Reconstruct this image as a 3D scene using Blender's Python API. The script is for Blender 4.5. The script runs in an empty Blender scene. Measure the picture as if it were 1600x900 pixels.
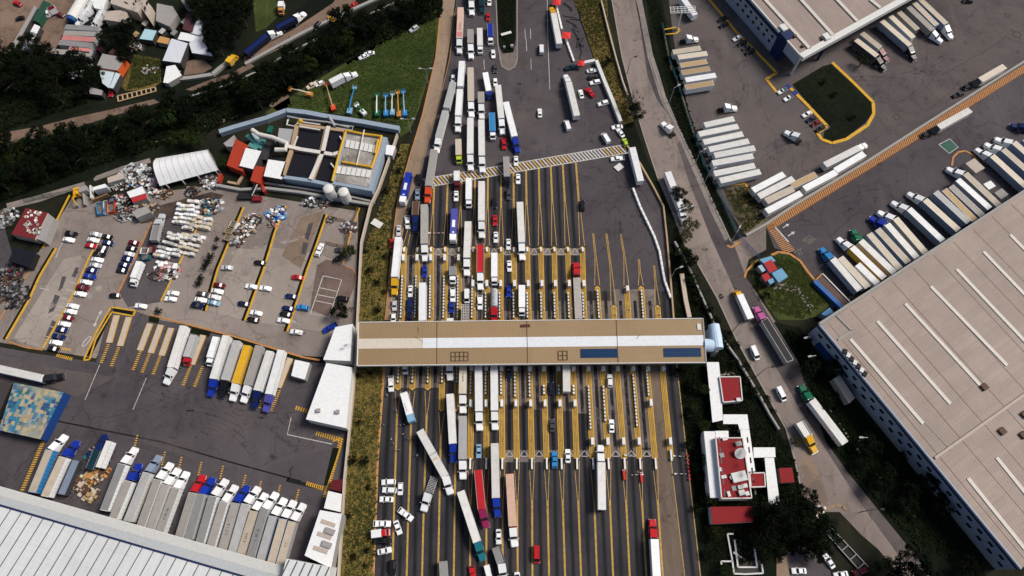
import bpy, bmesh, math, random
from mathutils import Vector, Matrix
SC = bpy.context.scene
COL = SC.collection
rnd = random.Random(7)
rad = math.radians
# ---------------------------------------------------------------- camera
CAM_H, TILT, FPX = 228.0, rad(23.2), 1067.0      # drone height (m), tilt from straight down, focal length in 1600-px units
cd = bpy.data.cameras.new('camera'); cam = bpy.data.objects.new('camera', cd); COL.objects.link(cam)
cd.sensor_width = 36.0; cd.lens = 36.0 * FPX / 1600.0; cd.clip_start = 1.0; cd.clip_end = 6000.0
cam.location = (0, 0, CAM_H); cam.rotation_euler = (TILT, 0, 0)
SC.camera = cam
# ---------------------------------------------------------------- light
SUN_EL, SUN_AZ = rad(50), rad(72)     # azimuth clockwise from +Y (up in the photograph)
w = bpy.data.worlds.new('World'); SC.world = w; w.use_nodes = True
nt = w.node_tree; bg = nt.nodes['Background']
sky = nt.nodes.new('ShaderNodeTexSky'); sky.sky_type = 'NISHITA'; sky.sun_disc = False
sky.sun_elevation = SUN_EL; sky.sun_rotation = SUN_AZ; sky.air_density = 1.0; sky.dust_density = 3.0; sky.ozone_density = 1.0
nt.links.new(sky.outputs[0], bg.inputs[0]); bg.inputs[1].default_value = 0.064
sd = bpy.data.lights.new('sun', 'SUN'); sun = bpy.data.objects.new('sun', sd); COL.objects.link(sun)
sd.energy = 2.4; sd.angle = rad(20.0); sd.color = (1.0, 0.945, 0.87)
dirv = Vector((math.sin(SUN_AZ) * math.cos(SUN_EL), math.cos(SUN_AZ) * math.cos(SUN_EL), math.sin(SUN_EL)))
sun.rotation_euler = dirv.to_track_quat('Z', 'Y').to_euler(); sun.location = (200, 60, 300)
SC.view_settings.view_transform = 'Standard'; SC.view_settings.look = 'None'
SC.view_settings.exposure = 0.56; SC.view_settings.gamma = 1.0; SC.view_settings.use_curve_mapping = False
SC.cycles.max_bounces = 5; SC.cycles.diffuse_bounces = 2; SC.cycles.glossy_bounces = 2; SC.cycles.transparent_max_bounces = 6
SC.cycles.use_denoising = True
# ---------------------------------------------------------------- survey: photograph pixel (1600x900) -> point of the place at height z
CT, ST = math.cos(TILT), math.sin(TILT)
REG = [0.0, 0.0, 1.0]
def reg(ox=0, oy=0, s=1): REG[:] = [ox, oy, float(s)]
def P(x, y, z=0.0):
 u = REG[0] + x / REG[2]; v = REG[1] + y / REG[2]
 a = (u - 800.0) / FPX; b = (450.0 - v) / FPX
 d = Vector((a, b * CT + ST, b * ST - CT))
 return Vector((0, 0, CAM_H)) + d * ((z - CAM_H) / d.z)
def PP(pts, z=0.0): return [P(x, y, z) for x, y in pts]
def ABS(fn, *a): pass
# ---------------------------------------------------------------- materials
MATS = {}
def nodes(name):
 m = bpy.data.materials.new(name); m.use_nodes = True
 n = m.node_tree; b = n.nodes['Principled BSDF']
 return m, n, b
def tx(n, kind, **kw):
 t = n.nodes.new(kind)
 for k, v in kw.items():
  if k in t.inputs.keys(): t.inputs[k].default_value = v
  else: setattr(t, k, v)
 return t
def c4(c): return (c[0], c[1], c[2], 1.0)
def mix(n, a, b, fac, mode='MIX'):
 m = n.nodes.new('ShaderNodeMix'); m.data_type = 'RGBA'; m.blend_type = mode
 for sock, val in ((m.inputs[6], a), (m.inputs[7], b), (m.inputs[0], fac)):
  if hasattr(val, 'is_output'): n.links.new(val, sock)
  else: sock.default_value = val if isinstance(val, (int, float)) else c4(val)
 return m.outputs[2]
def ramp(n, src, p0, p1, v0=0.0, v1=1.0):
 r = n.nodes.new('ShaderNodeMapRange'); r.inputs[1].default_value = p0; r.inputs[2].default_value = p1
 r.inputs[3].default_value = v0; r.inputs[4].default_value = v1; r.clamp = True
 n.links.new(src, r.inputs[0]); return r.outputs[0]
def noise(n, vec, scale, detail=4, rough=.6):
 t = n.nodes.new('ShaderNodeTexNoise'); t.inputs['Scale'].default_value = scale
 t.inputs['Detail'].default_value = detail; t.inputs['Roughness'].default_value = rough
 if vec is not None: n.links.new(vec, t.inputs['Vector'])
 return t.outputs[0]
def objco(n, scale=None, rotz=0.0, rand=False):
 tc = n.nodes.new('ShaderNodeTexCoord'); out = tc.outputs['Object']
 if rand:
  oi = n.nodes.new('ShaderNodeObjectInfo'); a = n.nodes.new('ShaderNodeVectorMath'); a.operation = 'MULTIPLY_ADD'
  n.links.new(oi.outputs['Random'], a.inputs[0]); a.inputs[1].default_value = (97, 53, 31); n.links.new(out, a.inputs[2]); out = a.outputs[0]
 if scale is not None or rotz:
  mp = n.nodes.new('ShaderNodeMapping'); mp.inputs['Scale'].default_value = scale or (1, 1, 1); mp.inputs['Rotation'].default_value = (0, 0, rotz)
  n.links.new(out, mp.inputs[0]); out = mp.outputs[0]
 return out
def bump(n, b, src, strength=.3, dist=.05):
 bp = n.nodes.new('ShaderNodeBump'); bp.inputs['Strength'].default_value = strength; bp.inputs['Distance'].default_value = dist
 n.links.new(src, bp.inputs['Height']); n.links.new(bp.outputs[0], b.inputs['Normal'])
def noise_col(n, vec, scale):
 t = n.nodes.new('ShaderNodeTexNoise'); t.inputs['Scale'].default_value = scale; t.inputs['Detail'].default_value = 3; n.links.new(vec, t.inputs['Vector']); return t.outputs[1]
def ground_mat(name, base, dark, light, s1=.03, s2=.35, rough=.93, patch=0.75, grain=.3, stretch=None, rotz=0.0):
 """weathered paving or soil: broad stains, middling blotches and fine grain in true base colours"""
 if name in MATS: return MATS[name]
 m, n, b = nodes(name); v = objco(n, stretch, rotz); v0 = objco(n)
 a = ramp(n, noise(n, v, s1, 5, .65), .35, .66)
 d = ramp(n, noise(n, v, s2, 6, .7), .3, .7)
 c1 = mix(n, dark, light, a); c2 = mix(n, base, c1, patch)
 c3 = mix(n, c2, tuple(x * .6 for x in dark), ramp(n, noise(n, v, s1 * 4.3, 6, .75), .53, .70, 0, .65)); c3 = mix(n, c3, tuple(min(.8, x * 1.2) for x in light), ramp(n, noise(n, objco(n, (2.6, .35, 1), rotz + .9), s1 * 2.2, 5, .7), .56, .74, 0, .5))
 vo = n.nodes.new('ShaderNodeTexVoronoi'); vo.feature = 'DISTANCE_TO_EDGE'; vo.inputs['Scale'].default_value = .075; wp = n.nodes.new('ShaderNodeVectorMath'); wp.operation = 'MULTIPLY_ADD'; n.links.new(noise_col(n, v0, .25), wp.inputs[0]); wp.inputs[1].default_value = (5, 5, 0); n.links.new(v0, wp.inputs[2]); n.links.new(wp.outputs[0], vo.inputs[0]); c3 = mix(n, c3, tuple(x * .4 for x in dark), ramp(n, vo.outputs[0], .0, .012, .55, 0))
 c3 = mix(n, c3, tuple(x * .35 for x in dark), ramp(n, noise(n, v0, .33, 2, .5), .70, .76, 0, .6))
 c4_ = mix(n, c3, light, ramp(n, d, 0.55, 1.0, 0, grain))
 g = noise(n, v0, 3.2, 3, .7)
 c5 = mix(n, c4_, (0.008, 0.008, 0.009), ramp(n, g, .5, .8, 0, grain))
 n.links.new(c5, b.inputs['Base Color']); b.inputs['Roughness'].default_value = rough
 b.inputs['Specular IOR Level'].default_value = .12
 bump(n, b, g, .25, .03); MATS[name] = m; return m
COLORS = dict(white=(.82, .82, .81), offwhite=(.67, .65, .61), cream=(.60, .52, .40), beige=(.46, .39, .30), tan=(.42, .29, .15), orange=(.55, .24, .05),
 yellow=(.70, .38, .015), lime=(.42, .55, .04), red=(.45, .012, .018), orangered=(.62, .07, .015), maroon=(.13, .008, .016), magenta=(.22, .012, .07), pink=(.45, .10, .28),
 blue=(.008, .03, .30), darkblue=(.006, .016, .09), navy=(.006, .010, .035), lightblue=(.22, .40, .55), skyblue=(.03, .22, .50), teal=(.01, .14, .18), green=(.01, .13, .06), darkteal=(.006, .03, .04),
 grey=(.24, .235, .23), lightgrey=(.40, .395, .385), palegrey=(.50, .50, .50), warmgrey=(.34, .31, .28), darkgrey=(.05, .05, .055), black=(.009, .009, .011), silver=(.50, .51, .53), brown=(.10, .05, .03),
 peach=(.60, .38, .28), salmon=(.55, .20, .18), periwinkle=(.07, .07, .32), bluegrey=(.22, .27, .36))
WORD = dict(offwhite='off-white', orangered='orange-red', darkblue='dark blue', lightblue='light blue', skyblue='bright blue', darkteal='dark teal', lightgrey='light grey', palegrey='pale grey',
 warmgrey='warm grey', darkgrey='dark grey', bluegrey='blue-grey')
def word(c): return WORD.get(c, c)
def paint(cname, rough=.35, dirt=.25, metal=0.0, dscale=.8, kind='paint'):
 key = f'{kind}_{cname}_{rough}_{dirt}'
 if key in MATS: return MATS[key]
 col = COLORS[cname] if isinstance(cname, str) else cname
 m, n, b = nodes(f'{kind}_{cname}'); v = objco(n, rand=True)
 oi = n.nodes.new('ShaderNodeObjectInfo')
 grime = tuple(x * .45 + .02 for x in col)
 c = mix(n, col, grime, ramp(n, noise(n, v, dscale, 5, .7), .42, .78, 0, dirt))
 val = n.nodes.new('ShaderNodeHueSaturation'); n.links.new(c, val.inputs['Color'])
 n.links.new(ramp(n, oi.outputs['Random'], 0, 1, .86, 1.05), val.inputs['Value'])
 n.links.new(val.outputs[0], b.inputs['Base Color']); b.inputs['Roughness'].default_value = rough; b.inputs['Metallic'].default_value = metal; b.inputs['Specular IOR Level'].default_value = .3
 MATS[key] = m; return m
def roofpaint(cname):
 """trailer roof: sheet with cross ribs, streaks of dirt, faded patches"""
 key = 'troof_' + cname
 if key in MATS: return MATS[key]
 col = COLORS[cname]; m, n, b = nodes('roof_sheet_' + cname); v = objco(n, rand=True); vs = objco(n, (.25, 2.2, 1), rand=True)
 oi = n.nodes.new('ShaderNodeObjectInfo'); grime = tuple(x * .62 for x in col)
 c = mix(n, col, grime, ramp(n, noise(n, v, .5, 6, .7), .42, .75, 0, .55))
 c = mix(n, c, tuple(min(.8, x * 1.18) for x in col), ramp(n, noise(n, vs, .9, 4, .7), .5, .75, 0, .6))
 c = mix(n, c, (.06, .05, .045), ramp(n, noise(n, vs, 2.1, 4, .7), .62, .85, 0, .5))
 wv = n.nodes.new('ShaderNodeTexWave'); wv.inputs['Scale'].default_value = .52; wv.bands_direction = 'X'; tc = objco(n); n.links.new(tc, wv.inputs[0])
 c = mix(n, c, grime, ramp(n, wv.outputs[1], .8, 1.0, 0, .35))
 val = n.nodes.new('ShaderNodeHueSaturation'); n.links.new(c, val.inputs['Color']); n.links.new(ramp(n, oi.outputs['Random'], 0, 1, .84, 1.06), val.inputs['Value'])
 n.links.new(val.outputs[0], b.inputs['Base Color']); b.inputs['Roughness'].default_value = .55; b.inputs['Specular IOR Level'].default_value = .2
 bump(n, b, wv.outputs[1], .25, .03); MATS[key] = m; return m
def plain(name, col, rough=.6, metal=0.0, spec=.18):
 if name in MATS: return MATS[name]
 m, n, b = nodes(name); v = objco(n)
 c = mix(n, col, tuple(x * .7 for x in col), ramp(n, noise(n, v, 1.3, 4, .65), .4, .75, 0, .5))
 n.links.new(c, b.inputs['Base Color']); b.inputs['Roughness'].default_value = rough; b.inputs['Metallic'].default_value = metal
 b.inputs['Specular IOR Level'].default_value = spec
 MATS[name] = m; return m
GLASS = plain('dark_glass', (.010, .012, .016), .12, 0, .5); RUBBER = plain('tyre_rubber', (.012, .012, .013), .85); CHASSIS = plain('chassis_black', (.018, .017, .017), .7)
CHROME = plain('bright_metal', (.55, .56, .58), .3, .8); GALV = plain('galvanised_steel', (.42, .43, .44), .5, .3); LAMPW = plain('headlamp_lens', (.7, .7, .7), .15)
REDLENS = plain('red_lens', (.35, .01, .01), .25); WOOD = plain('bare_wood', (.22, .13, .06), .8); SKIN = plain('skin', (.35, .18, .11), .6)
# ---------------------------------------------------------------- mesh builder
class MB:
 def __init__(s): s.v = []; s.f = []; s.mi = []; s.cur = 0
 def m(s, i): s.cur = i; return s
 def face(s, ids): s.f.append(tuple(ids)); s.mi.append(s.cur)
 def pts(s, L): k = len(s.v); s.v.extend([tuple(p) for p in L]); return list(range(k, k + len(L)))
 def quad(s, a, b, c, d): s.face(s.pts([a, b, c, d])); return s
 def poly(s, L): s.face(s.pts(L)); return s
 def box(s, x0, x1, y0, y1, z0, z1):
  return s.hexa([(x0, y0, z0), (x1, y0, z0), (x1, y1, z0), (x0, y1, z0)], [(x0, y0, z1), (x1, y0, z1), (x1, y1, z1), (x0, y1, z1)])
 def hexa(s, B, T):
  i = s.pts(list(B) + list(T))
  for q in ((3, 2, 1, 0), (4, 5, 6, 7), (0, 1, 5, 4), (1, 2, 6, 5), (2, 3, 7, 6), (3, 0, 4, 7)): s.face([i[k] for k in q])
  return s
 def prism(s, poly, z0, z1, top=True, bottom=False):
  n = len(poly); A = s.pts([(p[0], p[1], z0) for p in poly]); B = s.pts([(p[0], p[1], z1) for p in poly])
  area = sum(poly[i][0] * poly[(i + 1) % n][1] - poly[(i + 1) % n][0] * poly[i][1] for i in range(n))
  rev = area < 0
  for i in range(n):
   j = (i + 1) % n; q = [A[i], A[j], B[j], B[i]]
   s.face(q[::-1] if rev else q)
  if top: s.face(B[::-1] if rev else B)
  if bottom: s.face(A if rev else A[::-1])
  return s
 def bar(s, p, q, wd, ht=None):
  """square bar from p to q"""
  p = Vector(p); q = Vector(q); d = q - p
  if d.length < 1e-6: return s
  d.normalize(); up = Vector((0, 0, 1)) if abs(d.z) < .95 else Vector((0, 1, 0))
  r = d.cross(up).normalized(); u = r.cross(d); ht = ht or wd; r = r * wd / 2; u = u * ht / 2
  return s.hexa([p - r - u, p + r - u, p + r + u, p - r + u], [q - r - u, q + r - u, q + r + u, q - r + u])
 def tube(s, path, radii, n=8, cap=True):
  path = [Vector(p) for p in path]
  if not isinstance(radii, (list, tuple)): radii = [radii] * len(path)
  rings = []
  for i, p in enumerate(path):
   d = (path[min(i + 1, len(path) - 1)] - path[max(i - 1, 0)]).normalized()
   up = Vector((0, 0, 1)) if abs(d.z) < .9 else Vector((1, 0, 0))
   r = d.cross(up).normalized(); u = r.cross(d)
   rings.append(s.pts([p + (r * math.cos(t) + u * math.sin(t)) * radii[i] for t in [2 * math.pi * k / n for k in range(n)]]))
  for a, b in zip(rings, rings[1:]):
   for k in range(n): s.face([a[k], a[(k + 1) % n], b[(k + 1) % n], b[k]])
  if cap: s.face(rings[0][::-1]); s.face(rings[-1])
  return s
 def cyl(s, c, r, z0, z1, n=12, r2=None): return s.tube([(c[0], c[1], z0), (c[0], c[1], z1)], [r, r if r2 is None else r2], n)
 def loft(s, secs):
  """secs: list of (x, [(y,z)...]) closed rings"""
  rings = [s.pts([(x, y, z) for y, z in ring]) for x, ring in secs]; n = len(rings[0])
  for a, b in zip(rings, rings[1:]):
   for k in range(n): s.face([a[k], b[k], b[(k + 1) % n], a[(k + 1) % n]])
  s.face(rings[0]); s.face(rings[-1][::-1]); return s
 def mesh(s, name, mats):
  me = bpy.data.meshes.new(name); me.from_pydata(s.v, [], s.f)
  for mt in (mats if isinstance(mats, (list, tuple)) else [mats]): me.materials.append(mt)
  me.polygons.foreach_set('material_index', s.mi); me.update(); return me
 def build(s, name, mats, parent=None, world=False):
  if world and parent is not None:
   inv = (Matrix.Translation(parent.location) @ Matrix.Rotation(parent.rotation_euler.z, 4, 'Z')).inverted()
   s.v = [tuple(inv @ Vector(p)) for p in s.v]
  return place(s.mesh(name, mats), name, parent)
def fix_normals(me):
 b = bmesh.new(); b.from_mesh(me); bmesh.ops.recalc_face_normals(b, faces=b.faces); b.to_mesh(me); b.free(); return me
def place(me, name, parent=None, loc=(0, 0, 0), rotz=0.0):
 o = bpy.data.objects.new(name, me); COL.objects.link(o); o.location = loc; o.rotation_euler = (0, 0, rotz)
 if parent is not None: o.parent = parent
 return o
LABELS = {}
def tag(o, label, cat, group=None):
 o['label'] = label; o['category'] = cat
 if group: o['group'] = group
 LABELS.setdefault(label, []).append(o)
 return o
def thing(name, label, cat, loc=(0, 0, 0), rotz=0.0, group=None):
 o = bpy.data.objects.new(name, None); COL.objects.link(o); o.location = loc; o.rotation_euler = (0, 0, rotz); o.empty_display_size = .5
 return tag(o, label, cat, group)
def struct(name, mb, mt): o = mb.build(name, mt); o['kind'] = 'structure'; return o
def sheet(name, pts, z, mt, kind='structure'):
 """flat ground polygon from photograph pixels of the current region"""
 b = bmesh.new(); vs = [b.verts.new(P(x, y, 0).to_2d().to_3d() + Vector((0, 0, z))) for x, y in pts]; f = b.faces.new(vs)
 if f.normal.z < 0 or f.calc_area() and (f.normal_update() or f.normal.z < 0): f.normal_flip()
 bmesh.ops.triangulate(b, faces=b.faces[:]); me = bpy.data.meshes.new(name); b.to_mesh(me); b.free(); me.materials.append(mt)
 o = place(me, name); o['kind'] = kind; return o
def inpoly(x, y, poly):
 c = False; n = len(poly)
 for i in range(n):
  x0, y0 = poly[i][0], poly[i][1]; x1, y1 = poly[i - 1][0], poly[i - 1][1]
  if (y0 > y) != (y1 > y) and x < (x1 - x0) * (y - y0) / (y1 - y0) + x0: c = not c
 return c
def scatter(poly, n, r=rnd):
 xs = [p[0] for p in poly]; ys = [p[1] for p in poly]; out = []; k = 0
 while len(out) < n and k < n * 40:
  k += 1; x = r.uniform(min(xs), max(xs)); y = r.uniform(min(ys), max(ys))
  if inpoly(x, y, poly): out.append((x, y))
 return out
def strip(mb, pts, wd, z, w2=None):
 """ribbon along world points (2D) of width wd at height z"""
 L = [Vector((p[0], p[1], 0)) for p in pts]; pa = []
 for i, p in enumerate(L):
  d = (L[min(i + 1, len(L) - 1)] - L[max(i - 1, 0)]).normalized(); nrm = Vector((-d.y, d.x, 0)); ww = wd if w2 is None else wd + (w2 - wd) * i / (len(L) - 1)
  pa.append((p + nrm * ww / 2, p - nrm * ww / 2))
 for (a, b), (c, d) in zip(pa, pa[1:]):
  mb.quad((b.x, b.y, z), (d.x, d.y, z), (c.x, c.y, z), (a.x, a.y, z))
 return mb
def kerb(mb, pts, wd, z0, z1):
 for p, q in zip(pts, pts[1:]):
  p = Vector((p[0], p[1], 0)); q = Vector((q[0], q[1], 0)); d = (q - p).normalized(); nr = Vector((-d.y, d.x, 0)) * wd / 2
  mb.prism([p + nr, p - nr, q - nr, q + nr], z0, z1)
 return mb
# ================================================================ ground and paving
M_soil = ground_mat('soil_scrub', (.010, .012, .007), (.005, .007, .004), (.03, .028, .016), .02, .3)
M_lane = ground_mat('asphalt_road', (.036, .033, .038), (.020, .019, .023), (.060, .053, .055), .02, .22, stretch=(1, .35, 1))
M_mid = ground_mat('asphalt_yard', (.072, .062, .069), (.050, .043, .049), (.100, .086, .088), .018, .2)
M_east = ground_mat('asphalt_worn', (.096, .081, .079), (.066, .055, .057), (.132, .111, .104), .014, .18)
M_lot = ground_mat('lot_paving', (.215, .178, .155), (.145, .12, .106), (.29, .242, .21), .02, .2)
M_lotlight = ground_mat('lot_concrete', (.29, .245, .21), (.215, .18, .155), (.35, .30, .26), .025, .25)
M_conc = ground_mat('road_concrete', (.215, .172, .148), (.145, .118, .105), (.275, .225, .195), .03, .3, stretch=(1, .4, 1))
M_tan = ground_mat('tan_concrete', (.27, .19, .125), (.19, .135, .095), (.33, .24, .17), .03, .3, stretch=(1, .4, 1))
M_dirt = ground_mat('dirt_road', (.17, .11, .082), (.10, .068, .05), (.24, .165, .12), .03, .3)
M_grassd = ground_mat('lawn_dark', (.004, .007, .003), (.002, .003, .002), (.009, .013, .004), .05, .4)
M_grass = ground_mat('lawn_field', (.040, .060, .014), (.014, .025, .007), (.085, .098, .024), .022, .25)
M_verge = ground_mat('dry_verge', (.095, .072, .020), (.018, .024, .007), (.19, .135, .038), .055, .5, patch=.85, grain=.4)
M_pad = ground_mat('pale_pad', (.165, .135, .118), (.10, .083, .075), (.22, .18, .158), .05, .4)
M_walk = ground_mat('pavement_slabs', (.22, .185, .165), (.15, .13, .12), (.29, .25, .22), .05, .4)
def linepaint(name, col, wear=.5):
 m, n, b = nodes(name); v = objco(n)
 c = mix(n, col, tuple(x * .35 + .01 for x in col), ramp(n, noise(n, v, .9, 5, .75), .45, .72, 0, wear))
 n.links.new(c, b.inputs['Base Color']); b.inputs['Roughness'].default_value = .75; b.inputs['Specular IOR Level'].default_value = .2; return m
def fadepaint(name, col, p0, p1, sc=.35, amax=.85):
 """thin worn film: shows the ground through where it has worn away"""
 if name in MATS: return MATS[name]
 m, n, b = nodes(name); b.inputs['Base Color'].default_value = c4(col); b.inputs['Roughness'].default_value = .9; b.inputs['Specular IOR Level'].default_value = .2
 n.links.new(ramp(n, noise(n, objco(n), sc, 6, .7), p0, p1, 0, amax), b.inputs['Alpha']); MATS[name] = m; return m
M_yel = linepaint('yellow_road_paint', (.56, .34, .08), .85); M_wht = linepaint('white_road_paint', (.52, .50, .47), .8); M_org = linepaint('orange_road_paint', (.46, .21, .07), .7)
M_yk = linepaint('yellow_kerb_paint', (.60, .33, .03), .55); M_kerb = plain('kerb_concrete', (.27, .24, .21), .9)
M_blk = linepaint('black_road_paint', (.03, .03, .03), .4); M_stain = plain('tar_seal', (.012, .011, .012), .55)
reg()
g = MB().m(0).quad((-2500, -2500, 0), (2500, -2500, 0), (2500, 2500, 0), (-2500, 2500, 0)); struct('ground', g, M_soil)
# --- lane geometry of the toll road: x of every lane line at some rows of the survey
LY = [270, 390, 480, 590, 715, 900]
LX = [(648, 622, 609, 599, 590, 583), (662, 632, 629, 622.5, 618, 613), (672, 653, 651, 645, 640, 635.5), (679.5, 674, 674, 669, 664, 659.5), (700, 696, 695, 691, 688, 684.5),
 (722, 717.5, 717, 714, 711.5, 709), (742.5, 740, 739, 737, 735, 734.5), (762.5, 761, 761, 760, 760, 760), (783, 783, 782.5, 784, 785, 785.5), (802.5, 803, 804.5, 805.5, 807.5, 809),
 (822, 824, 826, 828, 831, 832), (842, 845, 847.5, 850, 854, 858), (861, 866, 868, 873, 877, 883), (880, 887, 890, 896, 901, 908), (901, 910, 912.5, 919.5, 926, 933),
 (915, 930, 935, 942.5, 950, 958), (930, 952, 959, 965, 975, 984), (950, 975, 981, 989, 999, 1010), (970, 997, 1004, 1012, 1023, 1035.5), (990, 1020, 1027.5, 1036, 1048, 1070), (1005, 1043, 1050, 1061, 1075, 1096)]
def lx(i, y):
 for a in range(len(LY) - 1):
  if y <= LY[a + 1] or a == len(LY) - 2:
   t = (y - LY[a]) / (LY[a + 1] - LY[a]); return LX[i][a] + (LX[i][a + 1] - LX[i][a]) * t
def LP(i, y, off=0.0): p = P(lx(i, y), y); return Vector((p.x + off, p.y, 0))
sheet('toll_road', [(717, -90), (713, 0), (700, 105), (683, 160), (670, 205), (655, 265), (636, 310), (622, 390), (609, 480), (599, 590), (590, 715), (583, 900), (579, 990),
 (1112, 990), (1096, 900), (1075, 715), (1061, 590), (1050, 480), (1043, 390), (1037, 325), (1020, 292), (980, 232), (968, 195), (930, 100), (905, 30), (890, -90)], .03, M_mid)
# lane surfaces: darker, oily middle of each lane (real staining), lighter edges
m, n, b = nodes('toll_lane_asphalt'); uv = n.nodes.new('ShaderNodeUVMap'); sx = n.nodes.new('ShaderNodeSeparateXYZ'); n.links.new(uv.outputs[0], sx.inputs[0])
v = objco(n); wob = noise(n, objco(n, (1, .12, 1)), .35, 4, .6)
mm = n.nodes.new('ShaderNodeMath'); mm.operation = 'MULTIPLY_ADD'; n.links.new(wob, mm.inputs[0]); mm.inputs[1].default_value = .22; n.links.new(sx.outputs[0], mm.inputs[2])
m2 = n.nodes.new('ShaderNodeMath'); m2.operation = 'SUBTRACT'; n.links.new(mm.outputs[0], m2.inputs[0]); m2.inputs[1].default_value = .61
m3 = n.nodes.new('ShaderNodeMath'); m3.operation = 'ABSOLUTE'; n.links.new(m2.outputs[0], m3.inputs[0])
oil = ramp(n, m3.outputs[0], .04, .19, 1, 0)
c = mix(n, (.048, .042, .045), (.024, .022, .026), ramp(n, noise(n, v, .05, 5, .7), .38, .62))
c = mix(n, c, (.006, .006, .008), oil); c = mix(n, c, (.062, .053, .050), ramp(n, noise(n, objco(n, (1.6, .1, 1)), .5, 5, .7), .55, .8, 0, .6))
gr = noise(n, v, 3.0, 3, .7); c = mix(n, c, (.008, .008, .009), ramp(n, gr, .5, .8, 0, .35))
n.links.new(c, b.inputs['Base Color']); b.inputs['Roughness'].default_value = .85; b.inputs['Specular IOR Level'].default_value = .3; bump(n, b, gr, .2, .03)
M_toll = m
bm = bmesh.new(); uvl = bm.loops.layers.uv.new('UVMap')
for i in range(20):
 ytop = 290 - .17 * (lx(i, 280) - 680) if i < 14 else 455
 ys = [ytop, 330, 390, 440, 480, 530, 590, 650, 715, 800, 900, 985]; ys = sorted(set(y for y in ys if y >= ytop))
 for a, c_ in zip(ys, ys[1:]):
  q = [LP(i, a), LP(i, c_), LP(i + 1, c_), LP(i + 1, a)]; f = bm.faces.new([bm.verts.new((p.x, p.y, .045)) for p in q])
  for lp, (uu, vv) in zip(f.loops, ((0, a), (0, c_), (1, c_), (1, a))): lp[uvl].uv = (uu, vv / 100)
me = bpy.data.meshes.new('toll_lane_surface'); bm.to_mesh(me); bm.free(); me.materials.append(M_toll); o = place(me, 'toll_lane_surface'); o['kind'] = 'structure'
# concrete bays set into the lanes
bays = MB()
def bay(i, y0, y1, ins=.35, z=.058): bays.quad(*[(p.x, p.y, z) for p in (LP(i, y0, ins), LP(i, y1, ins), LP(i + 1, y1, -ins), LP(i + 1, y0, -ins))])
for i in range(2, 14): bay(i, 388, 399)
for i in range(8, 19): bay(i, 486 if i < 12 else (452 if i > 15 else 470), 500)
for i, y1 in ((0, 606), (1, 606), (2, 606), (3, 606), (8, 632), (9, 634), (10, 640), (12, 642), (13, 646), (14, 712), (15, 714), (16, 714), (17, 700)): bay(i, 560, y1, .5)
tb = MB(); bays, kb = tb, bays; bay(18, 560, 985, .3); bays = kb; struct('tan_lane_paving', tb, ground_mat('tan_lane', (.15, .11, .082), (.10, .075, .06), (.20, .15, .112), .05, .35, stretch=(1, .3, 1)))
for i in range(7, 18): bay(i, 703, 714, .352, .061)
for i in (7, 8, 9, 10): bay(i, 714.1, 722)
for i in range(0, 8): bay(i, 399.2, 500, .5)
struct('concrete_road_bays', bays, M_pad)
oc = MB()
for i, ya, yb in [(k, 400, 502) for k in range(8)] + [(k, 470, 502) for k in range(8, 19)] + [(k, 570, 606) for k in range(4)] + [(k, 570, 712) for k in range(8, 19)]:
 if i == 18: yb = 500
 n_ = 8; strip(oc, [(LP(i, y, 0) + LP(i + 1, y, 0)) / 2 for y in [ya + (yb - ya) * k / n_ for k in range(n_ + 1)]], 1.15, .0635)
struct('oily_lane_centres', oc, fadepaint('lane_oil_film', (.012, .011, .012), .30, .55, .22, .85))
def chevrons(y0, y1, lanes):
 mb = MB()
 for i in lanes:
  a, b_, c_, d = LP(i, y0, 1.1), LP(i, y1, 1.1), LP(i + 1, y1, -1.1), LP(i + 1, y0, -1.1); top = (a + d) / 2
  for s, e in ((b_, top), (top, c_), ((b_ + c_) / 2 + Vector((-1, 0, 0)), (b_ + c_) / 2 + Vector((1, 0, 0)))): strip(mb, [s, e], .15, .066)
 return mb
struct('chevron_road_markings', chevrons(388, 398, range(3, 14)), M_wht)
struct('chevron_road_markings', chevrons(704, 713, range(7, 18)), M_wht)
# yellow lane lines
yl = MB(); NOSE_N = {15: 450, 16: 480, 17: 450, 18: 450, 19: 480}; TOP_N = {15: 365, 16: 365, 17: 366, 18: 405, 19: 415}
def nose_n(i): return NOSE_N.get(i, 388)
def nose_s(i): return 607 if i <= 3 else (640 if i <= 5 else 716)
HW = .95
for i in range(1, 20):
 yt = TOP_N.get(i, 290 - .17 * (lx(i, 280) - 680)); yn = nose_n(i); ym = yt + (yn - yt) * .45
 for s in (-1, 1):
  strip(yl, [LP(i, yt, s * .22), LP(i, ym, s * .26), LP(i, yn - 4, s * HW * .95)], .19, .064)
 if i < 15: strip(yl, [LP(i, yt), LP(i, ym)], .17, .0635)
 ys = nose_s(i); ym = ys + (65 if i > 5 else 40)
 if i < 19:
  for s in (-1, 1): strip(yl, [LP(i, ys + 4, s * HW * .95), LP(i, ym, s * .24), LP(i, 820, s * .2), LP(i, 985, s * .2)], .15, .064)
  strip(yl, [LP(i, ym), LP(i, 820), LP(i, 985)], .18, .0635)
 else: strip(yl, [LP(i, ys), LP(i, 800), LP(i, 985)], .18, .064)
for i in (0, 20): strip(yl, [LP(i, y, .3 if i == 0 else -.3) for y in ((330, 390, 480, 590, 715, 900, 985) if i == 0 else (480, 590, 715, 900, 985))], .22, .064)
struct('yellow_lane_markings', yl, M_yel)
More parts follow.
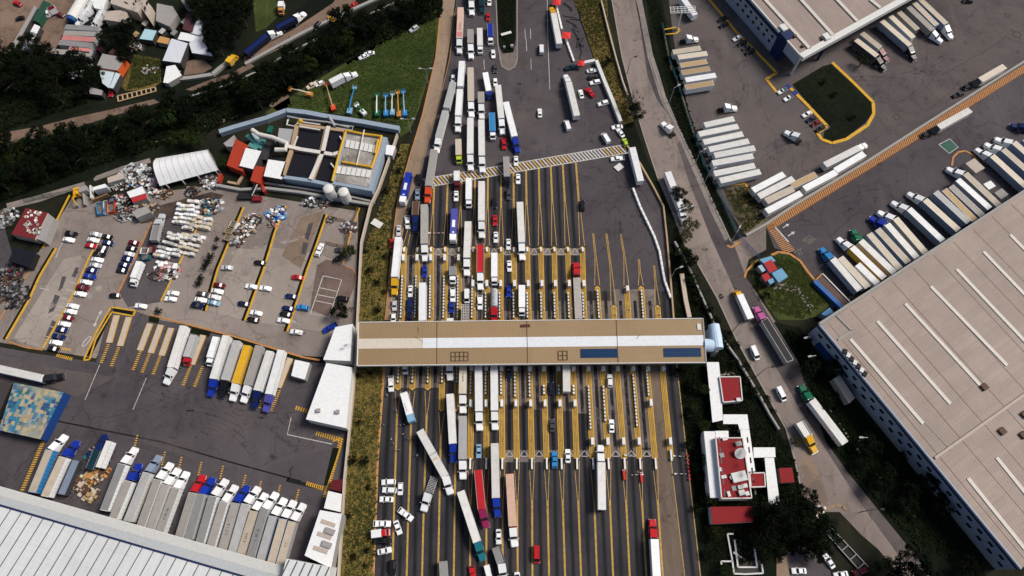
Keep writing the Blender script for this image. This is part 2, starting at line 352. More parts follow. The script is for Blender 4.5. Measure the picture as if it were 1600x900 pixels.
# hatched band across the approach
ha, hb, hc, hd = P(664, 293), P(660, 280), P(976, 226), P(982, 239)
wm = MB(); ymk = MB(); strip(wm, [ha, hd], .35, .068); strip(wm, [hb, hc], .35, .068)
N = 62
for k in range(N):
 t0, t1 = k / N, (k + .5) / N; a, b_ = hb.lerp(hc, t0), hb.lerp(hc, t1); c_, d = ha.lerp(hd, min(1, t1 + .018)), ha.lerp(hd, min(1, t0 + .018))
 tgt = wm if (k % 2 == 0 or k in (45, 47, 49, 51, 53)) else ymk
 tgt.quad(*[(q.x, q.y, .067) for q in (a, d, c_, b_)])
struct('hatched_band_markings', wm, M_wht); struct('hatched_band_stripes', ymk, M_yel)
# --- shoulder ramp, median, verges
sheet('tan_shoulder_ramp', [(697, -90), (690, 0), (681, 90), (660, 180), (640, 245), (622, 310), (612, 390), (602, 500), (612, 500), (622, 400), (636, 320), (652, 285), (660, 262), (672, 215), (690, 140), (704, 60), (711, 0), (715, -90)], .05, M_tan)
e = MB(); strip(e, PP([(690, 0), (681, 90), (660, 180), (640, 245), (622, 310), (612, 390), (602, 500)]), .45, .072); strip(e, PP([(600, 570), (597, 610), (590, 715), (583, 900), (580, 985)]), .55, .072)
strip(e, PP([(710, 20), (703, 90), (690, 145), (672, 216)]), .2, .072); struct('edge_line_markings', e, M_org)
sheet('median_grass', [(776, -80), (776, 0), (779, 70), (786, 84), (802, 82), (806, 60), (806, -80)], .07, M_grassd)
sheet('median_nose_paving', [(779, 78), (786, 84), (802, 82), (806, 70), (808, 92), (804, 104), (794, 110), (785, 106), (780, 95)], .065, M_pad)
k_ = MB(); kerb(k_, PP([(775, -80), (775, 0), (778, 70), (784, 104), (794, 110), (804, 105), (808, 95), (808, 0), (808, -80)]), .45, 0, .22); struct('median_kerb', k_, M_kerb)
for nm, pts in (('dry_verge', [(596, 330), (610, 300), (626, 225), (640, 225), (625, 295), (612, 330), (608, 400), (600, 500), (597, 600), (590, 715), (583, 900), (580, 980), (527, 980), (533, 890), (540, 760), (548, 600), (556, 480), (566, 400)]), ('dry_verge', [(888, -80), (945, -80), (950, 30), (975, 140), (990, 190), (972, 196), (932, 100), (908, 30)])):
 sheet(nm, pts, .06, M_verge)
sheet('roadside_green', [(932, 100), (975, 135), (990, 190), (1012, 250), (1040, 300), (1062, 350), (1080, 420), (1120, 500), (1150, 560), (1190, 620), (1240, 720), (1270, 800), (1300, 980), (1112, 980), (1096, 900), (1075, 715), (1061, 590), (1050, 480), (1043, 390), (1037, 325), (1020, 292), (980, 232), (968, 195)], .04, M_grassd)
sheet('boom_lift_field', [(640, 40), (690, 10), (684, 60), (672, 110), (655, 170), (640, 205), (625, 215), (620, 190), (500, 175), (450, 172), (420, 195), (415, 175), (455, 150), (545, 95), (600, 62)], .05, M_grass)
# --- frontage road on the east side
sheet('frontage_road', [(952, -80), (956, 0), (972, 90), (990, 160), (1010, 225), (1030, 285), (1055, 345), (1072, 390), (1090, 412), (1120, 465), (1150, 530), (1208, 635), (1228, 665), (1240, 710), (1255, 780), (1290, 800), (1312, 800), (1345, 835), (1372, 858), (1420, 915), (1470, 985),
 (1560, 985), (1500, 890), (1440, 820), (1370, 740), (1330, 690), (1290, 630), (1251, 571), (1222, 520), (1203, 490), (1180, 455), (1163, 430), (1170, 405), (1197, 390), (1197, 352), (1142, 380), (1120, 330), (1090, 265), (1065, 212), (1040, 165), (1016, 90), (1000, 0), (996, -80)], .045, M_conc)
sheet('dark_asphalt_lane', [(990, -80), (992, 0), (1010, 60), (1025, 110), (1046, 165), (1050, 185), (1044, 180), (1026, 155), (1012, 120), (1003, 60), (994, 0), (983, -80)], .055, M_mid)
sheet('dark_asphalt_lane', [(1066, 215), (1100, 285), (1135, 350), (1148, 385), (1165, 432), (1205, 500), (1250, 572), (1330, 692), (1440, 822), (1560, 985), (1500, 985), (1420, 890), (1340, 780), (1250, 640), (1160, 480), (1110, 370), (1075, 280), (1058, 225)], .053, M_east)
k_ = MB()
for L in ([(956, 0), (972, 90), (990, 160), (1010, 225), (1030, 285)], [(1090, 412), (1120, 465), (1150, 530), (1208, 635), (1228, 670), (1242, 720), (1255, 780)], [(1016, 90), (1040, 165), (1065, 212), (1090, 265), (1120, 330), (1142, 378)], [(1251, 571), (1290, 630), (1330, 690), (1370, 740), (1440, 820)]): kerb(k_, PP(L), .5, 0, .2)
struct('frontage_kerb', k_, M_kerb)
sheet('pavement_strip', [(1000, -80), (1003, 0), (1020, 85), (1045, 160), (1068, 208), (1092, 260), (1122, 328), (1140, 372), (1133, 376), (1110, 330), (1082, 265), (1058, 210), (1032, 155), (1012, 90), (1000, 30)], .06, M_walk)
# --- eastern yards
sheet('east_truck_yard', [(1035, -90), (1052, 60), (1075, 170), (1105, 270), (1120, 300), (1150, 345), (1165, 368), (1197, 352), (1240, 328), (1450, 200), (1600, 104), (1720, 30), (1720, -90)], .03, M_east)
sheet('dock_yard', [(1197, 354), (1240, 332), (1452, 203), (1600, 108), (1730, 30), (1730, 260), (1600, 310), (1300, 482), (1275, 440), (1240, 395), (1210, 388)], .032, M_mid)
sheet('strip_garden', [(1004, -80), (1030, -80), (1034, 0), (1050, 80), (1078, 180), (1108, 275), (1150, 370), (1140, 374), (1120, 328), (1090, 258), (1064, 205), (1040, 150), (1020, 80), (1010, 0)], .065, M_grassd)
sheet('scrub_corner', [(1130, 295), (1170, 288), (1182, 300), (1195, 330), (1204, 345), (1165, 366), (1152, 345)], .05, ground_mat('scrub_dry', (.035, .036, .018), (.010, .014, .006), (.20, .155, .10), .08, .5, patch=.8))
sheet('planted_bed', [(1238, 132), (1285, 104), (1298, 100), (1330, 130), (1362, 160), (1362, 178), (1352, 192), (1322, 215), (1300, 222), (1286, 218), (1288, 205), (1300, 200), (1270, 172)], .09, M_grassd)
k_ = MB(); kerb(k_, PP([(1300, 98), (1332, 128), (1352, 148), (1364, 160), (1365, 178), (1355, 196), (1322, 218), (1300, 224), (1284, 218), (1277, 208), (1292, 197), (1262, 165), (1235, 138)]), 1.3, 0, .22)
kerb(k_, PP([(1100, -10), (1150, 50), (1190, 90), (1213, 114), (1197, 124), (1214, 145)]), 1.1, 0, .2)
kerb(k_, PP([(1118, 293), (1140, 290), (1164, 287), (1172, 300)]), .6, 0, .22); kerb(k_, PP([(1037, 46), (1044, 85), (1049, 110)]), .5, 0, .22); kerb(k_, PP([(1036, 47), (1058, 43), (1062, 48), (1056, 53), (1038, 54)]), .6, 0, .3)
kerb(k_, PP([(1057, 120), (1066, 150), (1074, 178), (1084, 208)]), .4, 0, .2)
struct('yellow_yard_kerb', k_, M_yk)
k_ = MB(); kerb(k_, PP([(1163, 434), (1166, 424), (1176, 414), (1186, 406)]), .8, 0, .22); kerb(k_, PP([(1136, 384), (1142, 387), (1158, 377)]), .8, 0, .2)
kerb(k_, PP([(1205, 399), (1216, 394), (1234, 397), (1250, 408), (1262, 425), (1275, 440), (1285, 455)]), .9, 0, .22); kerb(k_, PP([(1487, 259), (1489, 246), (1497, 238), (1508, 236), (1521, 243), (1528, 252)]), .7, 0, .2)
struct('orange_kerb', k_, M_org)
def zebra(name, a, b_, c_, d, n, mt, z=.075, frac=.55):
 mb = MB()
 for k in range(n):
  t0, t1 = k / n, (k + frac) / n; q = [a.lerp(b_, t0), a.lerp(b_, t1), d.lerp(c_, t1), d.lerp(c_, t0)]; mb.quad(*[(p.x, p.y, z) for p in q])
 return struct(name, mb, mt)
def zb(name, a, b_, c_, d, n, mt, frac=.55): return zebra(name, P(*a), P(*b_), P(*c_), P(*d), n, mt, frac=frac)
sheet('footway', [(1197, 351), (1240, 325), (1452, 196), (1600, 101), (1700, 38), (1700, 50), (1600, 114), (1453, 209), (1243, 338), (1201, 361)], .06, plain('footway_red', (.10, .055, .04), .9))
zb('footway_bars', (1198, 350), (1600, 101), (1603, 112), (1203, 361), 150, M_org, .6)
zb('crossing_bars', (1197, 354), (1226, 398), (1243, 392), (1209, 349), 17, M_org, .5)
am = MB(); strip(am, PP([(1211, 355), (1232, 378)]), .5, .078)
def arrow(mb, x0, y0, x1, y1, z=.078):
 a, b_ = P(x0, y0), P(x1, y1); d = (b_ - a).normalized(); nr = Vector((-d.y, d.x, 0)); L = (b_ - a).length; h = b_ - d * L * .4
 strip(mb, [a, h], .35, z); mb.poly([(q.x, q.y, z) for q in (h + nr * .7, h - nr * .7, b_)])
arrow(am, 1223, 356, 1233, 350); arrow(am, 1231, 369, 1242, 362); struct('yard_arrow_markings', am, M_wht)
gm = MB()
for L in ([(1254, 376), (1262, 370)], [(1257, 378), (1266, 372)], [(1261, 380), (1270, 373)], [(1265, 381), (1274, 374)], [(1254, 376), (1265, 381)], [(1262, 367), (1276, 375)]): strip(gm, PP(L), .3, .075)
for L in ([(1245, 390), (1250, 399)], [(1248, 389), (1254, 397)], [(1240, 395), (1252, 388)]): strip(gm, PP(L), .3, .075)
struct('faded_symbol_markings', gm, linepaint('faded_paint', (.16, .16, .13), .8))
sheet('green_painted_bay', [(1467, 226), (1484, 217), (1497, 230), (1483, 240)], .07, linepaint('green_paint', (.035, .10, .07), .6))
bb = MB(); q = PP([(1467, 226), (1484, 217), (1497, 230), (1483, 240)]); strip(bb, q + [q[0]], .3, .076); struct('painted_bay_border', bb, M_wht)
sheet('kiosk_garden', [(1172, 410), (1185, 404), (1205, 398), (1216, 396), (1232, 399), (1248, 410), (1262, 428), (1300, 470), (1285, 492), (1255, 500), (1215, 500), (1200, 480), (1176, 440)], .085, M_grass)
sheet('garden_path', [(1206, 445), (1228, 442), (1248, 450), (1262, 465), (1271, 480), (1267, 487), (1255, 470), (1240, 458), (1225, 452), (1208, 452)], .1, M_walk)
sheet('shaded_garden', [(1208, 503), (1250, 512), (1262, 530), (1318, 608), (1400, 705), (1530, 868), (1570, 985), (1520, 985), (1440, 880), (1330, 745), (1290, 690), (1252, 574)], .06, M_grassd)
# seams, tar snakes and stains
ts = MB()
for L, wd in (([(880, 25), (897, 28), (906, 32), (890, 30)], .7), ([(884, 32), (900, 40), (894, 46), (903, 60), (901, 75)], .9), ([(894, 40), (903, 43), (897, 47), (905, 50)], .6), ([(899, 62), (912, 60), (905, 68), (908, 82), (905, 92), (911, 96)], .7), ([(880, 5), (890, 12), (893, 18)], 1.2), ([(903, 70), (912, 73)], 1.4)): strip(ts, PP(L), wd, .06)
for L, wd in (([(1575, 55), (1540, 80), (1470, 118)], .25), ([(1590, 50), (1582, 47)], .4), ([(1584, 52), (1580, 45)], .5)): strip(ts, PP(L), wd, .058)
for (x, y, r_) in ((1574, 24, 1.1), (1589, 54, 1.6), (1401, 183, 1.3)):
 c_ = P(x, y); ring = [c_ + Vector((math.cos(t) * r_, math.sin(t) * r_, 0)) for t in [k * math.pi / 8 for k in range(17)]]; strip(ts, ring, .5, .06)
for L, wd in (([(0, 640), (60, 652), (150, 670), (250, 690), (360, 722), (470, 752)], .5), ([(448, 752), (455, 742), (452, 735), (458, 730)], .35), ([(448, 750), (505, 764)], 1.0)): strip(ts, PP(L), wd, .066)
struct('tar_seams', ts, M_stain)
wl = MB()
for L in ([(820, 45), (821, 60)], [(822, 60), (823, 80)], [(829, 45), (829, 61)], [(829.5, 92), (830, 109)], [(855, 0), (856, 60), (859, 140)], [(756, 93), (757, 109)]): strip(wl, PP(L), .22, .06)
for L in ([(156, 570), (133, 625)], [(229, 590), (208, 640)]): strip(wl, PP(L), .22, .066)
for L in ([(455, 652), (449, 679), (519, 694)],): strip(wl, PP(L), .3, .066)
struct('white_lane_markings', wl, M_wht)
# --- western lots
sheet('west_lot', [(118, 300), (200, 330), (250, 300), (330, 290), (400, 305), (560, 330), (558, 400), (556, 480), (550, 560), (470, 556), (360, 522), (235, 497), (190, 490), (150, 560), (60, 545), (0, 535), (-80, 520), (-80, 400), (0, 400), (60, 395)], .03, M_lot)
sheet('light_lot', [(355, 420), (372, 388), (400, 390), (420, 386), (497, 396), (540, 415), (556, 428), (552, 480), (520, 520), (455, 512), (382, 500), (326, 485)], .04, M_lotlight)
sheet('light_lot', [(70, 450), (100, 405), (130, 398), (112, 465), (66, 545), (20, 530)], .04, M_lotlight)
sheet('lot_aisle', [(282, 408), (250, 472), (200, 480), (185, 455), (215, 400), (236, 350), (255, 330), (300, 320), (330, 312), (310, 350)], .04, M_mid)
sheet('lot_aisle', [(0, 330), (20, 400), (-10, 470), (-80, 470), (-80, 330)], .04, M_mid)
sheet('oily_patch', [(215, 330), (330, 300), (350, 305), (330, 325), (250, 345), (220, 350)], .045, ground_mat('oily_ground', (.035, .028, .026), (.015, .013, .013), (.12, .085, .06), .06, .4))
sheet('dirt_patch', [(440, 400), (470, 340), (505, 330), (470, 420)], .042, ground_mat('brown_concrete', (.20, .145, .10), (.13, .095, .07), (.26, .19, .14), .04, .4))
sheet('curved_lot', [(495, 415), (510, 405), (545, 417), (556, 428), (553, 450), (545, 470), (530, 500), (484, 484)], .046, ground_mat('brown_paving', (.15, .105, .085), (.10, .072, .062), (.21, .15, .12), .04, .4))
sheet('west_truck_yard', [(-80, 528), (60, 553), (150, 566), (172, 480), (215, 487), (250, 500), (360, 528), (480, 566), (545, 570), (540, 700), (530, 800), (500, 870), (440, 890), (250, 860), (0, 790), (-80, 775)], .034, M_mid)
sheet('yard_lane', [(-80, 545), (70, 572), (180, 590), (120, 620), (70, 600), (-80, 590)], .05, M_east)
sheet('white_dust_patch', [(158, 470), (155, 458), (158, 462), (120, 475), (100, 470), (30, 512), (26, 500), (75, 485), (76, 475), (105, 465), (160, 445)], .06, fadepaint('pale_dust', (.36, .31, .27), .42, .6))
sheet('white_dust_patch', [(350, 405), (352, 396), (400, 385), (420, 380), (475, 368), (476, 372), (430, 386), (400, 395)], .055, MATS['pale_dust'])
sheet('white_dust_patch', [(505, 360), (520, 345), (555, 333), (556, 337), (525, 350), (510, 362)], .055, MATS['pale_dust'])
dp = MB()
for pts in ([(482, 350), (490, 347), (482, 376), (476, 372)], [(474, 378), (482, 380), (477, 398), (470, 396)], [(91, 455), (97, 432), (104, 432), (98, 450)], [(75, 490), (86, 460), (94, 463), (84, 486)], [(70, 528), (82, 500), (88, 503), (78, 530)], [(112, 432), (118, 418), (124, 418), (118, 434)]): dp.poly([(p.x, p.y, .052) for p in PP(pts)])
struct('asphalt_repair_patch', dp, M_mid)
# volleyball-like court lines and bays
cl = MB(); Q = PP([(505, 431), (534, 437), (514, 496), (485, 490)]); strip(cl, Q + [Q[0]], .3, .07)
for t in (.32, .5, .66): strip(cl, [Q[0].lerp(Q[3], t), Q[1].lerp(Q[2], t)], .25, .07)
for x, y in ((110, 440), (105, 452), (98, 466), (92, 478), (88, 492), (80, 510), (72, 525)): strip(cl, PP([(x - 2, y), (x + 16, y + 5)]), .2, .07)
for L in ([(98, 378), (87, 403)], [(62, 450), (76, 453)]): strip(cl, PP(L), .25, .07)
struct('court_markings', cl, M_wht)
am = MB(); arrow(am, 152, 498, 159, 485); arrow(am, 152, 498, 147, 511); struct('yard_arrow_markings', am, M_wht)
ov = MB(); c_ = P(135.5, 533.5); ring = [c_ + Vector((math.cos(t) * .8 + math.sin(t) * .9, math.sin(t) * 1.8, 0)) for t in [k * math.pi / 8 for k in range(17)]]; strip(ov, ring, .3, .07); struct('speed_symbol_marking', ov, M_wht)
for L, wd, mt in (([(109, 305), (67, 388)], .9, M_yk), ([(88, 388), (62, 432), (45, 470), (10, 530)], 1.0, M_yk), ([(157, 372), (140, 402), (112, 465), (67, 545)], .8, M_yk), ([(237, 347), (220, 385), (185, 458)], .8, M_org), ([(315, 345), (300, 372), (285, 402), (252, 470)], .8, M_yk),
 ([(381, 324), (365, 362), (340, 422), (322, 486)], .9, M_yk), ([(447, 322), (430, 362), (412, 422), (383, 501)], .9, M_yk), ([(511, 335), (492, 390), (480, 422), (449, 518)], .9, M_yk), ([(562, 325), (545, 375), (536, 412)], .5, M_yk), ([(0, 500), (24, 456), (50, 420)], .6, M_org), ([(10, 533), (40, 543), (67, 547)], .6, M_org),
 ([(234, 492), (250, 496), (360, 524), (472, 558), (500, 563)], .8, M_org), ([(174, 480), (212, 486), (208, 494), (175, 488), (150, 530), (140, 562), (131, 563), (150, 520), (174, 480)], .7, M_yk), ([(540, 416), (552, 421), (557, 432), (554, 452)], .5, M_org), ([(484, 658), (500, 650), (484, 648)], .4, M_yk), ([(520, 690), (534, 684), (532, 700), (508, 770)], .4, M_yk)):
 k_ = MB(); kerb(k_, PP(L), wd * .75, 0, .2); struct('painted_kerb', k_, mt)
 if wd >= .9:
  k_ = MB(); kerb(k_, [p + Vector((-.85, 0, 0)) for p in PP(L)], 1.0, 0, .12); struct('planting_strip', k_, M_grassd)
for pts in ([(178, 479), (209, 486), (206, 492), (177, 486)], [(234, 493), (250, 497), (247, 506), (232, 502)], [(300, 512), (330, 519), (326, 527), (298, 520)], [(356, 524), (440, 548), (470, 558), (466, 566), (400, 548), (352, 533)], [(168, 492), (174, 494), (142, 558), (135, 556)], [(520, 700), (530, 700), (512, 760), (506, 758)]): sheet('kerbed_grass_bed', pts, .1, M_grassd)
for a, b_, c_, d, nn, mt in (((85, 540), (112, 545), (112, 549), (83, 545), 9, M_yk), ((90, 553), (115, 559), (113, 564), (87, 557), 9, M_yk), ((463, 634), (498, 644), (496, 650), (461, 640), 9, M_yk), ((495, 674), (536, 684), (534, 692), (493, 680), 12, M_yk), ((531, 684), (504, 778), (511, 780), (537, 686), 26, M_yk), ((480, 752), (507, 760), (505, 767), (478, 758), 9, M_yk)):
 zb('hatched_bars', a, b_, c_, d, nn, mt)
for a, b_ in (((100, 615), (34, 768)),): zb('hatched_bars', (a[0] - 3, a[1]), (b_[0] - 3, b_[1]), (b_[0] + 3, b_[1]), (a[0] + 3, a[1]), 44, M_yk)
for x, y in ((215, 680), (258, 706), (284, 714), (315, 722), (349, 728), (384, 742), (408, 752), (438, 758), (467, 765)): zb('hatched_bars', (x - 1.5, y), (x - 7, y + 22), (x - 4, y + 23), (x + 1.5, y), 6, M_yk, .45)
for x, y in ((170, 535), (186, 540), (220, 546), (234, 550), (251, 553), (275, 562), (298, 570), (316, 572), (418, 606), (436, 610)): zb('hatched_bars', (x - 1.5, y), (x - 15, y + 33), (x - 10, y + 34), (x + 3, y), 11, M_yk, .45)
# --- north-west: river strip, dirt tracks, grounds
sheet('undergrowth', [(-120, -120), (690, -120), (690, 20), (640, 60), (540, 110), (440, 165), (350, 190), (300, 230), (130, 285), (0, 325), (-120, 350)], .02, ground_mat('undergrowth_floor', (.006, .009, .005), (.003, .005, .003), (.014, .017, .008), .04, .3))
for pts in ([(0, 208), (60, 198), (110, 185), (170, 172), (240, 155), (250, 160), (180, 180), (100, 205), (30, 222), (0, 228), (-90, 250), (-90, 230)], [(290, 140), (330, 124), (360, 115), (390, 98), (398, 104), (370, 118), (340, 128), (300, 142)], [(380, 90), (400, 78), (460, 45), (520, 5), (545, -30), (580, -30), (550, 8), (500, 38), (440, 75), (384, 102)], [(415, 162), (450, 145), (455, 165), (435, 174)], [(540, 98), (570, 80), (625, 48), (629, 55), (600, 68), (545, 103)], [(241, 221), (290, 205), (340, 188), (378, 176), (376, 182), (320, 200), (245, 223)], [(165, 239), (190, 231), (196, 239), (170, 244)], [(0, -20), (120, -20), (125, 0), (110, 30), (100, 50), (85, 80), (75, 82), (55, 70), (0, 90)], [(292, 96), (316, 90), (332, 106), (318, 114), (287, 118)]):
 sheet('dirt_track', pts, .05, M_dirt)
sheet('rough_grass_plot', [(210, 85), (250, 92), (252, 128), (235, 140), (196, 142), (190, 135)], .05, M_verge)
sheet('rough_grass_plot', [(395, 0), (430, -5), (440, 20), (415, 45), (400, 50)], .05, M_grass)
sheet('dark_meadow', [(0, 145), (60, 160), (100, 165), (160, 165), (110, 180), (0, 205)], .04, M_grassd)
sheet('concrete_channel_walk', [(10, 318), (60, 305), (132, 284), (134, 291), (60, 316), (12, 327)], .05, M_walk)
sheet('concrete_channel_walk', [(146, 280), (150, 275), (190, 260), (234, 247), (236, 254), (190, 268), (148, 283)], .05, M_walk)
# ---- tyre marks, oil and dust films on the paving
M_tyre = fadepaint('tyre_marks_film', (.014, .013, .014), .40, .70, .3, .30); M_oil = fadepaint('oil_film', (.014, .013, .013), .45, .65, .5, .32); M_dust = fadepaint('dust_film', (.22, .18, .155), .45, .75, .045, .35)
tm = MB(); om = MB(); dm = MB(); rt = random.Random(3)
for px, n_, r0, r1, hd in (([(1060, 60), (1110, 60), (1200, 150), (1300, 235), (1400, 215), (1195, 340), (1130, 200)], 26, 14, 45, 1.0), ([(1310, 120), (1420, 50), (1590, 20), (1590, 90), (1400, 205), (1370, 150)], 22, 18, 60, .5), ([(1220, 350), (1450, 215), (1590, 130), (1540, 215), (1270, 370)], 24, 18, 70, .52), ([(120, 600), (300, 600), (500, 660), (490, 740), (260, 690), (110, 650)], 20, 14, 50, -.2), ([(150, 570), (470, 640), (500, 700), (300, 650)], 16, 14, 40, 1.1), ([(800, 110), (900, 120), (960, 200), (900, 235), (720, 262), (800, 160)], 22, 20, 70, 1.45), ([(270, 330), (420, 400), (300, 470)], 14, 8, 25, 1.1), ([(920, 260), (990, 260), (1035, 420), (930, 350)], 16, 20, 60, 1.4), ([(965, 20), (990, 20), (1120, 400), (1230, 620), (1330, 760), (1290, 720), (1090, 380)], 26, 20, 60, -1.1)):
 poly = [(p.x, p.y) for p in PP(px)]
 for x, y in scatter(poly, n_ // 2, rt):
  a = hd + rt.gauss(0, .25); R_c = 1.6 * rt.uniform(r0, r1) * rt.choice((-1, 1)); L = rt.uniform(10, 34); pts = []
  for k in range(11): pts.append((x, y)); x += math.cos(a) * L / 10; y += math.sin(a) * L / 10; a += L / 10 / R_c
  if not all(inpoly(px_, py_, poly) for px_, py_ in pts): continue
  nx, ny = -math.sin(a), math.cos(a)
  for o_ in (-.95, .95): strip(tm, [(u_ + nx * o_, v_ + ny * o_) for u_, v_ in pts], rt.uniform(.28, .5), .0792 + rt.random() * .002)
 for x, y in scatter(poly, n_, rt):
  r_ = rt.uniform(.5, 1.8); om.poly([(x + math.cos(t) * r_ * rt.uniform(.7, 1.2), y + math.sin(t) * r_ * rt.uniform(.7, 1.2), .0768 + rt.random() * .002) for t in [k * .7854 for k in range(8)]])
struct('tyre_marks', tm, M_tyre); struct('oil_stains', om, M_oil)
for px, z in (([(1060, 20), (1110, 50), (1200, 150), (1300, 235), (1420, 205), (1195, 345), (1125, 200)], .0745), ([(800, 100), (900, 60), (965, 200), (700, 280), (680, 200)], .0748), ([(60, 560), (150, 580), (460, 640), (520, 700), (380, 740), (120, 660)], .0744), ([(1310, 120), (1450, 40), (1600, 10), (1600, 95), (1400, 210)], .0747)): sheet('dust_film', px, z, M_dust)
# ================================================================ vehicle kit (front is local +X, origin on the ground)
MESH = {}
def cached(key, fn):
 if key not in MESH: MESH[key] = fix_normals(fn())
 return MESH[key]
def wheel_mesh(r, wd):
 def f():
  mb = MB().m(0).tube([(0, -wd / 2, r), (0, wd / 2, r)], r, 14); mb.m(1).tube([(0, -wd / 2 - .01, r), (0, wd / 2 + .01, r)], r * .55, 10)
  return mb.mesh('wheel', [RUBBER, GALV])
 return cached(('wheel', r, wd), f)
def ring(w, zb, zm, zt, tw): return [(-w * .9, zb), (-w, zb + .12), (-w, zm), (-w * tw, zt), (w * tw, zt), (w, zm), (w, zb + .12), (w * .9, zb)]
CARS = {  # length, width, hood top, belt, roof z, glass base front, roof front, roof rear, glass base rear, trunk z
 'sedan': (4.5, 1.78, .86, .95, 1.44, .95, .25, -.95, -1.62, .98), 'hatchback': (3.95, 1.70, .90, 1.0, 1.50, .85, .15, -1.45, -1.85, .95), 'suv': (4.65, 1.88, 1.02, 1.12, 1.72, .95, .30, -1.75, -2.15, 1.05),
 'pickup': (5.5, 1.95, 1.06, 1.12, 1.80, 1.35, .80, -.45, -.75, 1.08), 'van': (5.2, 1.95, 1.15, 1.3, 2.15, 2.05, 1.25, -2.35, -2.5, 1.3)}
def car_parts(kind, cname):
 L, W, zh, zb, zr, gf, rf, rr, gr, zt = CARS[kind]; w = W / 2; h = L / 2; P_ = paint(cname, .28, .12, dscale=1.4)
 def body():
  secs = [(h, ring(w * .74, .32, .5, .62, .9)), (h - .12, ring(w * .90, .24, .58, zh - .14, .86)), (h - .55, ring(w, .2, .66, zh - .05, .86)), (gf, ring(w, .2, .72, zh + .03, .88))]
  if kind == 'pickup': secs += [(gr, ring(w, .25, .75, zb, .9)), (-h + .1, ring(w, .3, .75, zt, .93)), (-h, ring(w * .97, .4, .75, zt - .05, .93))]
  elif kind == 'van': secs += [(gf - .1, ring(w, .22, .8, zb, .93)), (rf, ring(w, .22, .9, zr - .05, .86)), (rr, ring(w, .22, .9, zr - .03, .86)), (-h, ring(w * .97, .3, .9, zr - .25, .84))]
  else: secs += [(gr, ring(w, .2, .74, zb + .02, .88)), (-h + .25, ring(w * .96, .24, .7, zt - .03, .87)), (-h, ring(w * .82, .34, .6, zt - .24, .88))]
  mb = MB(); mb.loft(secs)
  for sx in (h - .85, -h + .85):
   for s in (-1, 1): mb.m(1).box(sx - .42, sx + .42, s * w - .03, s * w + .006, .15, .68)
  mb.m(2)
  for s in (-1, 1): mb.box(h - .32, h - .06, s * w * .80 - .17, s * w * .80 + .17, .56, .66)
  mb.m(3)
  for s in (-1, 1): mb.box(-h - .004, -h + .12, s * w * .68 - .14, s * w * .68 + .14, .62, .76)
  mb.m(0)
  for s in (-1, 1): mb.box(gf - .32, gf - .12, s * (w + .10) - .09, s * (w + .10) + .09, zb - .02, zb + .14)
  return mb.mesh('body', [P_, CHASSIS, LAMPW, REDLENS])
 tw = w * (.74 if kind != 'van' else .86); bw = w * .88
 if kind == 'van':
  B = {'windshield': [(gf - .02, -bw, zb), (gf - .02, bw, zb), (rf, tw, zr - .04), (rf, -tw, zr - .04)]}
  def glass(k):
   mb = MB()
   if k == 'windshield':
    q = [Vector(p) + Vector((.035, 0, .03)) for p in B[k]]; mb.quad(*q)
   elif k == 'rear_window': mb.quad((-h - .01, -w * .7, 1.15), (-h - .01, w * .7, 1.15), (-h + .04, w * .68, zr - .35), (-h + .04, -w * .68, zr - .35))
   return mb.mesh(k, GLASS)
  parts = [('body', cached(('b', kind, cname), body), (0, 0, 0), []), ('windshield', cached(('g', kind, 1), lambda: glass('windshield')), (0, 0, 0), []), ('rear_window', cached(('g', kind, 2), lambda: glass('rear_window')), (0, 0, 0), [])]
  def sw(s):
   mb = MB(); y = s * (w + .004)
   for a, b_ in ((gf - .75, gf - 1.5), (gf - 1.6, gf - 3.0)): mb.quad((a, y, 1.15), (b_, y, 1.15), (b_, s * (w * .9), zr - .3), (a, s * (w * .9), zr - .3))
   return mb.mesh('side_window', GLASS)
  for s in (-1, 1): parts.append(('side_window', cached(('g', kind, 3, s), lambda: sw(s)), (0, 0, 0), []))
  def rails():
   mb = MB()
   for s in (-1, 1): mb.box(rr + .3, rf - .3, s * tw * .8 - .03, s * tw * .8 + .03, zr - .05, zr + .03)
   for k in range(5): mb.box(rr + .5 + k * .65, rr + .56 + k * .65, -tw * .75, tw * .75, zr - .05, zr + .005)
   return mb.mesh('roof_rail', P_)
  parts.append(('roof_rail', cached(('rail', cname), rails), (0, 0, 0), []))
 else:
  z0 = zb - .02
  b = [(gf, -bw * .92, zh), (gf, bw * .92, zh), (gr, bw * .94, z0), (gr, -bw * .94, z0)]; bm_ = [((gf + gr) / 2 + .35, -bw, z0), ((gf + gr) / 2 + .35, bw, z0)]
  t = [(rf, -tw, zr - .05), (rf, tw, zr - .05), (rr, tw * .96, zr - .06), (rr, -tw * .96, zr - .06)]
  def g1(k):
   mb = MB()
   if k == 0: mb.quad(b[0], b[1], t[1], t[0])
   elif k == 1: mb.quad(b[2], b[3], t[3], t[2])
   elif k == 2: mb.poly([b[1], (gf - .3, bw, z0), b[2], t[2], t[1]])
   else: mb.poly([b[0], t[0], t[3], b[3], (gf - .3, -bw, z0)])
   return mb.mesh(('windshield', 'rear_window', 'side_window', 'side_window')[k], GLASS)
  def roof():
   mb = MB(); e = .03; mb.hexa([(rf + e, -tw - e, zr - .07), (rf + e, tw + e, zr - .07), (rr - e, tw * .96 + e, zr - .08), (rr - e, -tw * .96 - e, zr - .08)][::-1], [(rf - .06, -tw * .88, zr), (rf - .06, tw * .88, zr), (rr + .1, tw * .85, zr - .015), (rr + .1, -tw * .85, zr - .015)][::-1])
   for s in (-1, 1):   # pillars
    for p, q in ((b[0] if s < 0 else b[1], t[0] if s < 0 else t[1]), (b[3] if s < 0 else b[2], t[3] if s < 0 else t[2])): mb.bar(p, q, .07)
   return mb.mesh('roof', P_)
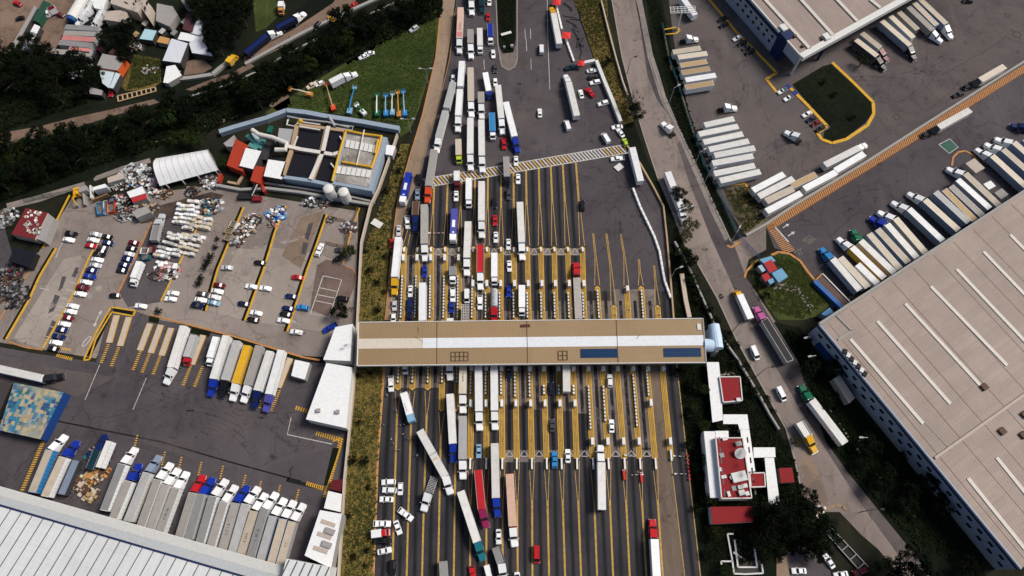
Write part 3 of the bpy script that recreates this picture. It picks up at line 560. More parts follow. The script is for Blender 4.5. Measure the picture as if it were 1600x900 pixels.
  parts = [('body', cached(('b', kind, cname), body), (0, 0, 0), []), ('roof', cached(('r', kind, cname), roof), (0, 0, 0), [])]
  for k in range(4): parts.append((('windshield', 'rear_window', 'side_window', 'side_window')[k], cached(('g', kind, k), lambda: g1(k)), (0, 0, 0), []))
  if kind == 'pickup':
   def bed():
    mb = MB(); mb.box(-h + .14, gr - .12, -w * .80, w * .80, zt + .003, zt + .012)
    mb.m(1); mb.box(-h + .1, gr - .02, -w * .93, -w * .80, zt - .1, zt + .06); mb.box(-h + .1, gr - .02, w * .80, w * .93, zt - .1, zt + .06); mb.box(-h + .02, -h + .12, -w * .93, w * .93, zt - .1, zt + .06)
    return mb.mesh('bed', [CHASSIS, P_])
   parts.append(('bed', cached(('bed', cname), bed), (0, 0, 0), []))
 wm_ = wheel_mesh(.33 if kind in ('sedan', 'hatchback') else .38, .22)
 for sx in (h - .85, -h + .85):
  for s in (-1, 1): parts.append(('wheel', wm_, (sx, s * (w - .10), 0), []))
 return parts
# ---- trucks
TW = wheel_mesh(.5, .30); TWD = wheel_mesh(.5, .58)
def tractor_parts(cname, style='bonnet', tail=1.6, fairing=True):
 """tractor unit: nose at x = 0, coupling behind x = -5.5; returns (cab mesh, children)"""
 C_ = paint(cname, .3, .18, dscale=.9)
 def cab():
  mb = MB()
  mb.loft([(0, ring(.86, .55, 1.0, 1.45, .85)), (-.25, ring(1.02, .45, 1.1, 1.62, .85)), (-1.75, ring(1.14, .45, 1.2, 1.86, .86)), (-2.15, ring(1.2, .45, 1.3, 1.95, .9))])          # hood
  mb.loft([(-2.02, ring(1.20, .6, 1.4, 1.98, .93)), (-2.75, ring(1.22, .5, 1.6, 2.72, .86)), (-3.4, ring(1.25, .5, 1.7, 2.95, .9)), (-5.35, ring(1.25, .6, 1.7, 3.15 if not fairing else 3.72, .9)), (-5.5, ring(1.22, .7, 1.7, 3.1 if not fairing else 3.72, .9))])
  for s in (-1, 1):
   mb.loft([(-.2, [(s * y, z) for y, z in ((.95, .6), (1.22, .6), (1.22, .95), (.95, 1.1))][::s]), (-1.5, [(s * y, z) for y, z in ((.95, .6), (1.24, .6), (1.24, 1.15), (.95, 1.25))][::s])])   # fenders
  mb.m(1)
  mb.box(-.04, .10, -1.18, 1.18, .35, .72)   # bumper
  for s in (-1, 1): mb.box(-.3, -.12, s * .92 - .16, s * .92 + .16, 1.0, 1.16)
  mb.m(2); mb.box(-.02, .02, -.55, .55, .75, 1.42)    # grille
  return mb.mesh('cab', [C_, CHROME, CHASSIS])
 def ws():
  mb = MB(); mb.quad((-2.12, -1.06, 2.0), (-2.12, 1.06, 2.0), (-2.72, 1.0, 2.74), (-2.72, -1.0, 2.74))
  for s in (-1, 1): mb.quad((-2.45, s * 1.235, 1.75), (-3.25, s * 1.262, 1.75), (-3.25, s * 1.19, 2.6), (-2.72, s * 1.13, 2.6))
  mb.quad((-2.74, -.92, 2.765), (-2.74, .92, 2.765), (-2.98, .92, 2.85), (-2.98, -.92, 2.85))
  mb.v = [(x + .03, y, z + .02) for x, y, z in mb.v]; return mb.mesh('windshield', GLASS)
 def frame():
  mb = MB(); 
  for s in (-1, 1): mb.box(-5.4 - tail - .4, -.6, s * .45 - .08, s * .45 + .08, .62, .92)
  mb.box(-5.5 - tail * .75, -5.5 - tail * .15, -.75, .75, .92, 1.06)
  for x in (-5.6, -6.5, -7.4): mb.box(x - .1, x + .1, -1.0, 1.0, .45, .7)
  return mb.mesh('chassis', CHASSIS)
 def tank(s):
  return MB().tube([(-2.9, s * 1.02, .72), (-4.3, s * 1.02, .72)], .30, 10).mesh('fuel_tank', CHROME)
 def stack():
  mb = MB().tube([(-5.52, 1.12, .9), (-5.52, 1.12, 3.9)], .09, 8).tube([(-5.52, -1.12, .9), (-5.52, -1.12, 3.9)], .09, 8); return mb.mesh('exhaust_stack', CHROME)
 def mir(s):
  mb = MB(); mb.box(-2.35, -2.2, s * 1.52 - .12, s * 1.52 + .12, 1.75, 2.35); mb.bar((-2.3, s * 1.2, 2.0), (-2.28, s * 1.5, 2.0), .05)
  return mb.mesh('mirror', [C_])
 key = ('trac', cname, style, fairing)
 kids = [('windshield', cached(('tws',), ws), (0, 0, 0)), ('chassis', cached(('tfr', tail), frame), (0, 0, 0)), ('fuel_tank', cached(('ttank', 1), lambda: tank(1)), (0, 0, 0)), ('fuel_tank', cached(('ttank', -1), lambda: tank(-1)), (0, 0, 0)),
  ('exhaust_stack', cached(('tst',), stack), (0, 0, 0)), ('mirror', cached(('tmir', cname, 1), lambda: mir(1)), (0, 0, 0)), ('mirror', cached(('tmir', cname, -1), lambda: mir(-1)), (0, 0, 0))]
 for s in (-1, 1): kids += [('wheel', TW, (-1.05, s * 1.02, 0)), ('wheel', TWD, (-5.95, s * .92, 0)), ('wheel', TWD, (-7.1, s * .92, 0))]
 return cached(key, cab), kids
def cabover_parts(cname, L=2.3, top=2.75):
 C_ = paint(cname, .3, .18, dscale=.9)
 def cab():
  mb = MB(); mb.loft([(0, ring(1.0, .5, 1.1, 1.45, .92)), (-.35, ring(1.10, .45, 1.3, 1.62, .92)), (-.9, ring(1.12, .5, 1.6, top - .12, .88)), (-1.3, ring(1.12, .5, 1.6, top, .88)), (-L, ring(1.12, .6, 1.6, top - .02, .88))])
  mb.m(1).box(-.03, .08, -1.08, 1.08, .35, .65)
  for s in (-1, 1): mb.box(-.12, .03, s * .82 - .14, s * .82 + .14, .8, .98)
  mb.m(0)
  for s in (-1, 1): mb.box(-.75, -.62, s * 1.34 - .1, s * 1.34 + .1, 1.55, 2.05)
  return mb.mesh('cab', [C_, CHROME])
 def ws():
  mb = MB(); mb.quad((-.34, -.96, 1.68), (-.34, .96, 1.68), (-.86, .93, top - .16), (-.86, -.93, top - .16))
  for s in (-1, 1): mb.quad((-.85, s * 1.125, 1.6), (-1.6, s * 1.125, 1.6), (-1.6, s * 1.05, top - .3), (-1.05, s * 1.05, top - .3))
  mb.v = [(x + .03, y, z + .03) for x, y, z in mb.v]; return mb.mesh('windshield', GLASS)
 return cached(('co', cname, L, top), cab), [('windshield', cached(('cows', L, top), ws), (0, 0, 0))]
def trailer_parts(L, side, roofc, wd=2.56, z0=1.12, z1=4.0, style='box', axles=2):
 """trailer with its front face at x = 0; returns (name, mesh, children)"""
 S_ = paint(side, .45, .22, dscale=.5); R_ = roofpaint(roofc); w = wd / 2
 def box():
  mb = MB(); mb.box(-L, 0, -w, w, z0, z1)
  mb.m(1)
  for x in (-L, -.08):
   for s in (-1, 1): mb.box(x, x + .08, s * w - .02 if s > 0 else s * w - .015, s * w + .015 if s > 0 else s * w + .02, z0, z1 + .02)
  for s in (-1, 1): mb.box(-L + .08, -.08, s * (w - .04) - .05, s * (w - .04) + .05, z1, z1 + .035); mb.box(-L + .08, -.08, s * w - .012, s * w + .012, z0 - .1, z0 + .04)
  for k in range(1, int(L / 1.2)):
   for s in (-1, 1): mb.box(-k * 1.2 - .03, -k * 1.2 + .03, s * w - .006, s * w + .006, z0 + .05, z1 - .05)
  return mb.mesh('trailer_box', [S_, GALV])
 def roof(): return MB().box(-L + .1, -.1, -w + .09, w - .09, z1 + .004, z1 + .022).mesh('trailer_roof', R_)
 def doors():
  mb = MB()
  for s in (-1, 1): mb.box(-L - .05, -L - .004, s * w * .5 - w * .46, s * w * .5 + w * .46, z0 + .06, z1 - .06)
  mb.m(1)
  for y in (-.9, -.35, .35, .9): mb.box(-L - .08, -L - .05, y - .02, y + .02, z0 + .05, z1 - .1)
  return mb.mesh('trailer_door', [S_, GALV])
 def under():
  mb = MB()
  for s in (-1, 1): mb.box(-L + .2, -.6, s * .5 - .06, s * .5 + .06, z0 - .28, z0 - .03); mb.box(-L + 1.0, -L + 4.2, s * .5 - .07, s * .5 + .07, .55, z0 - .28)
  for s in (-1, 1): mb.box(-2.75, -2.6, s * .9 - .06, s * .9 + .06, .1, z0 - .02); mb.box(-2.85, -2.5, s * .9 - .15, s * .9 + .15, 0, .1)
  mb.box(-L, -L + .12, -1.15, 1.15, .5, .62); mb.box(-L + .02, -L + .1, -.7, -.6, .6, z0); mb.box(-L + .02, -L + .1, .6, .7, .6, z0)
  return mb.mesh('undercarriage', CHASSIS)
 def flatdeck():
  mb = MB(); mb.box(-L, 0, -w, w, z0 + .1, z0 + .28); mb.m(1)
  for k in range(int(L / .5)): mb.box(-k * .5 - .45, -k * .5 - .05, -w + .06, w - .06, z0 + .284, z0 + .3)
  return mb.mesh('trailer_deck', [S_, R_])
 def tank():
  mb = MB(); mb.tube([(-L, 0, 2.5), (-L + .3, 0, 2.5), (-.3, 0, 2.5), (0, 0, 2.5)], [.7, 1.22, 1.22, .7], 18); mb.m(1); mb.box(-L + .6, -.6, -.28, .28, 3.68, 3.78)
  for k in range(3): mb.cyl((-L * (k + .5) / 3, 0), .3, 3.6, 3.95, 10)
  for s in (-1, 1): mb.tube([(-L + .5, s * .5, 3.85), (-.5, s * .5, 3.85)], .035, 6)
  return mb.mesh('tank_body', [S_, GALV])
 def opentop():
  mb = MB(); mb.box(-L, 0, -w, w, z0, z0 + .25)
  for s in (-1, 1): mb.box(-L, 0, s * w - .05, s * w + .05, z0 + .25, z1 - .6)
  mb.box(-.06, 0, -w + .05, w - .05, z0 + .25, z1 - .6); mb.box(-L, -L + .06, -w + .05, w - .05, z0 + .25, z1 - .6)
  mb.m(1).box(-L + .07, -.07, -w + .06, w - .06, z0 + .25, z1 - .9)
  return mb.mesh('open_body', [S_, R_])
 def grid():
  mb = MB(); mb.box(-L, 0, -w, w, z0, z0 + .25); mb.m(1).box(-L + .1, -.1, -w + .1, w - .1, z0 + .25, z1 - .25); mb.m(0)
  nx = max(2, int(L / .55))
  for k in range(nx + 1):
   x = -L + k * L / nx; mb.box(x - .06, x + .06, -w, w, z1 - .1, z1)
   for s in (-1, 1): mb.box(x - .05, x + .05, s * w - .05, s * w + .05, z0 + .25, z1 - .1)
  for k in range(5): y = -w + k * w / 2; mb.box(-L, 0, y - .06, y + .06, z1 - .085, z1 + .012)
  return mb.mesh('cage_body', [S_, R_])
 k = (L, side, roofc, wd, z0, z1, style); kids = []
 if style == 'box': main = ('trailer_box', cached(('tb',) + k, box)); kids += [('trailer_roof', cached(('tr',) + k, roof), (0, 0, 0)), ('trailer_door', cached(('td',) + k, doors), (0, 0, 0))]
 elif style == 'flat': main = ('trailer_deck', cached(('tf',) + k, flatdeck))
 elif style == 'tank': main = ('tank_body', cached(('tt',) + k, tank))
 elif style == 'grid': main = ('cage_body', cached(('tg',) + k, grid))
 else: main = ('open_body', cached(('to',) + k, opentop))
 kids.append(('undercarriage', cached(('tu', L, z0), under), (0, 0, 0)))
 xs = [-L + 1.5, -L + 2.75] if axles == 2 else [-L + 1.6]
 for x in xs:
  for s in (-1, 1): kids.append(('wheel', TWD, (x, s * (w - .34), 0)))
 return main[0], main[1], kids
def bus_parts(L, c1, c2):
 B_ = paint(c1, .28, .12); R_ = paint(c2, .35, .2, dscale=.4); w = 1.28; h = L / 2
 def body():
  mb = MB(); mb.m(0).loft([(h, ring(1.12, .5, 1.4, 2.6, .9)), (h - .25, ring(w, .35, 1.6, 3.3, .92)), (h - .9, ring(w, .35, 1.6, 3.45, .93)), (h - 2.6, ring(w, .35, 1.6, 3.5, .93))])
  mb.m(1).loft([(h - 2.6, ring(w, .35, 1.6, 3.5, .93)), (-h + .3, ring(w, .35, 1.6, 3.5, .93)), (-h, ring(w * .95, .45, 1.6, 3.2, .9))]); return mb.mesh('body', [B_, R_])
 def ws(): return MB().quad((h + .02, -1.05, 1.35), (h + .02, 1.05, 1.35), (h - .2, 1.1, 3.05), (h - .2, -1.1, 3.05)).mesh('windshield', GLASS)
 def sw(s):
  mb = MB()
  for k in range(6): a = h - 1.3 - k * (L - 2.6) / 6; mb.quad((a, s * (w + .01), 1.75), (a - (L - 3.4) / 6, s * (w + .01), 1.75), (a - (L - 3.4) / 6, s * (w - .02), 2.85), (a, s * (w - .02), 2.85))
  return mb.mesh('side_window', GLASS)
 def ac(): 
  mb = MB().box(-1.6, 1.4, -.55, .55, 3.5, 3.72); mb.box(h - 3.6, h - 3.0, -.35, .35, 3.48, 3.58); return mb.mesh('roof_unit', paint('white', .4, .2))
 P_ = [('body', cached(('bus', L, c1, c2), body), (0, 0, 0), []), ('windshield', cached(('busw', L), ws), (0, 0, 0), []), ('roof_unit', cached(('busa', L), ac), (0, 0, 0), [])]
 for s in (-1, 1): P_.append(('side_window', cached(('buss', L, s), lambda: sw(s)), (0, 0, 0), []))
 for x in (h - 2.4, -h + 3.0):
  for s in (-1, 1): P_.append(('wheel', TW, (x, s * 1.08, 0), []))
 return P_
def put(root, parts):
 for nm, me, loc, kids in parts:
  o = place(me, nm, root, loc)
  for k in kids: place(k[1], k[0], o, k[2])
GROUND_Z = .05
VEH = []
def pose(F, R, zf, zr):
 f, r = P(*F, zf), P(*R, zr); d = f - r; d.z = 0; return f, r, math.atan2(d.y, d.x), d.length
def local_child(root, me, name, at, ang, kids=()):
 """part placed at a world ground point and heading, under the rotated root"""
 inv = (Matrix.Translation(root.location) @ Matrix.Rotation(root.rotation_euler.z, 4, 'Z')).inverted(); p = inv @ Vector((at.x, at.y, GROUND_Z))
 o = place(me, name, root, p, ang - root.rotation_euler.z)
 for k in kids: place(k[1], k[0], o, k[2])
 return o
def q5(x): return round(x * 2) / 2
def V(kind, F, R, col, label, group=None, side='white', roof=None, J=None, cabm=6.0, wd=2.56, **kw):
 names = dict(sedan='car', hatchback='car', suv='suv', pickup='pickup_truck', van='van', semi='semi_truck', double='double_trailer_truck', box='box_truck', bobtail='tractor_unit', trailer='parked_trailer', bus='bus', tanker='tanker_truck', flat='flatbed_truck', open='open_truck', grid='cage_truck')
 cats = dict(sedan='car', hatchback='car', suv='car', pickup='pickup', van='van', semi='truck', double='truck', box='truck', bobtail='truck', trailer='trailer', bus='bus', tanker='truck', flat='truck', open='truck', grid='truck')
 roof = roof or (side if side in ('white', 'offwhite', 'cream', 'grey', 'lightgrey', 'palegrey', 'warmgrey') else side)
 if kind in CARS:
  z = .8 if kind != 'van' else 1.6; f, r, a, L = pose(F, R, z, z); mid = (f + r) / 2; root = thing(names[kind], label, cats[kind], (mid.x, mid.y, GROUND_Z), a, group); put(root, car_parts(kind, col))
 elif kind == 'bus':
  f, r, a, L = pose(F, R, 2.6, 3.4); L = q5(min(13.5, max(7, L))); mid = (f + r) / 2; root = thing('bus', label, 'bus', (mid.x, mid.y, GROUND_Z), a, group); put(root, bus_parts(L, col, side))
 elif kind == 'bobtail':
  f, r, a, L = pose(F, R, 1.4, 1.0); mid = (f + r) / 2; root = thing('tractor_unit', label, 'truck', (mid.x, mid.y, GROUND_Z), a, group); me, kids = tractor_parts(col); local_child(root, me, 'cab', f, a, kids)
 elif kind == 'trailer':
  f, r, a, L = pose(F, R, 4.0, 4.0); L = q5(min(16.5, max(5, L))); mid = (f + r) / 2; root = thing('parked_trailer', label, 'trailer', (mid.x, mid.y, GROUND_Z), a, group)
  nm, me, kids = trailer_parts(L, side, roof, wd, **kw); o = place(me, nm, root, (L / 2, 0, 0))
  for k in kids: place(k[1], k[0], o, k[2])
 elif kind in ('semi', 'double', 'tanker', 'flat', 'open', 'grid'):
  st = dict(semi='box', double='box', tanker='tank', flat='flat', open='open', grid='grid')[kind]
  if J is None:
   f, r, a, L = pose(F, R, 1.5, 4.0 if st != 'flat' else 1.4); j = f - Vector((math.cos(a), math.sin(a), 0)) * cabm; ac = a; TL = L - cabm
  else:
   j, r, a, TL = pose(J, R, 4.0 if st != 'flat' else 1.4, 4.0 if st != 'flat' else 1.4); f = P(*F, 1.5); d = f - j; ac = math.atan2(d.y, d.x); f = j + Vector((math.cos(ac), math.sin(ac), 0)) * min(cabm, max(5.6, math.hypot(d.x, d.y)))
  mid = (j + r) / 2; root = thing(names[kind], label, cats[kind], (mid.x, mid.y, GROUND_Z), a, group)
  me, kids = tractor_parts(col); local_child(root, me, 'cab', f, ac, kids)
  ux = Vector((math.cos(a), math.sin(a), 0))
  if kind == 'double':
   h = q5((TL - 1.6) / 2); h = min(13, max(6, h))
   for k in range(2):
    nm, me, kids = trailer_parts(h, side, roof if not isinstance(roof, tuple) else roof[k], wd, axles=2); local_child(root, me, 'trailer_box', j - ux * (k * (h + 1.6)), a, kids)
   dm = cached(('dolly',), lambda: MB().box(-1.6, .1, -.12, .12, .8, .95).box(-2.6, -1.4, -.9, .9, .75, 1.05).mesh('dolly', CHASSIS)); local_child(root, dm, 'dolly', j - ux * h, a)
  else:
   h = q5(min(17, max(5, TL))); nm, me, kids = trailer_parts(h, side, roof, wd, style=st, **kw); local_child(root, me, nm, j, a, kids)
  VEH.append((root, j, a, TL))
 elif kind == 'box':
  f, r, a, L = pose(F, R, 1.6, 3.3); cabl = kw.pop('cabl', 2.4); bl = q5(min(9.5, max(3, L - cabl - .15))); mid = (f + r) / 2; root = thing('box_truck', label, 'truck', (mid.x, mid.y, GROUND_Z), a, group)
  me, kids = cabover_parts(col); o = local_child(root, me, 'cab', f, a, kids); ux = Vector((math.cos(a), math.sin(a), 0))
  for s in (-1, 1): place(wheel_mesh(.42, .26), 'wheel', o, (-1.15, s * .95, 0))
  nm, me, kids = trailer_parts(bl, side, roof, 2.4, .95, 3.3, axles=1, **kw); local_child(root, me, 'cargo_box' if nm == 'trailer_box' else nm, f - ux * (cabl + .12), a, [(k[0].replace('trailer', 'cargo'), k[1], k[2]) for k in kids])
 return root
ORD = ['first', 'second', 'third', 'fourth', 'fifth', 'sixth', 'seventh', 'eighth', 'ninth', 'tenth', 'eleventh', 'twelfth', 'thirteenth', 'fourteenth', 'fifteenth', 'sixteenth', 'seventeenth', 'eighteenth', 'nineteenth', 'twentieth']
NAMEK = dict(sedan='sedan', hatchback='hatchback', suv='SUV', pickup='pickup', van='van')
def row(items, where, group, only=None):
 """cars parked side by side: (kind, x, y, colour) centres with a shared heading; labels count along the row"""
 for k, (kind, x, y, col, hd, ln) in enumerate(items):
  c_, s_ = math.cos(rad(hd)), -math.sin(rad(hd)); h = ln / 2
  V(kind, (x + c_ * h, y + s_ * h), (x - c_ * h, y - s_ * h), col, f'{word(col)} {NAMEK[kind]}, {ORD[k]} {where}', group)
# ================================================================ buildings and other structures
W_BG = plain('wall_bluegrey', (.30, .335, .41), .6); W_NAVY = plain('trim_navy', (.012, .022, .075), .5); SHADE_WALL = plain('painted_shade_wall', (.05, .047, .045), .8); W_WHITE = plain('wall_white', (.62, .61, .58), .7); W_TAN = plain('wall_tan', (.42, .29, .17), .8); W_GREY = plain('wall_grey', (.30, .29, .27), .85)  # near-black wall colour paints in the shade below roofs on open frames
W_LB = plain('wall_light_blue', (.26, .32, .385), .7); W_RED = plain('wall_red', (.36, .04, .018), .6); W_ORANGE = plain('wall_orange', (.60, .10, .02), .7); W_BEIGE = plain('wall_beige', (.48, .40, .32), .8)
def sheetroof(name, col, rotz, period=1.0, seam=.3, stain=.5, dark=None, panel=6.0):
 """profiled metal roof: fine ribs, lapped sheets of slightly different tone, stains"""
 if name in MATS: return MATS[name]
 m, n, b = nodes(name); v = objco(n, None, rotz); v0 = objco(n); dark = dark or tuple(x * .62 for x in col)
 wv = n.nodes.new('ShaderNodeTexWave'); wv.bands_direction = 'X'; wv.inputs['Scale'].default_value = .314 / period; n.links.new(v, wv.inputs[0])
 br = n.nodes.new('ShaderNodeTexBrick'); br.inputs['Scale'].default_value = 1.0; br.inputs['Brick Width'].default_value = panel * 2.2; br.inputs['Row Height'].default_value = panel * .42; br.inputs['Mortar Size'].default_value = .02
 br.inputs['Color1'].default_value = c4(col); br.inputs['Color2'].default_value = c4(tuple(x * .86 for x in col)); br.inputs['Mortar'].default_value = c4(dark); n.links.new(v, br.inputs[0])
 c = mix(n, br.outputs[0], dark, ramp(n, noise(n, v0, .05, 6, .7), .4, .72, 0, stain)); c = mix(n, c, dark, ramp(n, wv.outputs[1], .6, 1, 0, seam)); c = mix(n, c, dark, ramp(n, noise(n, objco(n, (.15, 2.5, 1), rotz), .4, 4, .7), .52, .8, 0, stain))
 n.links.new(c, b.inputs['Base Color']); b.inputs['Roughness'].default_value = .55; b.inputs['Specular IOR Level'].default_value = .2; bump(n, b, wv.outputs[1], .35, .06); MATS[name] = m; return m
ROOFW = plain('flat_roof_white', (.74, .74, .73), .7); ROOFRED = plain('flat_roof_red', (.22, .010, .013), .7); ROOFGREY = plain('flat_roof_grey', (.30, .28, .27), .85); ROOFTAN = plain('flat_roof_tan', (.44, .37, .31), .85)
def centre(L): return Vector((sum(p.x for p in L) / len(L), sum(p.y for p in L) / len(L), 0))
def building(name, label, cat, px, h, wm, rmat, group=None, parapet=0.0, windows=(), eave=0.0, z0=0.0):
 """px: roof outline in the survey, at height h"""
 R = PP(px, h); c_ = centre(R); d = R[1] - R[0]; root = thing(name, label, cat, c_, math.atan2(d.y, d.x), group)
 area = sum(R[i].x * R[(i + 1) % len(R)].y - R[(i + 1) % len(R)].x * R[i].y for i in range(len(R)))
 if area < 0: R = R[::-1]
 W = [c_ + (p - c_) * (1 - eave) for p in R]
 MB().prism([(p.x, p.y) for p in W], z0, h - .25).build('wall', wm, root, True)
 rf = MB().prism([(p.x, p.y) for p in R], h - .25, h, bottom=True).build('roof', rmat, root, True)
 if parapet:
  mb = MB(); kerb(mb, [c_ + (p - c_) * .985 for p in R + [R[0]]], .35, h + .004, h + parapet); mb.build('parapet', wm, root, True)
 for i, k, zz in windows:     # wall index, count, sill height
  a, b_ = W[i], W[(i + 1) % len(W)]; e = (b_ - a); L = e.length; e.normalize(); nr = Vector((e.y, -e.x, 0))
  for q in range(k):
   m_ = a + e * L * (q + .5) / k + nr * .03; mb = MB(); s = min(.9, L / k * .3); zt = min(zz + 1.2, h - .5)
   mb.hexa([m_ - e * s + Vector((0, 0, zz)), m_ + e * s + Vector((0, 0, zz)), m_ + e * s - nr * .1 + Vector((0, 0, zz)), m_ - e * s - nr * .1 + Vector((0, 0, zz))], [m_ - e * s + Vector((0, 0, zt)), m_ + e * s + Vector((0, 0, zt)), m_ + e * s - nr * .1 + Vector((0, 0, zt)), m_ - e * s - nr * .1 + Vector((0, 0, zt))]); mb.build('window', GLASS, root, True)
 return root
def roofbox(root, name, x, y, z, sx, sy, sz, mt, ang=0.0):
 """small plant on a roof, a part of the building"""
 c_ = P(x, y, z); R = Matrix.Rotation(ang, 3, 'Z'); mb = MB(); B = [c_ + R @ Vector((a * sx / 2, b_ * sy / 2, 0)) for a, b_ in ((-1, -1), (1, -1), (1, 1), (-1, 1))]; mb.hexa(B, [p + Vector((0, 0, sz)) for p in B]); return mb.build(name, mt, root, True)
# ---- toll canopy
reg(); CZ = 8.6
A, B, C, D = P(561.5, 504, CZ), P(1097, 498, CZ), P(1102, 566, CZ), P(559.5, 571, CZ)
can = thing('toll_canopy', 'long tan toll plaza canopy with a white middle strip and two blue solar arrays', 'canopy', centre([A, B, C, D]), math.atan2((B - A).y, (B - A).x))
def cp(s, t): return (A.lerp(B, s)).lerp(D.lerp(C, s), t)
CAN_T = sheetroof('canopy_sheet_tan', (.30, .205, .11), 0, .5, .06, .3, panel=30); CAN_W = plain('canopy_strip_white', (.66, .68, .70), .6); CAN_C = plain('canopy_strip_cream', (.58, .51, .42), .6)
def slab(s0, s1, t0, t1, z0, z1): Q = [cp(s0, t0), cp(s0, t1), cp(s1, t1), cp(s1, t0)]; return MB().prism([(p.x, p.y) for p in Q], z0, z1, bottom=True)
slab(0, 1, 0, .385, CZ - .7, CZ).build('roof_panel', CAN_T, can, True); slab(0, 1, .62, 1, CZ - .7, CZ).build('roof_panel', CAN_T, can, True)
slab(.0, .185, .386, .619, CZ - .6, CZ + .1).build('roof_strip', CAN_C, can, True); slab(.1855, 1, .386, .619, CZ - .6, CZ + .1).build('roof_strip', CAN_W, can, True)
slab(-.002, 1.002, -.012, .004, CZ - .9, CZ + .22).build('fascia', W_WHITE, can, True); slab(-.002, 1.002, .997, 1.013, CZ - .9, CZ + .22).build('fascia', W_WHITE, can, True)
slab(-.004, -.0005, -.01, 1.01, CZ - .9, CZ + .22).build('fascia', W_WHITE, can, True); slab(1.0005, 1.004, -.01, 1.01, CZ - .9, CZ + .22).build('fascia', W_GREY, can, True)
PV = plain('solar_glass', (.008, .032, .085), .25)
for s0, s1 in ((.642, .748), (.882, .989)):
 slab(s0, s1, .68, .875, CZ + .12, CZ + .2).build('solar_panel', PV, can, True); mb = MB()
 for k in range(13): p, q = cp(s0 + (s1 - s0) * k / 12, .68), cp(s0 + (s1 - s0) * k / 12, .875); mb.bar(p + Vector((0, 0, .212)), q + Vector((0, 0, .212)), .06, .02)
 for t in (.68, .775, .875): mb.bar(cp(s0, t) + Vector((0, 0, .226)), cp(s1, t) + Vector((0, 0, .226)), .09, .02)
 mb.build('panel_frame', plain('pv_frame', (.02, .06, .14), .5), can, True)
FR_ = plain('frame_brown', (.10, .06, .035), .7)
for s0, s1, n_ in ((.268, .317, 4), (.577, .603, 2)):
 mb = MB()
 for k in range(n_ + 1): mb.bar(cp(s0 + (s1 - s0) * k / n_, .72) + Vector((0, 0, .2)), cp(s0 + (s1 - s0) * k / n_, .92) + Vector((0, 0, .2)), .16)
 for t in (.72, .82, .92): mb.bar(cp(s0, t) + Vector((0, 0, .31)), cp(s1, t) + Vector((0, 0, .31)), .14, .1)
 mb.build('roof_frame', FR_, can, True)
mb = MB(); mb.bar(cp(.468, .13) + Vector((0, 0, .05)), cp(.497, .12) + Vector((0, 0, .05)), 1.1, .05); mb.build('roof_stain_patch', plain('rust', (.09, .03, .02), .8), can, True)
for s, t0, t1 in ((.2265, .0, 1), (.488, 0, 1), (.749, 0, 1)): mb = MB(); mb.bar(cp(s, t0) + Vector((0, 0, .13)), cp(s, t1) + Vector((0, 0, .13)), .18, .06); mb.build('roof_joint', FR_, can, True)
for p, q in (((.163, .36), (.186, .47)), ((.805, .46), (.815, .36)), ((.172, .13), (.172, .26))): mb = MB(); mb.bar(cp(*p) + Vector((0, 0, .16)), cp(*q) + Vector((0, 0, .16)), .12, .05); mb.build('roof_cable', FR_, can, True)
roofbox(can, 'roof_hatch', 1092, 511, CZ, 1.2, 2.2, .3, W_WHITE);
for i in range(1, 20):
 for y in (516, 556): c_ = LP(i, y); place(cached(('ccol',), lambda: MB().box(-.3, .3, -.3, .3, 0, CZ - .72).mesh('column', W_GREY)), 'column', can, (Matrix.Translation(can.location) @ Matrix.Rotation(can.rotation_euler.z, 4, 'Z')).inverted() @ Vector((c_.x, c_.y, 0)))
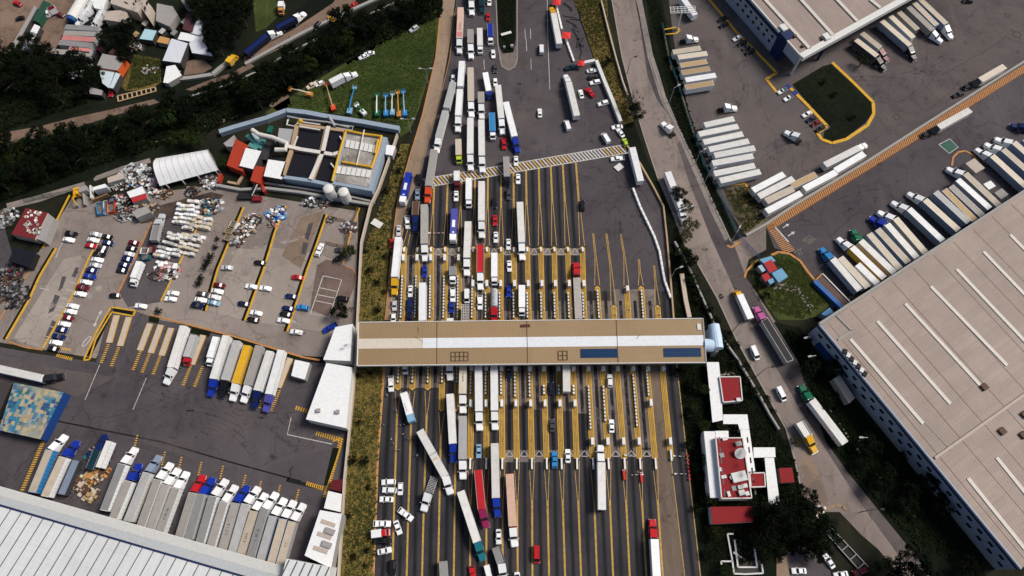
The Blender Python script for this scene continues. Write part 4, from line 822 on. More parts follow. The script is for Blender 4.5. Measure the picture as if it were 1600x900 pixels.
# ---- toll islands
ISL_Y = plain('island_yellow', (.60, .34, .04), .7); ISL_T = ground_mat('island_deck', (.22, .145, .06), (.12, .085, .05), (.40, .25, .065), .15, .8); BOOTHW = plain('booth_white', (.68, .68, .67), .5); RAILK = plain('rail_black', (.02, .02, .02), .6)
for i in range(1, 20):
 y0, y1 = nose_n(i), nose_s(i); ys = [y0] + [y for y in (395, 420, 450, 480, 530, 590, 606, 640, 680) if y0 + 3 < y < y1 - 3] + [y1]
 mid = LP(i, (y0 + y1) / 2); isl = thing('toll_island', f'{"short " if i <= 5 or i >= 15 else ""}yellow toll island, {ORD[i - 1]} from the dry verge', 'toll island', mid, 0, 'toll islands under the canopy')
 L = [LP(i, y, -HW) for y in ys]; Rr = [LP(i, y, HW) for y in ys[::-1]]; tip0, tip1 = LP(i, y0 - 3), LP(i, y1 + 3)
 MB().prism([(p.x, p.y) for p in [tip0] + L + [tip1] + Rr], .02, .20).build('kerb', ISL_Y, isl, True)
 ins = [(p.x, p.y) for p in [LP(i, y, -HW * .72) for y in ys] + [LP(i, y, HW * .72) for y in ys[::-1]]]; MB().prism(ins, .204, .24).build('deck', ISL_T, isl, True)
 mb = MB()
 for s in (-1, 1): strip(mb, [LP(i, y, s * HW * .30) for y in ys], .14, .246)
 mb.build('deck_line', M_yk, isl, True)
 def rail(ya, yb, off=.0, wd=.46):
  a, b_ = LP(i, ya, off), LP(i, yb, off); n_ = max(3, int((b_ - a).length / 1.15)); mb = MB()
  for k in range(n_):
   p = a.lerp(b_, (k + .15) / n_); q = a.lerp(b_, (k + .80) / n_); mb.m(0).bar(p + Vector((0, 0, .75)), q + Vector((0, 0, .75)), wd, 1.0); 
  for s in (-1, 1): mb.m(1).bar(a + Vector((s * wd * .55, 0, .62)), b_ + Vector((s * wd * .55, 0, .62)), .07, .5)
  mb.build('guard_rail', [BOOTHW, RAILK], isl, True)
 def booth(y, wd=1.15, ln=2.1, h=2.3, nm='booth', off=0.0):
  c_ = LP(i, y, off); MB().box(c_.x - wd / 2, c_.x + wd / 2, c_.y - ln / 2, c_.y + ln / 2, .24, h).build(nm, BOOTHW, isl, True); mb = MB()
  for s in (-1, 1): mb.box(c_.x + s * wd / 2 - .01, c_.x + s * wd / 2 + .012, c_.y - ln * .3, c_.y + ln * .3, h * .5, h * .85)
  mb.build('booth_window', GLASS, isl, True)
 if y0 < 440:
  booth(392, .7, 1.6, 1.3, 'attenuator'); booth(446 if 5 < i < 15 else 406, 1.0, 2.4)
 if i <= 6: rail(max(y0 + 4, 432), 499, -.3)
 elif i < 15: rail(458, 499, -.45)
 elif i in (15, 18): rail(454, 499, -.2)
 elif i == 17: booth(454, 1.0, 2.0)
 booth(535, 1.5, 6.0, 2.7, 'toll_booth')
 if i <= 5: rail(572, min(y1 - 6, 600), 0)
 elif i < 11: rail(572, 618 if i < 9 else 622, -.25)
 elif i in (11, 12, 13): rail(602 + 0 * i, 618, -.2, .6)
 elif i in (14, 15): rail(603, 672 if i == 14 else 660, -.3)
 elif i == 17: rail(585, 668, -.1)
 elif i == 18: rail(574, 620, -.4)
 if i > 5:
  booth(632 if i < 14 else (631 if i == 18 else 691), .95, 2.3); booth(y1 + 9 if i < 19 else y1 - 4, .55, 3.6, 1.2, 'attenuator')
  booth(578, 1.2, 1.2, 2.4, 'gate_post')
 c_ = LP(i, 484 if y0 < 470 else 492, .55); mb = MB(); mb.bar(c_ + Vector((0, 0, .2)), c_ + Vector((0, 0, 1.1)), .3); mb.build('barrier_post', BOOTHW, isl, True)
reg()
for k, (x, y, lab) in enumerate(((975, 746, 'red crash cushion below the right part of the chevron band, left one'), (1002, 750, 'red crash cushion below the right part of the chevron band, right one'))):
 c_ = P(x, y); r = thing('crash_cushion', lab, 'crash cushion', (c_.x, c_.y, .05)); mb = MB()
 for q in range(4): mb.box(-.42 + q * .04, .42 - q * .04, 1.4 - q * .75, 2.1 - q * .75, 0, 1.0)
 mb.build('body', plain('cushion_red', (.55, .03, .015), .5), r); MB().box(-.5, .5, 2.1, 2.3, 0, 1.1).build('back_plate', GALV, r)
for k in range(7):
 c_ = P(1073.2 + k * .6, 713 + k * 6); r = thing('traffic_barrel', 'red plastic barrel in the line along the far right road edge', 'barrel', (c_.x, c_.y, .05), 0, 'red barrels on the right road edge')
 MB().cyl((0, 0), .42, 0, 1.0, 12, .34).build('body', plain('barrel_red', (.45, .012, .015), .5), r); MB().cyl((0, 0), .41, .45, .6, 12, .40).build('band', LAMPW, r)
def gate(x0, y0, x1, y1, lab, pink=False):
 a, b_ = P(x0, y0), P(x1, y1); r = thing('barrier_gate', lab, 'barrier', a, math.atan2((b_ - a).y, (b_ - a).x)); L = (b_ - a).length
 MB().box(-.25, .25, -.25, .25, 0, 1.15).build('post', BOOTHW, r); MB().box(.2, L, -.07, .07, .95, 1.08).build('arm', W_WHITE, r)
 mb = MB()
 for k in range(int(L / 1.6)): mb.box(.8 + k * 1.6, 1.5 + k * 1.6, -.08, .08, .94, 1.09)
 mb.build('arm_stripe', REDLENS if pink else RAILK, r)
gate(671, 366, 695, 366, 'white boom barrier with a red sign across the third lane', True); gate(1003, 742, 986, 743, 'white boom barrier beside the two red crash cushions'); gate(1054, 741, 1071, 741, 'white boom barrier across the tan lane, lower one'); gate(1052, 713, 1068, 714, 'white boom barrier across the tan lane, upper one'); gate(976, 712, 993, 712, 'white boom barrier on the chevron band')
# ---- white plastic barriers in curved line
JB = cached(('jersey',), lambda: MB().loft([(-1.0, [(-.45, 0), (-.45, .2), (-.4, .5), (-.36, 1.0), (.36, 1.0), (.4, .5), (.45, .2), (.45, 0)]), (1.0, [(-.45, 0), (-.45, .2), (-.4, .5), (-.36, 1.0), (.36, 1.0), (.4, .5), (.45, .2), (.45, 0)])]).mesh('plastic_barrier', plain('barrier_plastic', (.76, .75, .73), .6)))
def along(pts, step):
 L = [Vector((p.x, p.y, 0)) for p in pts]; out = []; carry = 0
 for a, b_ in zip(L, L[1:]):
  d = b_ - a; n_ = d.length; s = carry
  while s < n_: out.append((a + d * (s / n_), math.atan2(d.y, d.x))); s += step
  carry = s - n_
 return out
for pts, lab, grp in (([(990, 299), (1000, 325), (1012, 350), (1022, 371), (1030, 394), (1035, 424), (1038, 440), (1048, 468)], 'white plastic barrier in the curved line closing the right lanes', 'white barriers closing the right lanes'), ([(869, 10), (878, 48)], 'white plastic barrier between the upper two red canopies', 'barriers between the red canopies'), ([(885, 65), (896, 96)], 'white plastic barrier between the lower two red canopies', 'barriers below the middle red canopy')):
 for p, a in along(PP(pts), 2.15): tag(place(JB, 'plastic_barrier', None, (p.x, p.y, .05), a), lab, 'barrier', grp)
def wall(name, lab, px, wd, h, mt, cap=None, group=None, z0=0):
 pts = PP(px); c_ = centre(pts); d = pts[-1] - pts[0]; r = thing(name, lab, 'wall', c_, math.atan2(d.y, d.x), group); mb = MB(); kerb(mb, pts, wd, z0, h); mb.build('wall_body', mt, r, True)
 mb = MB(); kerb(mb, pts, wd + .12, h + .003, h + .1); mb.build('coping', cap or mt, r, True); return r
wall('boundary_wall', 'long white wall beside the cars at the top right of the toll road', [(931, 99), (944, 132), (957, 163), (969, 194)], 1.3, 2.0, W_WHITE); wall('boundary_wall', 'short white wall meeting the lowest red canopy', [(909, 102), (929, 98)], 1.2, 1.6, W_WHITE)
wall('roadside_wall', 'low tan wall along the right edge of the toll road', [(977, 226), (1000, 258), (1020, 293), (1036, 324), (1041, 370), (1046, 425), (1052, 500)], .45, 1.0, W_TAN)
wall('boundary_wall', 'long pale wall between the dry verge and the western yard', [(622, 214), (608, 255), (592, 300), (580, 325), (566, 382), (564, 420), (560, 500), (557, 570), (551, 640), (546, 690), (540, 750), (531, 900), (529, 960)], .5, 2.2, W_BEIGE)
wall('boundary_wall', 'grey low wall along the upper dirt road', [(384, 102), (420, 82), (480, 50), (540, 22), (600, -5)], 1.3, .9, W_GREY); wall('channel_wall', 'thin white wall in the dark river strip', [(426, 100), (470, 76), (500, 60)], .6, .9, W_GREY); wall('channel_wall', 'thin pale wall near the top edge of the river strip', [(563, 32), (600, 14), (640, -4)], .6, .9, W_GREY)
wall('channel_wall', 'pale wall below the bend of the dirt track', [(300, 152), (330, 143), (356, 135), (400, 115)], .7, .9, W_GREY); wall('yard_wall', 'whitish wall around the dirt yard with tan floor', [(270, 127), (300, 124), (333, 119), (346, 108), (362, 97)], 1.6, 1.2, W_GREY)
wall('median_wall', 'low grey wall along the upper side of the orange footway', [(1165, 369), (1195, 352), (1240, 322), (1350, 256), (1450, 192), (1600, 97), (1660, 60)], .8, .8, W_GREY)
wall('boundary_wall', 'thin pale wall in the green strip beside the frontage road', [(939, 5), (950, 50), (962, 95), (972, 130), (980, 152)], .4, 1.6, W_BEIGE); wall('boundary_wall', 'grey diagonal wall in the dark garden strip below the trees', [(1053, 380), (1075, 420), (1095, 465), (1120, 520), (1150, 562), (1185, 620), (1200, 648), (1215, 672)], .5, 1.6, W_GREY)
wall('boundary_wall', 'pale thick wall standing above the canopy right end', [(1064, 430), (1070, 470), (1076, 498)], 1.4, 1.4, W_BEIGE)
wall('retaining_wall', 'pale blue curved wall behind the treatment plant', [(346, 211), (372, 203), (400, 195), (418, 190), (450, 178), (480, 181), (512, 187), (570, 196), (625, 206)], 1.9, 2.4, W_LB)
wall('yard_wall', 'pale wall closing the yard below the treatment plant', [(340, 292), (378, 299), (420, 297), (470, 303), (520, 312), (580, 322)], 1.0, 1.5, W_GREY); wall('yard_wall', 'second thin wall along the service lane of the plant', [(415, 288), (470, 296), (530, 305), (586, 318)], .6, 1.2, W_GREY)
# ---- red canopies by the barriers
for x, y, s_, lab in ((870, 3, 3.4, 'red square canopy at the top edge of the barrier line'), (885, 55, 3.6, 'red square canopy in the middle of the barrier line'), (908, 98.5, 2.8, 'small red canopy at the lower end of the barrier line')):
 c_ = P(x, y, 2.6); r = thing('booth_canopy', lab, 'canopy', (c_.x, c_.y, .05), rad(-8)); h = s_ / 2
 MB().hexa([(-h, -h, 2.45), (h, -h, 2.45), (h, h, 2.45), (-h, h, 2.45)], [(-h * .25, -h * .25, 2.95), (h * .25, -h * .25, 2.95), (h * .25, h * .25, 2.95), (-h * .25, h * .25, 2.95)]).build('roof', plain('canopy_red', (.62, .035, .03), .6), r)
 for a in (-1, 1):
  for b_ in (-1, 1): place(cached(('cleg',), lambda: MB().box(-.06, .06, -.06, .06, 0, 2.45).mesh('leg', GALV)), 'leg', r, (a * (h - .15), b_ * (h - .15), 0))
V('pickup', (902, 104), (884, 107), 'darkteal', 'dark pickup with a teal nose beside the lowest red canopy')
# ---- eastern warehouse
EH = 11.5; A = P(1280, 507, EH); B = P(1602, 298, EH); D = P(1595, 889, EH); A.z = B.z = D.z = 0; u = (B - A); v_ = (D - A); u.z = v_.z = 0; uL = u.length; ang = math.atan2(u.y, u.x); un = u.normalized(); vn = v_.normalized()
wh = thing('warehouse', 'huge beige-roofed warehouse with a blue-grey windowed wall at the lower right', 'warehouse', A + u * .6 + v_ * .5, ang)
B2 = A + u * 1.55; D2 = A + v_ * 1.0; C2 = B2 + v_ * 1.0
wl_ = [(p.x, p.y) for p in (A, D2, C2, B2)]; MB().prism(wl_, 0, EH - .3).build('wall', W_BG, wh, True)
RW = sheetroof('warehouse_sheet', (.33, .256, .213), 0, .9, .4, .75, panel=5.0)
MB().prism([(p.x, p.y) for p in (A + un * .5 + vn * .5, D2, C2, B2)], EH - .3, EH).build('roof', RW, wh, True)
mb = MB(); kerb(mb, [A - vn * .1, B2 - vn * .1], .9, EH - .6, EH + .5); mb.build('parapet', W_GREY, wh, True); mb = MB(); kerb(mb, [A, D2], .5, EH - .2, EH + .35); mb.build('parapet', W_BG, wh, True)
mb = MB(); nW = Vector((-vn.y, vn.x, 0)); nW = nW if nW.dot(-un) > 0 else -nW
kerb(mb, [A + nW * .06, D2 + nW * .06], .2, EH - 1.9, EH - 1.1); mb.build('navy_band', W_NAVY, wh, True)
def wallpiece(name, t, z, wdt, ht, mt, proud=.06):
 c_ = A + v_ * t + nW * proud; p0, p1 = c_ - vn * wdt / 2, c_ + vn * wdt / 2; q = -nW * .2
 return MB().hexa([p0 + Vector((0, 0, z)), p1 + Vector((0, 0, z)), p1 + q + Vector((0, 0, z)), p0 + q + Vector((0, 0, z))], [p0 + Vector((0, 0, z + ht)), p1 + Vector((0, 0, z + ht)), p1 + q + Vector((0, 0, z + ht)), p0 + q + Vector((0, 0, z + ht))]).build(name, mt, wh, True)
for k in range(20):
 t = .035 + k * .0485; wallpiece('window', t, 6.6, 1.7, 1.3, GLASS); 
 if k > 0: wallpiece('window', t + .024, 3.6, 1.7, 1.3, GLASS)
wallpiece('blue_panel', .10, .2, 9, 4.5, plain('panel_blue', (.01, .045, .17), .5), .15); wallpiece('wall_base', .5, 0, v_.length * .985, 1.6, W_GREY, .1)
def rbar(x0, y0, x1, y1, wd, h, mt, nm): mb = MB(); p, q = P(x0, y0, EH), P(x1, y1, EH); mb.bar(p + Vector((0, 0, h / 2)), q + Vector((0, 0, h / 2)), wd, h); return mb.build(nm, mt, wh, True)
SKY = plain('skylight_sheet', (.56, .52, .46), .5)
for L in ((1328.5, 530, 1442, 662), (1370.5, 502, 1484.5, 631), (1414, 474.5, 1531, 602), (1454, 447.5, 1573, 571), (1494.5, 421, 1612, 545), (1536.5, 393.5, 1625, 486), (1578, 367, 1640, 430), (1512, 747, 1602, 859), (1557, 715, 1640, 818)): rbar(*L, 1.15, .25, SKY, 'skylight')
for k in range(13):
 mb = MB(); p, q = A + u * (.03 + k * .098) + v_ * .015, A + u * (.03 + k * .098) + v_ * .985; mb.bar(p + Vector((0, 0, EH + .02)), q + Vector((0, 0, EH + .02)), .22, .05); mb.build('roof_seam', plain('seam_brown', (.20, .145, .12), .8), wh, True)
rbar(1460, 716, 1640, 588, .8, .5, ROOFTAN, 'roof_joint'); rbar(1352, 560, 1486, 704, .25, .12, W_GREY, 'gutter'); rbar(1307, 493, 1331, 517, .7, .3, W_GREY, 'roof_duct'); rbar(1331, 517, 1309, 531, .7, .3, W_GREY, 'roof_duct')
for k in range(7): roofbox(wh, 'air_unit', 1319 + k * 5.2, 550 + k * 5.8, EH, 1.6, 1.2, .9, (W_WHITE if k % 2 else CHASSIS), ang + .5)
for x, y in ((1537, 605), (1565, 674), (1600, 648), (1598, 680)): roofbox(wh, 'roof_vent', x, y, EH, 2.0, 2.0, .8, FR_, ang)
ax = building('entrance_annex', 'low tan-roofed annex projecting from the blue-grey warehouse wall', 'annex', [(1302, 592), (1312, 586), (1336, 622), (1327, 630)], 4.0, W_GREY, ROOFTAN)
# ---- northern warehouse
NH = 11.5; A = P(1170, -4, NH); B = P(1252, 89, NH); C = P(1430, -10, NH); A.z = B.z = C.z = 0; u = B - A; v_ = C - B; u.z = v_.z = 0; ang = math.atan2(u.y, u.x); un = u.normalized(); vn = v_.normalized()
nwh = thing('warehouse', 'beige-roofed warehouse with a blue-grey windowed wall at the top edge', 'warehouse', A + v_ * .6, ang); A0 = A - u * 1.0
MB().prism([(p.x, p.y) for p in (A0, A + u * .72, A + u * .72 + v_ * 2, A0 + v_ * 2)], 0, NH - .4).build('wall', W_BG, nwh, True)
RN = sheetroof('warehouse_sheet_north', (.33, .26, .22), 0, .9, .35, .6, panel=5.0)
MB().prism([(p.x, p.y) for p in (A0, B, B + v_ * 2, A0 + v_ * 2)], NH - .4, NH, bottom=True).build('roof', RN, nwh, True)
mb = MB(); kerb(mb, [B - un * .2, B + v_ * 2 - un * .2], 2.6, NH - 1.6, NH + .5); mb.build('fascia', W_WHITE, nwh, True); mb = MB(); kerb(mb, [A0, B], .5, NH - .3, NH + .4); mb.build('parapet', W_WHITE, nwh, True)
nW = Vector((vn.x, vn.y, 0)) * -1; mb = MB(); kerb(mb, [A0 + nW * .06, A + u * .72 + nW * .06], .2, NH - 2.6, NH - 1.0); mb.build('navy_band', W_NAVY, nwh, True)
for k in range(16):
 c_ = A0 + u * (1.68 * (k + .4) / 16 + .02) + nW * .05
 for zz, off in ((6.4, 0), (3.4, 3.2)):
  c2 = c_ + un * off; mb = MB(); mb.hexa([c2 - un * .7 + Vector((0, 0, zz)), c2 + un * .7 + Vector((0, 0, zz)), c2 + un * .7 - nW * .15 + Vector((0, 0, zz)), c2 - un * .7 - nW * .15 + Vector((0, 0, zz))], [c2 - un * .7 + Vector((0, 0, zz + 1.3)), c2 + un * .7 + Vector((0, 0, zz + 1.3)), c2 + un * .7 - nW * .15 + Vector((0, 0, zz + 1.3)), c2 - un * .7 - nW * .15 + Vector((0, 0, zz + 1.3))]); mb.build('window', GLASS, nwh, True)
mb = MB(); Q = [A + u * .60 + nW * .4, A + u * .74 + nW * .4, A + u * .74 - nW * 4, A + u * .60 - nW * 4]; mb.prism([(p.x, p.y) for p in Q], 0, NH + .6); mb.build('corner_tower', W_NAVY, nwh, True)
mb = MB(); Q = [A + u * .75 + nW * .1, A + u * .985 + nW * .1, A + u * .985 - nW * .3, A + u * .75 - nW * .3]; mb.prism([(p.x, p.y) for p in Q], 6.0, NH - .4); mb.build('portico_panel', W_BG, nwh, True)
for s, t in ((.985, .01), (.985, .24)): mb = MB(); c_ = A + u * s + v_ * t; mb.bar(c_, c_ + Vector((0, 0, NH - .5)), .8); mb.build('column', W_WHITE if t < .1 else W_NAVY, nwh, True)
def rb2(x0, y0, x1, y1): mb = MB(); p, q = P(x0, y0, NH), P(x1, y1, NH); mb.bar(p + Vector((0, 0, .25)), q + Vector((0, 0, .25)), 1.4, .5); mb.build('skylight', SKY, nwh, True)
for L in ((1192, -3, 1265, 77), (1249, -2, 1302, 57), (1305, -2, 1339, 34), (1359, 0, 1375, 13)): rb2(*L)
for x, y in ((1223, 46), (1290, 60)): roofbox(nwh, 'roof_cage', x, y, NH, 3.2, 2.6, 1.4, W_WHITE, ang)
for x, y in ((1241, 58), (1254, 73), (1285, 62)): roofbox(nwh, 'roof_vent', x, y, NH, 1.2, 1.2, 1.0, FR_, ang)
# ---- western warehouse
WZ = 9.5; RS = sheetroof('seam_roof_white', (.62, .63, .62), 0, 2.0, .05, .35, panel=40)
E0, E1 = P(-90, 763, WZ), P(447, 920, WZ); sd = P(7, 897, WZ) - P(63, 808, WZ); sd.z = 0; sn = sd.normalized(); S0, S1 = E0 + sn * 60, E1 + sn * 45; ew = thing('warehouse', 'white standing-seam warehouse roof with a grey awning at the lower left', 'warehouse', centre([E0, E1, S0, S1]), math.atan2((E1 - E0).y, (E1 - E0).x))
MB().prism([(p.x, p.y) for p in (E0 + sn, E1 + sn, S1, S0)], 0, WZ - .3).build('wall', W_GREY, ew, True); MB().prism([(p.x, p.y) for p in (E0, E1, S1, S0)], WZ - .3, WZ, bottom=True).build('roof', RS, ew, True)
mb = MB(); nS = 31; gd = plain('roof_gutter', (.10, .105, .105), .6)
for k in range(nS): p = E0.lerp(E1, (k + .5) / nS); mb.bar(p + sn * .3 + Vector((0, 0, .03)), p + sn * 58 + Vector((0, 0, .03)), .28, .06)
mb.build('roof_seam', gd, ew, True); mb = MB(); mb.bar(E0 + Vector((0, 0, .02)), E1 + Vector((0, 0, .02)), .5, .5); mb.build('eave_gutter', W_NAVY, ew, True)
O0, O1 = P(-90, 735, 5.6), P(446, 886, 5.6); m0, m1 = O0.lerp(E0 + Vector((0, 0, -.5)), .5), O1.lerp(E1 + Vector((0, 0, -.5)), .5); AW1 = plain('awning_grey', (.48, .48, .46), .6); AW2 = plain('awning_bluegrey', (.38, .40, .41), .6)
def slope(a, b_, c_, d, th=.15): return MB().hexa([p - Vector((0, 0, th)) for p in (a, b_, c_, d)], [a, b_, c_, d])
slope(O0, O1, m1, m0).build('awning', AW1, ew, True); slope(m0 + Vector((0, 0, -.05)), m1 + Vector((0, 0, -.05)), E1 + Vector((0, 0, -.55)), E0 + Vector((0, 0, -.55))).build('awning', AW2, ew, True)
mb = MB(); kerb(mb, [O0, O1], .2, 5.2, 5.62); mb.build('awning_edge', W_WHITE, ew, True)
ww = building('warehouse_wing', 'seamed white roof wing right of the lower left warehouse', 'building', [(447, 873), (517, 886), (500, 985), (420, 985)], 9.6, W_WHITE, RS)
mb = MB()
for k in range(6): p = P(452 + k * 12.5, 875 + k * 2.2, 9.6); mb.bar(p + Vector((0, 0, .03)), p + sn * 40 + Vector((0, 0, .03)), .4, .06)
mb.build('roof_seam', gd, ww, True)
an = building('office_annex', 'white flat-roofed annex with tan skylights beside the seamed wing', 'building', [(500, 797), (534, 803), (517, 888), (476, 868)], 7.0, W_GREY, ROOFW)
for x, y in ((513, 817.5), (507, 837), (501, 859)): roofbox(an, 'skylight', x, y, 7.0, 4.6, 1.2, .2, ROOFTAN, rad(-18))
for x, y in ((516, 830), (511, 851)): roofbox(an, 'air_unit', x, y, 7.0, 3.0, 1.6, .8, ROOFGREY, rad(-18))
building('pump_house', 'small whitish hut with rounded corners above the flat-roofed annex', 'building', [(513, 767), (534, 772), (532, 800), (506, 794)], 4.5, W_GREY, ROOFW); building('shed', 'dark red-floored pergola beside the hatched curb', 'shed', [(519, 750), (535, 749), (532, 768), (514, 764)], 2.6, plain('maroon_panel', (.10, .01, .015), .7), plain('maroon_panel', (.10, .01, .015), .7))
sh = building('shed', 'white shed left of the canopy, upper of two', 'shed', [(524, 511), (551, 506), (547, 564), (505, 562)], 6, W_WHITE, ROOFW); sh2 = building('shed', 'long white shed left of the dry verge, lower of two', 'shed', [(510, 567), (550, 574), (541, 669), (478, 655)], 6, W_WHITE, ROOFW)
for x, y in ((498, 642), (528, 644)): roofbox(sh2, 'roof_vent', x, y, 6, 1.2, 1.2, 1.0, ROOFGREY)
building('hut', 'small white roofed hut beside the truck dividers', 'hut', [(461, 562), (484, 567), (476, 593), (455, 587)], 3.2, W_GREY, ROOFW)
for a, b_ in (((183, 493), (171, 536)), ((202, 496), (188, 541)), ((235, 506), (219, 548)), ((252, 508), (236, 552)), ((268, 513), (253, 556)), ((318, 524), (300, 570)), ((454, 560), (435, 606))):
 p, q = P(*a), P(*b_); r = thing('lane_divider', f'tan concrete lane divider with striped foot, {ORD[[183, 202, 235, 252, 268, 318, 454].index(a[0])]} from the left in the yard', 'divider', (p + q) / 2, math.atan2((q - p).y, (q - p).x), 'lane dividers below the grass beds'); mb = MB(); kerb(mb, [p, q], 1.9, 0, .35); mb.build('body', W_BEIGE, r, True)
 mb = MB()
 for s in (-1, 1): nr = Vector((-(q - p).normalized().y, (q - p).normalized().x, 0)) * s * 1.02; kerb(mb, [p + nr, q + nr], .16, 0, .38)
 mb.build('painted_edge', M_yk, r, True)
# patched shed at the left edge
m, n, b = nodes('patched_sheets'); br = n.nodes.new('ShaderNodeTexVoronoi'); br.distance = 'CHEBYCHEV'; br.inputs['Scale'].default_value = .8; br.inputs['Randomness'].default_value = .5; n.links.new(objco(n), br.inputs[0]); cr = n.nodes.new('ShaderNodeValToRGB'); cr.color_ramp.interpolation = 'CONSTANT'
sp = n.nodes.new('ShaderNodeSeparateColor'); n.links.new(br.outputs['Color'], sp.inputs[0]); n.links.new(sp.outputs[0], cr.inputs[0])
for k, (ps, cc) in enumerate(((0, (.02, .14, .25)), (.2, (.30, .24, .14)), (.38, (.035, .16, .22)), (.52, (.36, .30, .19)), (.68, (.015, .06, .17)), (.82, (.20, .25, .25)), (.92, (.02, .10, .12)))):
 e = cr.color_ramp.elements[0] if k == 0 else (cr.color_ramp.elements[1] if k == 1 else cr.color_ramp.elements.new(ps)); e.position = ps; e.color = c4(cc)
big = noise(n, objco(n), .09, 2, .5); cc = mix(n, cr.outputs[0], (.40, .32, .18), ramp(n, big, .48, .6, 0, .55)); n.links.new(cc, b.inputs['Base Color']); b.inputs['Roughness'].default_value = .7; M_patch = m
ps = building('covered_stack', 'flat load stack patched in blue and tan sheets at the left edge', 'stack', [(22, 598), (99, 613), (62, 686), (-2, 672)], 4.5, plain('stack_blue', (.012, .05, .20), .6), M_patch); building('yard_shelter', 'dark grey shelter with white bracing at the left edge', 'shelter', [(-30, 592), (18, 600), (-4, 650), (-30, 645)], 4, CHASSIS, plain('dark_roof', (.05, .04, .04), .8))
# ---- gatehouse complex right of the canopy
reg(1060, 580, 2.8133)
GT = 'covered walkways of the gatehouse'
def walkway(px, lab, h=3.2):
 R = PP(px, h); c_ = centre(R); r = thing('covered_walkway', lab, 'walkway', c_, 0, GT); MB().prism([(p.x, p.y) for p in R], h - .25, h, bottom=True).build('roof', ROOFW, r, True); n_ = len(R)
 for p in R: q = c_ + (p - c_) * .93; MB().box(q.x - .12, q.x + .12, q.y - .12, q.y + .12, 0, h - .25).build('post', GALV, r, True)
walkway([(124, -40), (178, -40), (182, 0), (196, 215), (150, 225)], 'long white walkway roof descending from the canopy end'); walkway([(197, 190), (303, 190), (312, 254), (270, 258), (262, 232), (197, 232)], 'short crosswise white walkway roof below the red flat roof'); walkway([(272, 256), (312, 256), (338, 440), (296, 442)], 'white walkway roof running along the red-roofed main building'); walkway([(330, 335), (425, 335), (427, 378), (331, 380)], 'crosswise white walkway roof right of the main building'); walkway([(379, 381), (420, 380), (447, 585), (398, 585)], 'white walkway roof running down beside the dark trees')
rr = building('gatehouse_hut', 'square red flat-roofed hut below the canopy right end', 'building', [(180, 25), (271, 24), (281, 130), (196, 138)], 3.6, W_WHITE, ROOFRED, parapet=.3); roofbox(rr, 'roof_vent', 262, 127, 3.6, 1.4, 1.2, .8, W_WHITE)
gm = building('gatehouse', 'white two-storey gatehouse with a red flat roof full of equipment', 'building', [(162, 292), (282, 292), (322, 560), (188, 562)], 6.5, W_WHITE, ROOFRED, parapet=.45, windows=((1, 6, 3.8), (3, 6, 3.8)))
for px in ([(112, 264), (160, 264), (186, 556), (140, 556)], [(162, 262), (220, 262), (221, 290), (164, 290)]): R = PP(px, 5.2); MB().prism([(p.x, p.y) for p in R], 0, 4.9).build('side_wall', W_WHITE, gm, True); MB().prism([(p.x, p.y) for p in R], 4.9, 5.2).build('side_roof', ROOFW, gm, True)
for x, y, sx, sy, sz, mt in ((262, 320, 2, 1.4, .9, W_GREY), (268, 360, .1, .1, .1, W_WHITE), (264, 465, 4.6, 3.0, 1.1, W_WHITE), (190, 370, 1.4, 1.4, .4, W_GREY), (270, 510, 1.6, 1.2, .9, W_WHITE), (288, 505, 1.8, 1.2, .8, W_WHITE), (276, 535, 1.8, 1.6, 1, W_WHITE), (300, 538, 1.2, 1.2, .8, W_WHITE), (198, 465, 1.6, 1, .6, W_WHITE), (220, 540, .9, 1.6, .6, W_WHITE), (244, 515, 1.4, 1.4, .3, W_GREY), (204, 300, 1.6, .7, .5, W_WHITE), (232, 468, 1, 1, .7, W_WHITE), (182, 432, .9, 1.2, .5, W_WHITE)): roofbox(gm, 'roof_unit', x, y, 6.5, sx, sy, sz, mt, rad(12))
c_ = P(267, 362, 6.5); mb = MB(); mb.tube([c_ + Vector((0, 0, .3)), c_ + Vector((0, 0, 1.0)), c_ + Vector((0, -.1, 1.3)), c_ + Vector((0, -.2, 1.45))], [.1, .3, 1.4, 1.9], 16); mb.build('satellite_dish', W_WHITE, gm, True)
building('gatehouse_annex', 'small red-roofed annex between the gatehouse and a walkway', 'building', [(312, 448), (378, 446), (382, 508), (318, 510)], 3.6, W_WHITE, ROOFRED, parapet=.25); building('gatehouse_annex', 'low red-roofed wing below the gatehouse with a white edge', 'building', [(142, 596), (326, 594), (330, 662), (150, 672)], 4.0, W_WHITE, ROOFRED); building('guard_shelter', 'small red roof beside the frontage road kerb', 'shelter', [(442, 426), (500, 424), (511, 488), (450, 491)], 3.0, W_GREY, ROOFRED)
for px, lab in (([(212, 716), (238, 716)], 'thin white wall at the top of the tiled court'), ([(212, 716), (234, 836), (184, 836), (186, 850)], 'white stepped wall left of the tiled court'), ([(243, 742), (258, 862), (342, 862), (330, 775)], 'white square frame wall around the tiled court'), ([(234, 836), (240, 890), (290, 892), (368, 888), (362, 848)], 'white wall below the tiled court')): wall('garden_wall', lab, px, .35, .9, W_WHITE)
sheet('tiled_court', [(214, 718), (330, 775), (365, 850), (368, 888), (240, 890)], .07, ground_mat('court_tiles', (.06, .055, .05), (.03, .03, .028), (.10, .09, .085), .1, .5)); sheet('pale_path', [(432, 800), (470, 770), (488, 900), (430, 960)], .075, M_tan); sheet('visitor_parking', [(470, 770), (560, 770), (640, 830), (700, 940), (480, 960)], .07, M_mid)
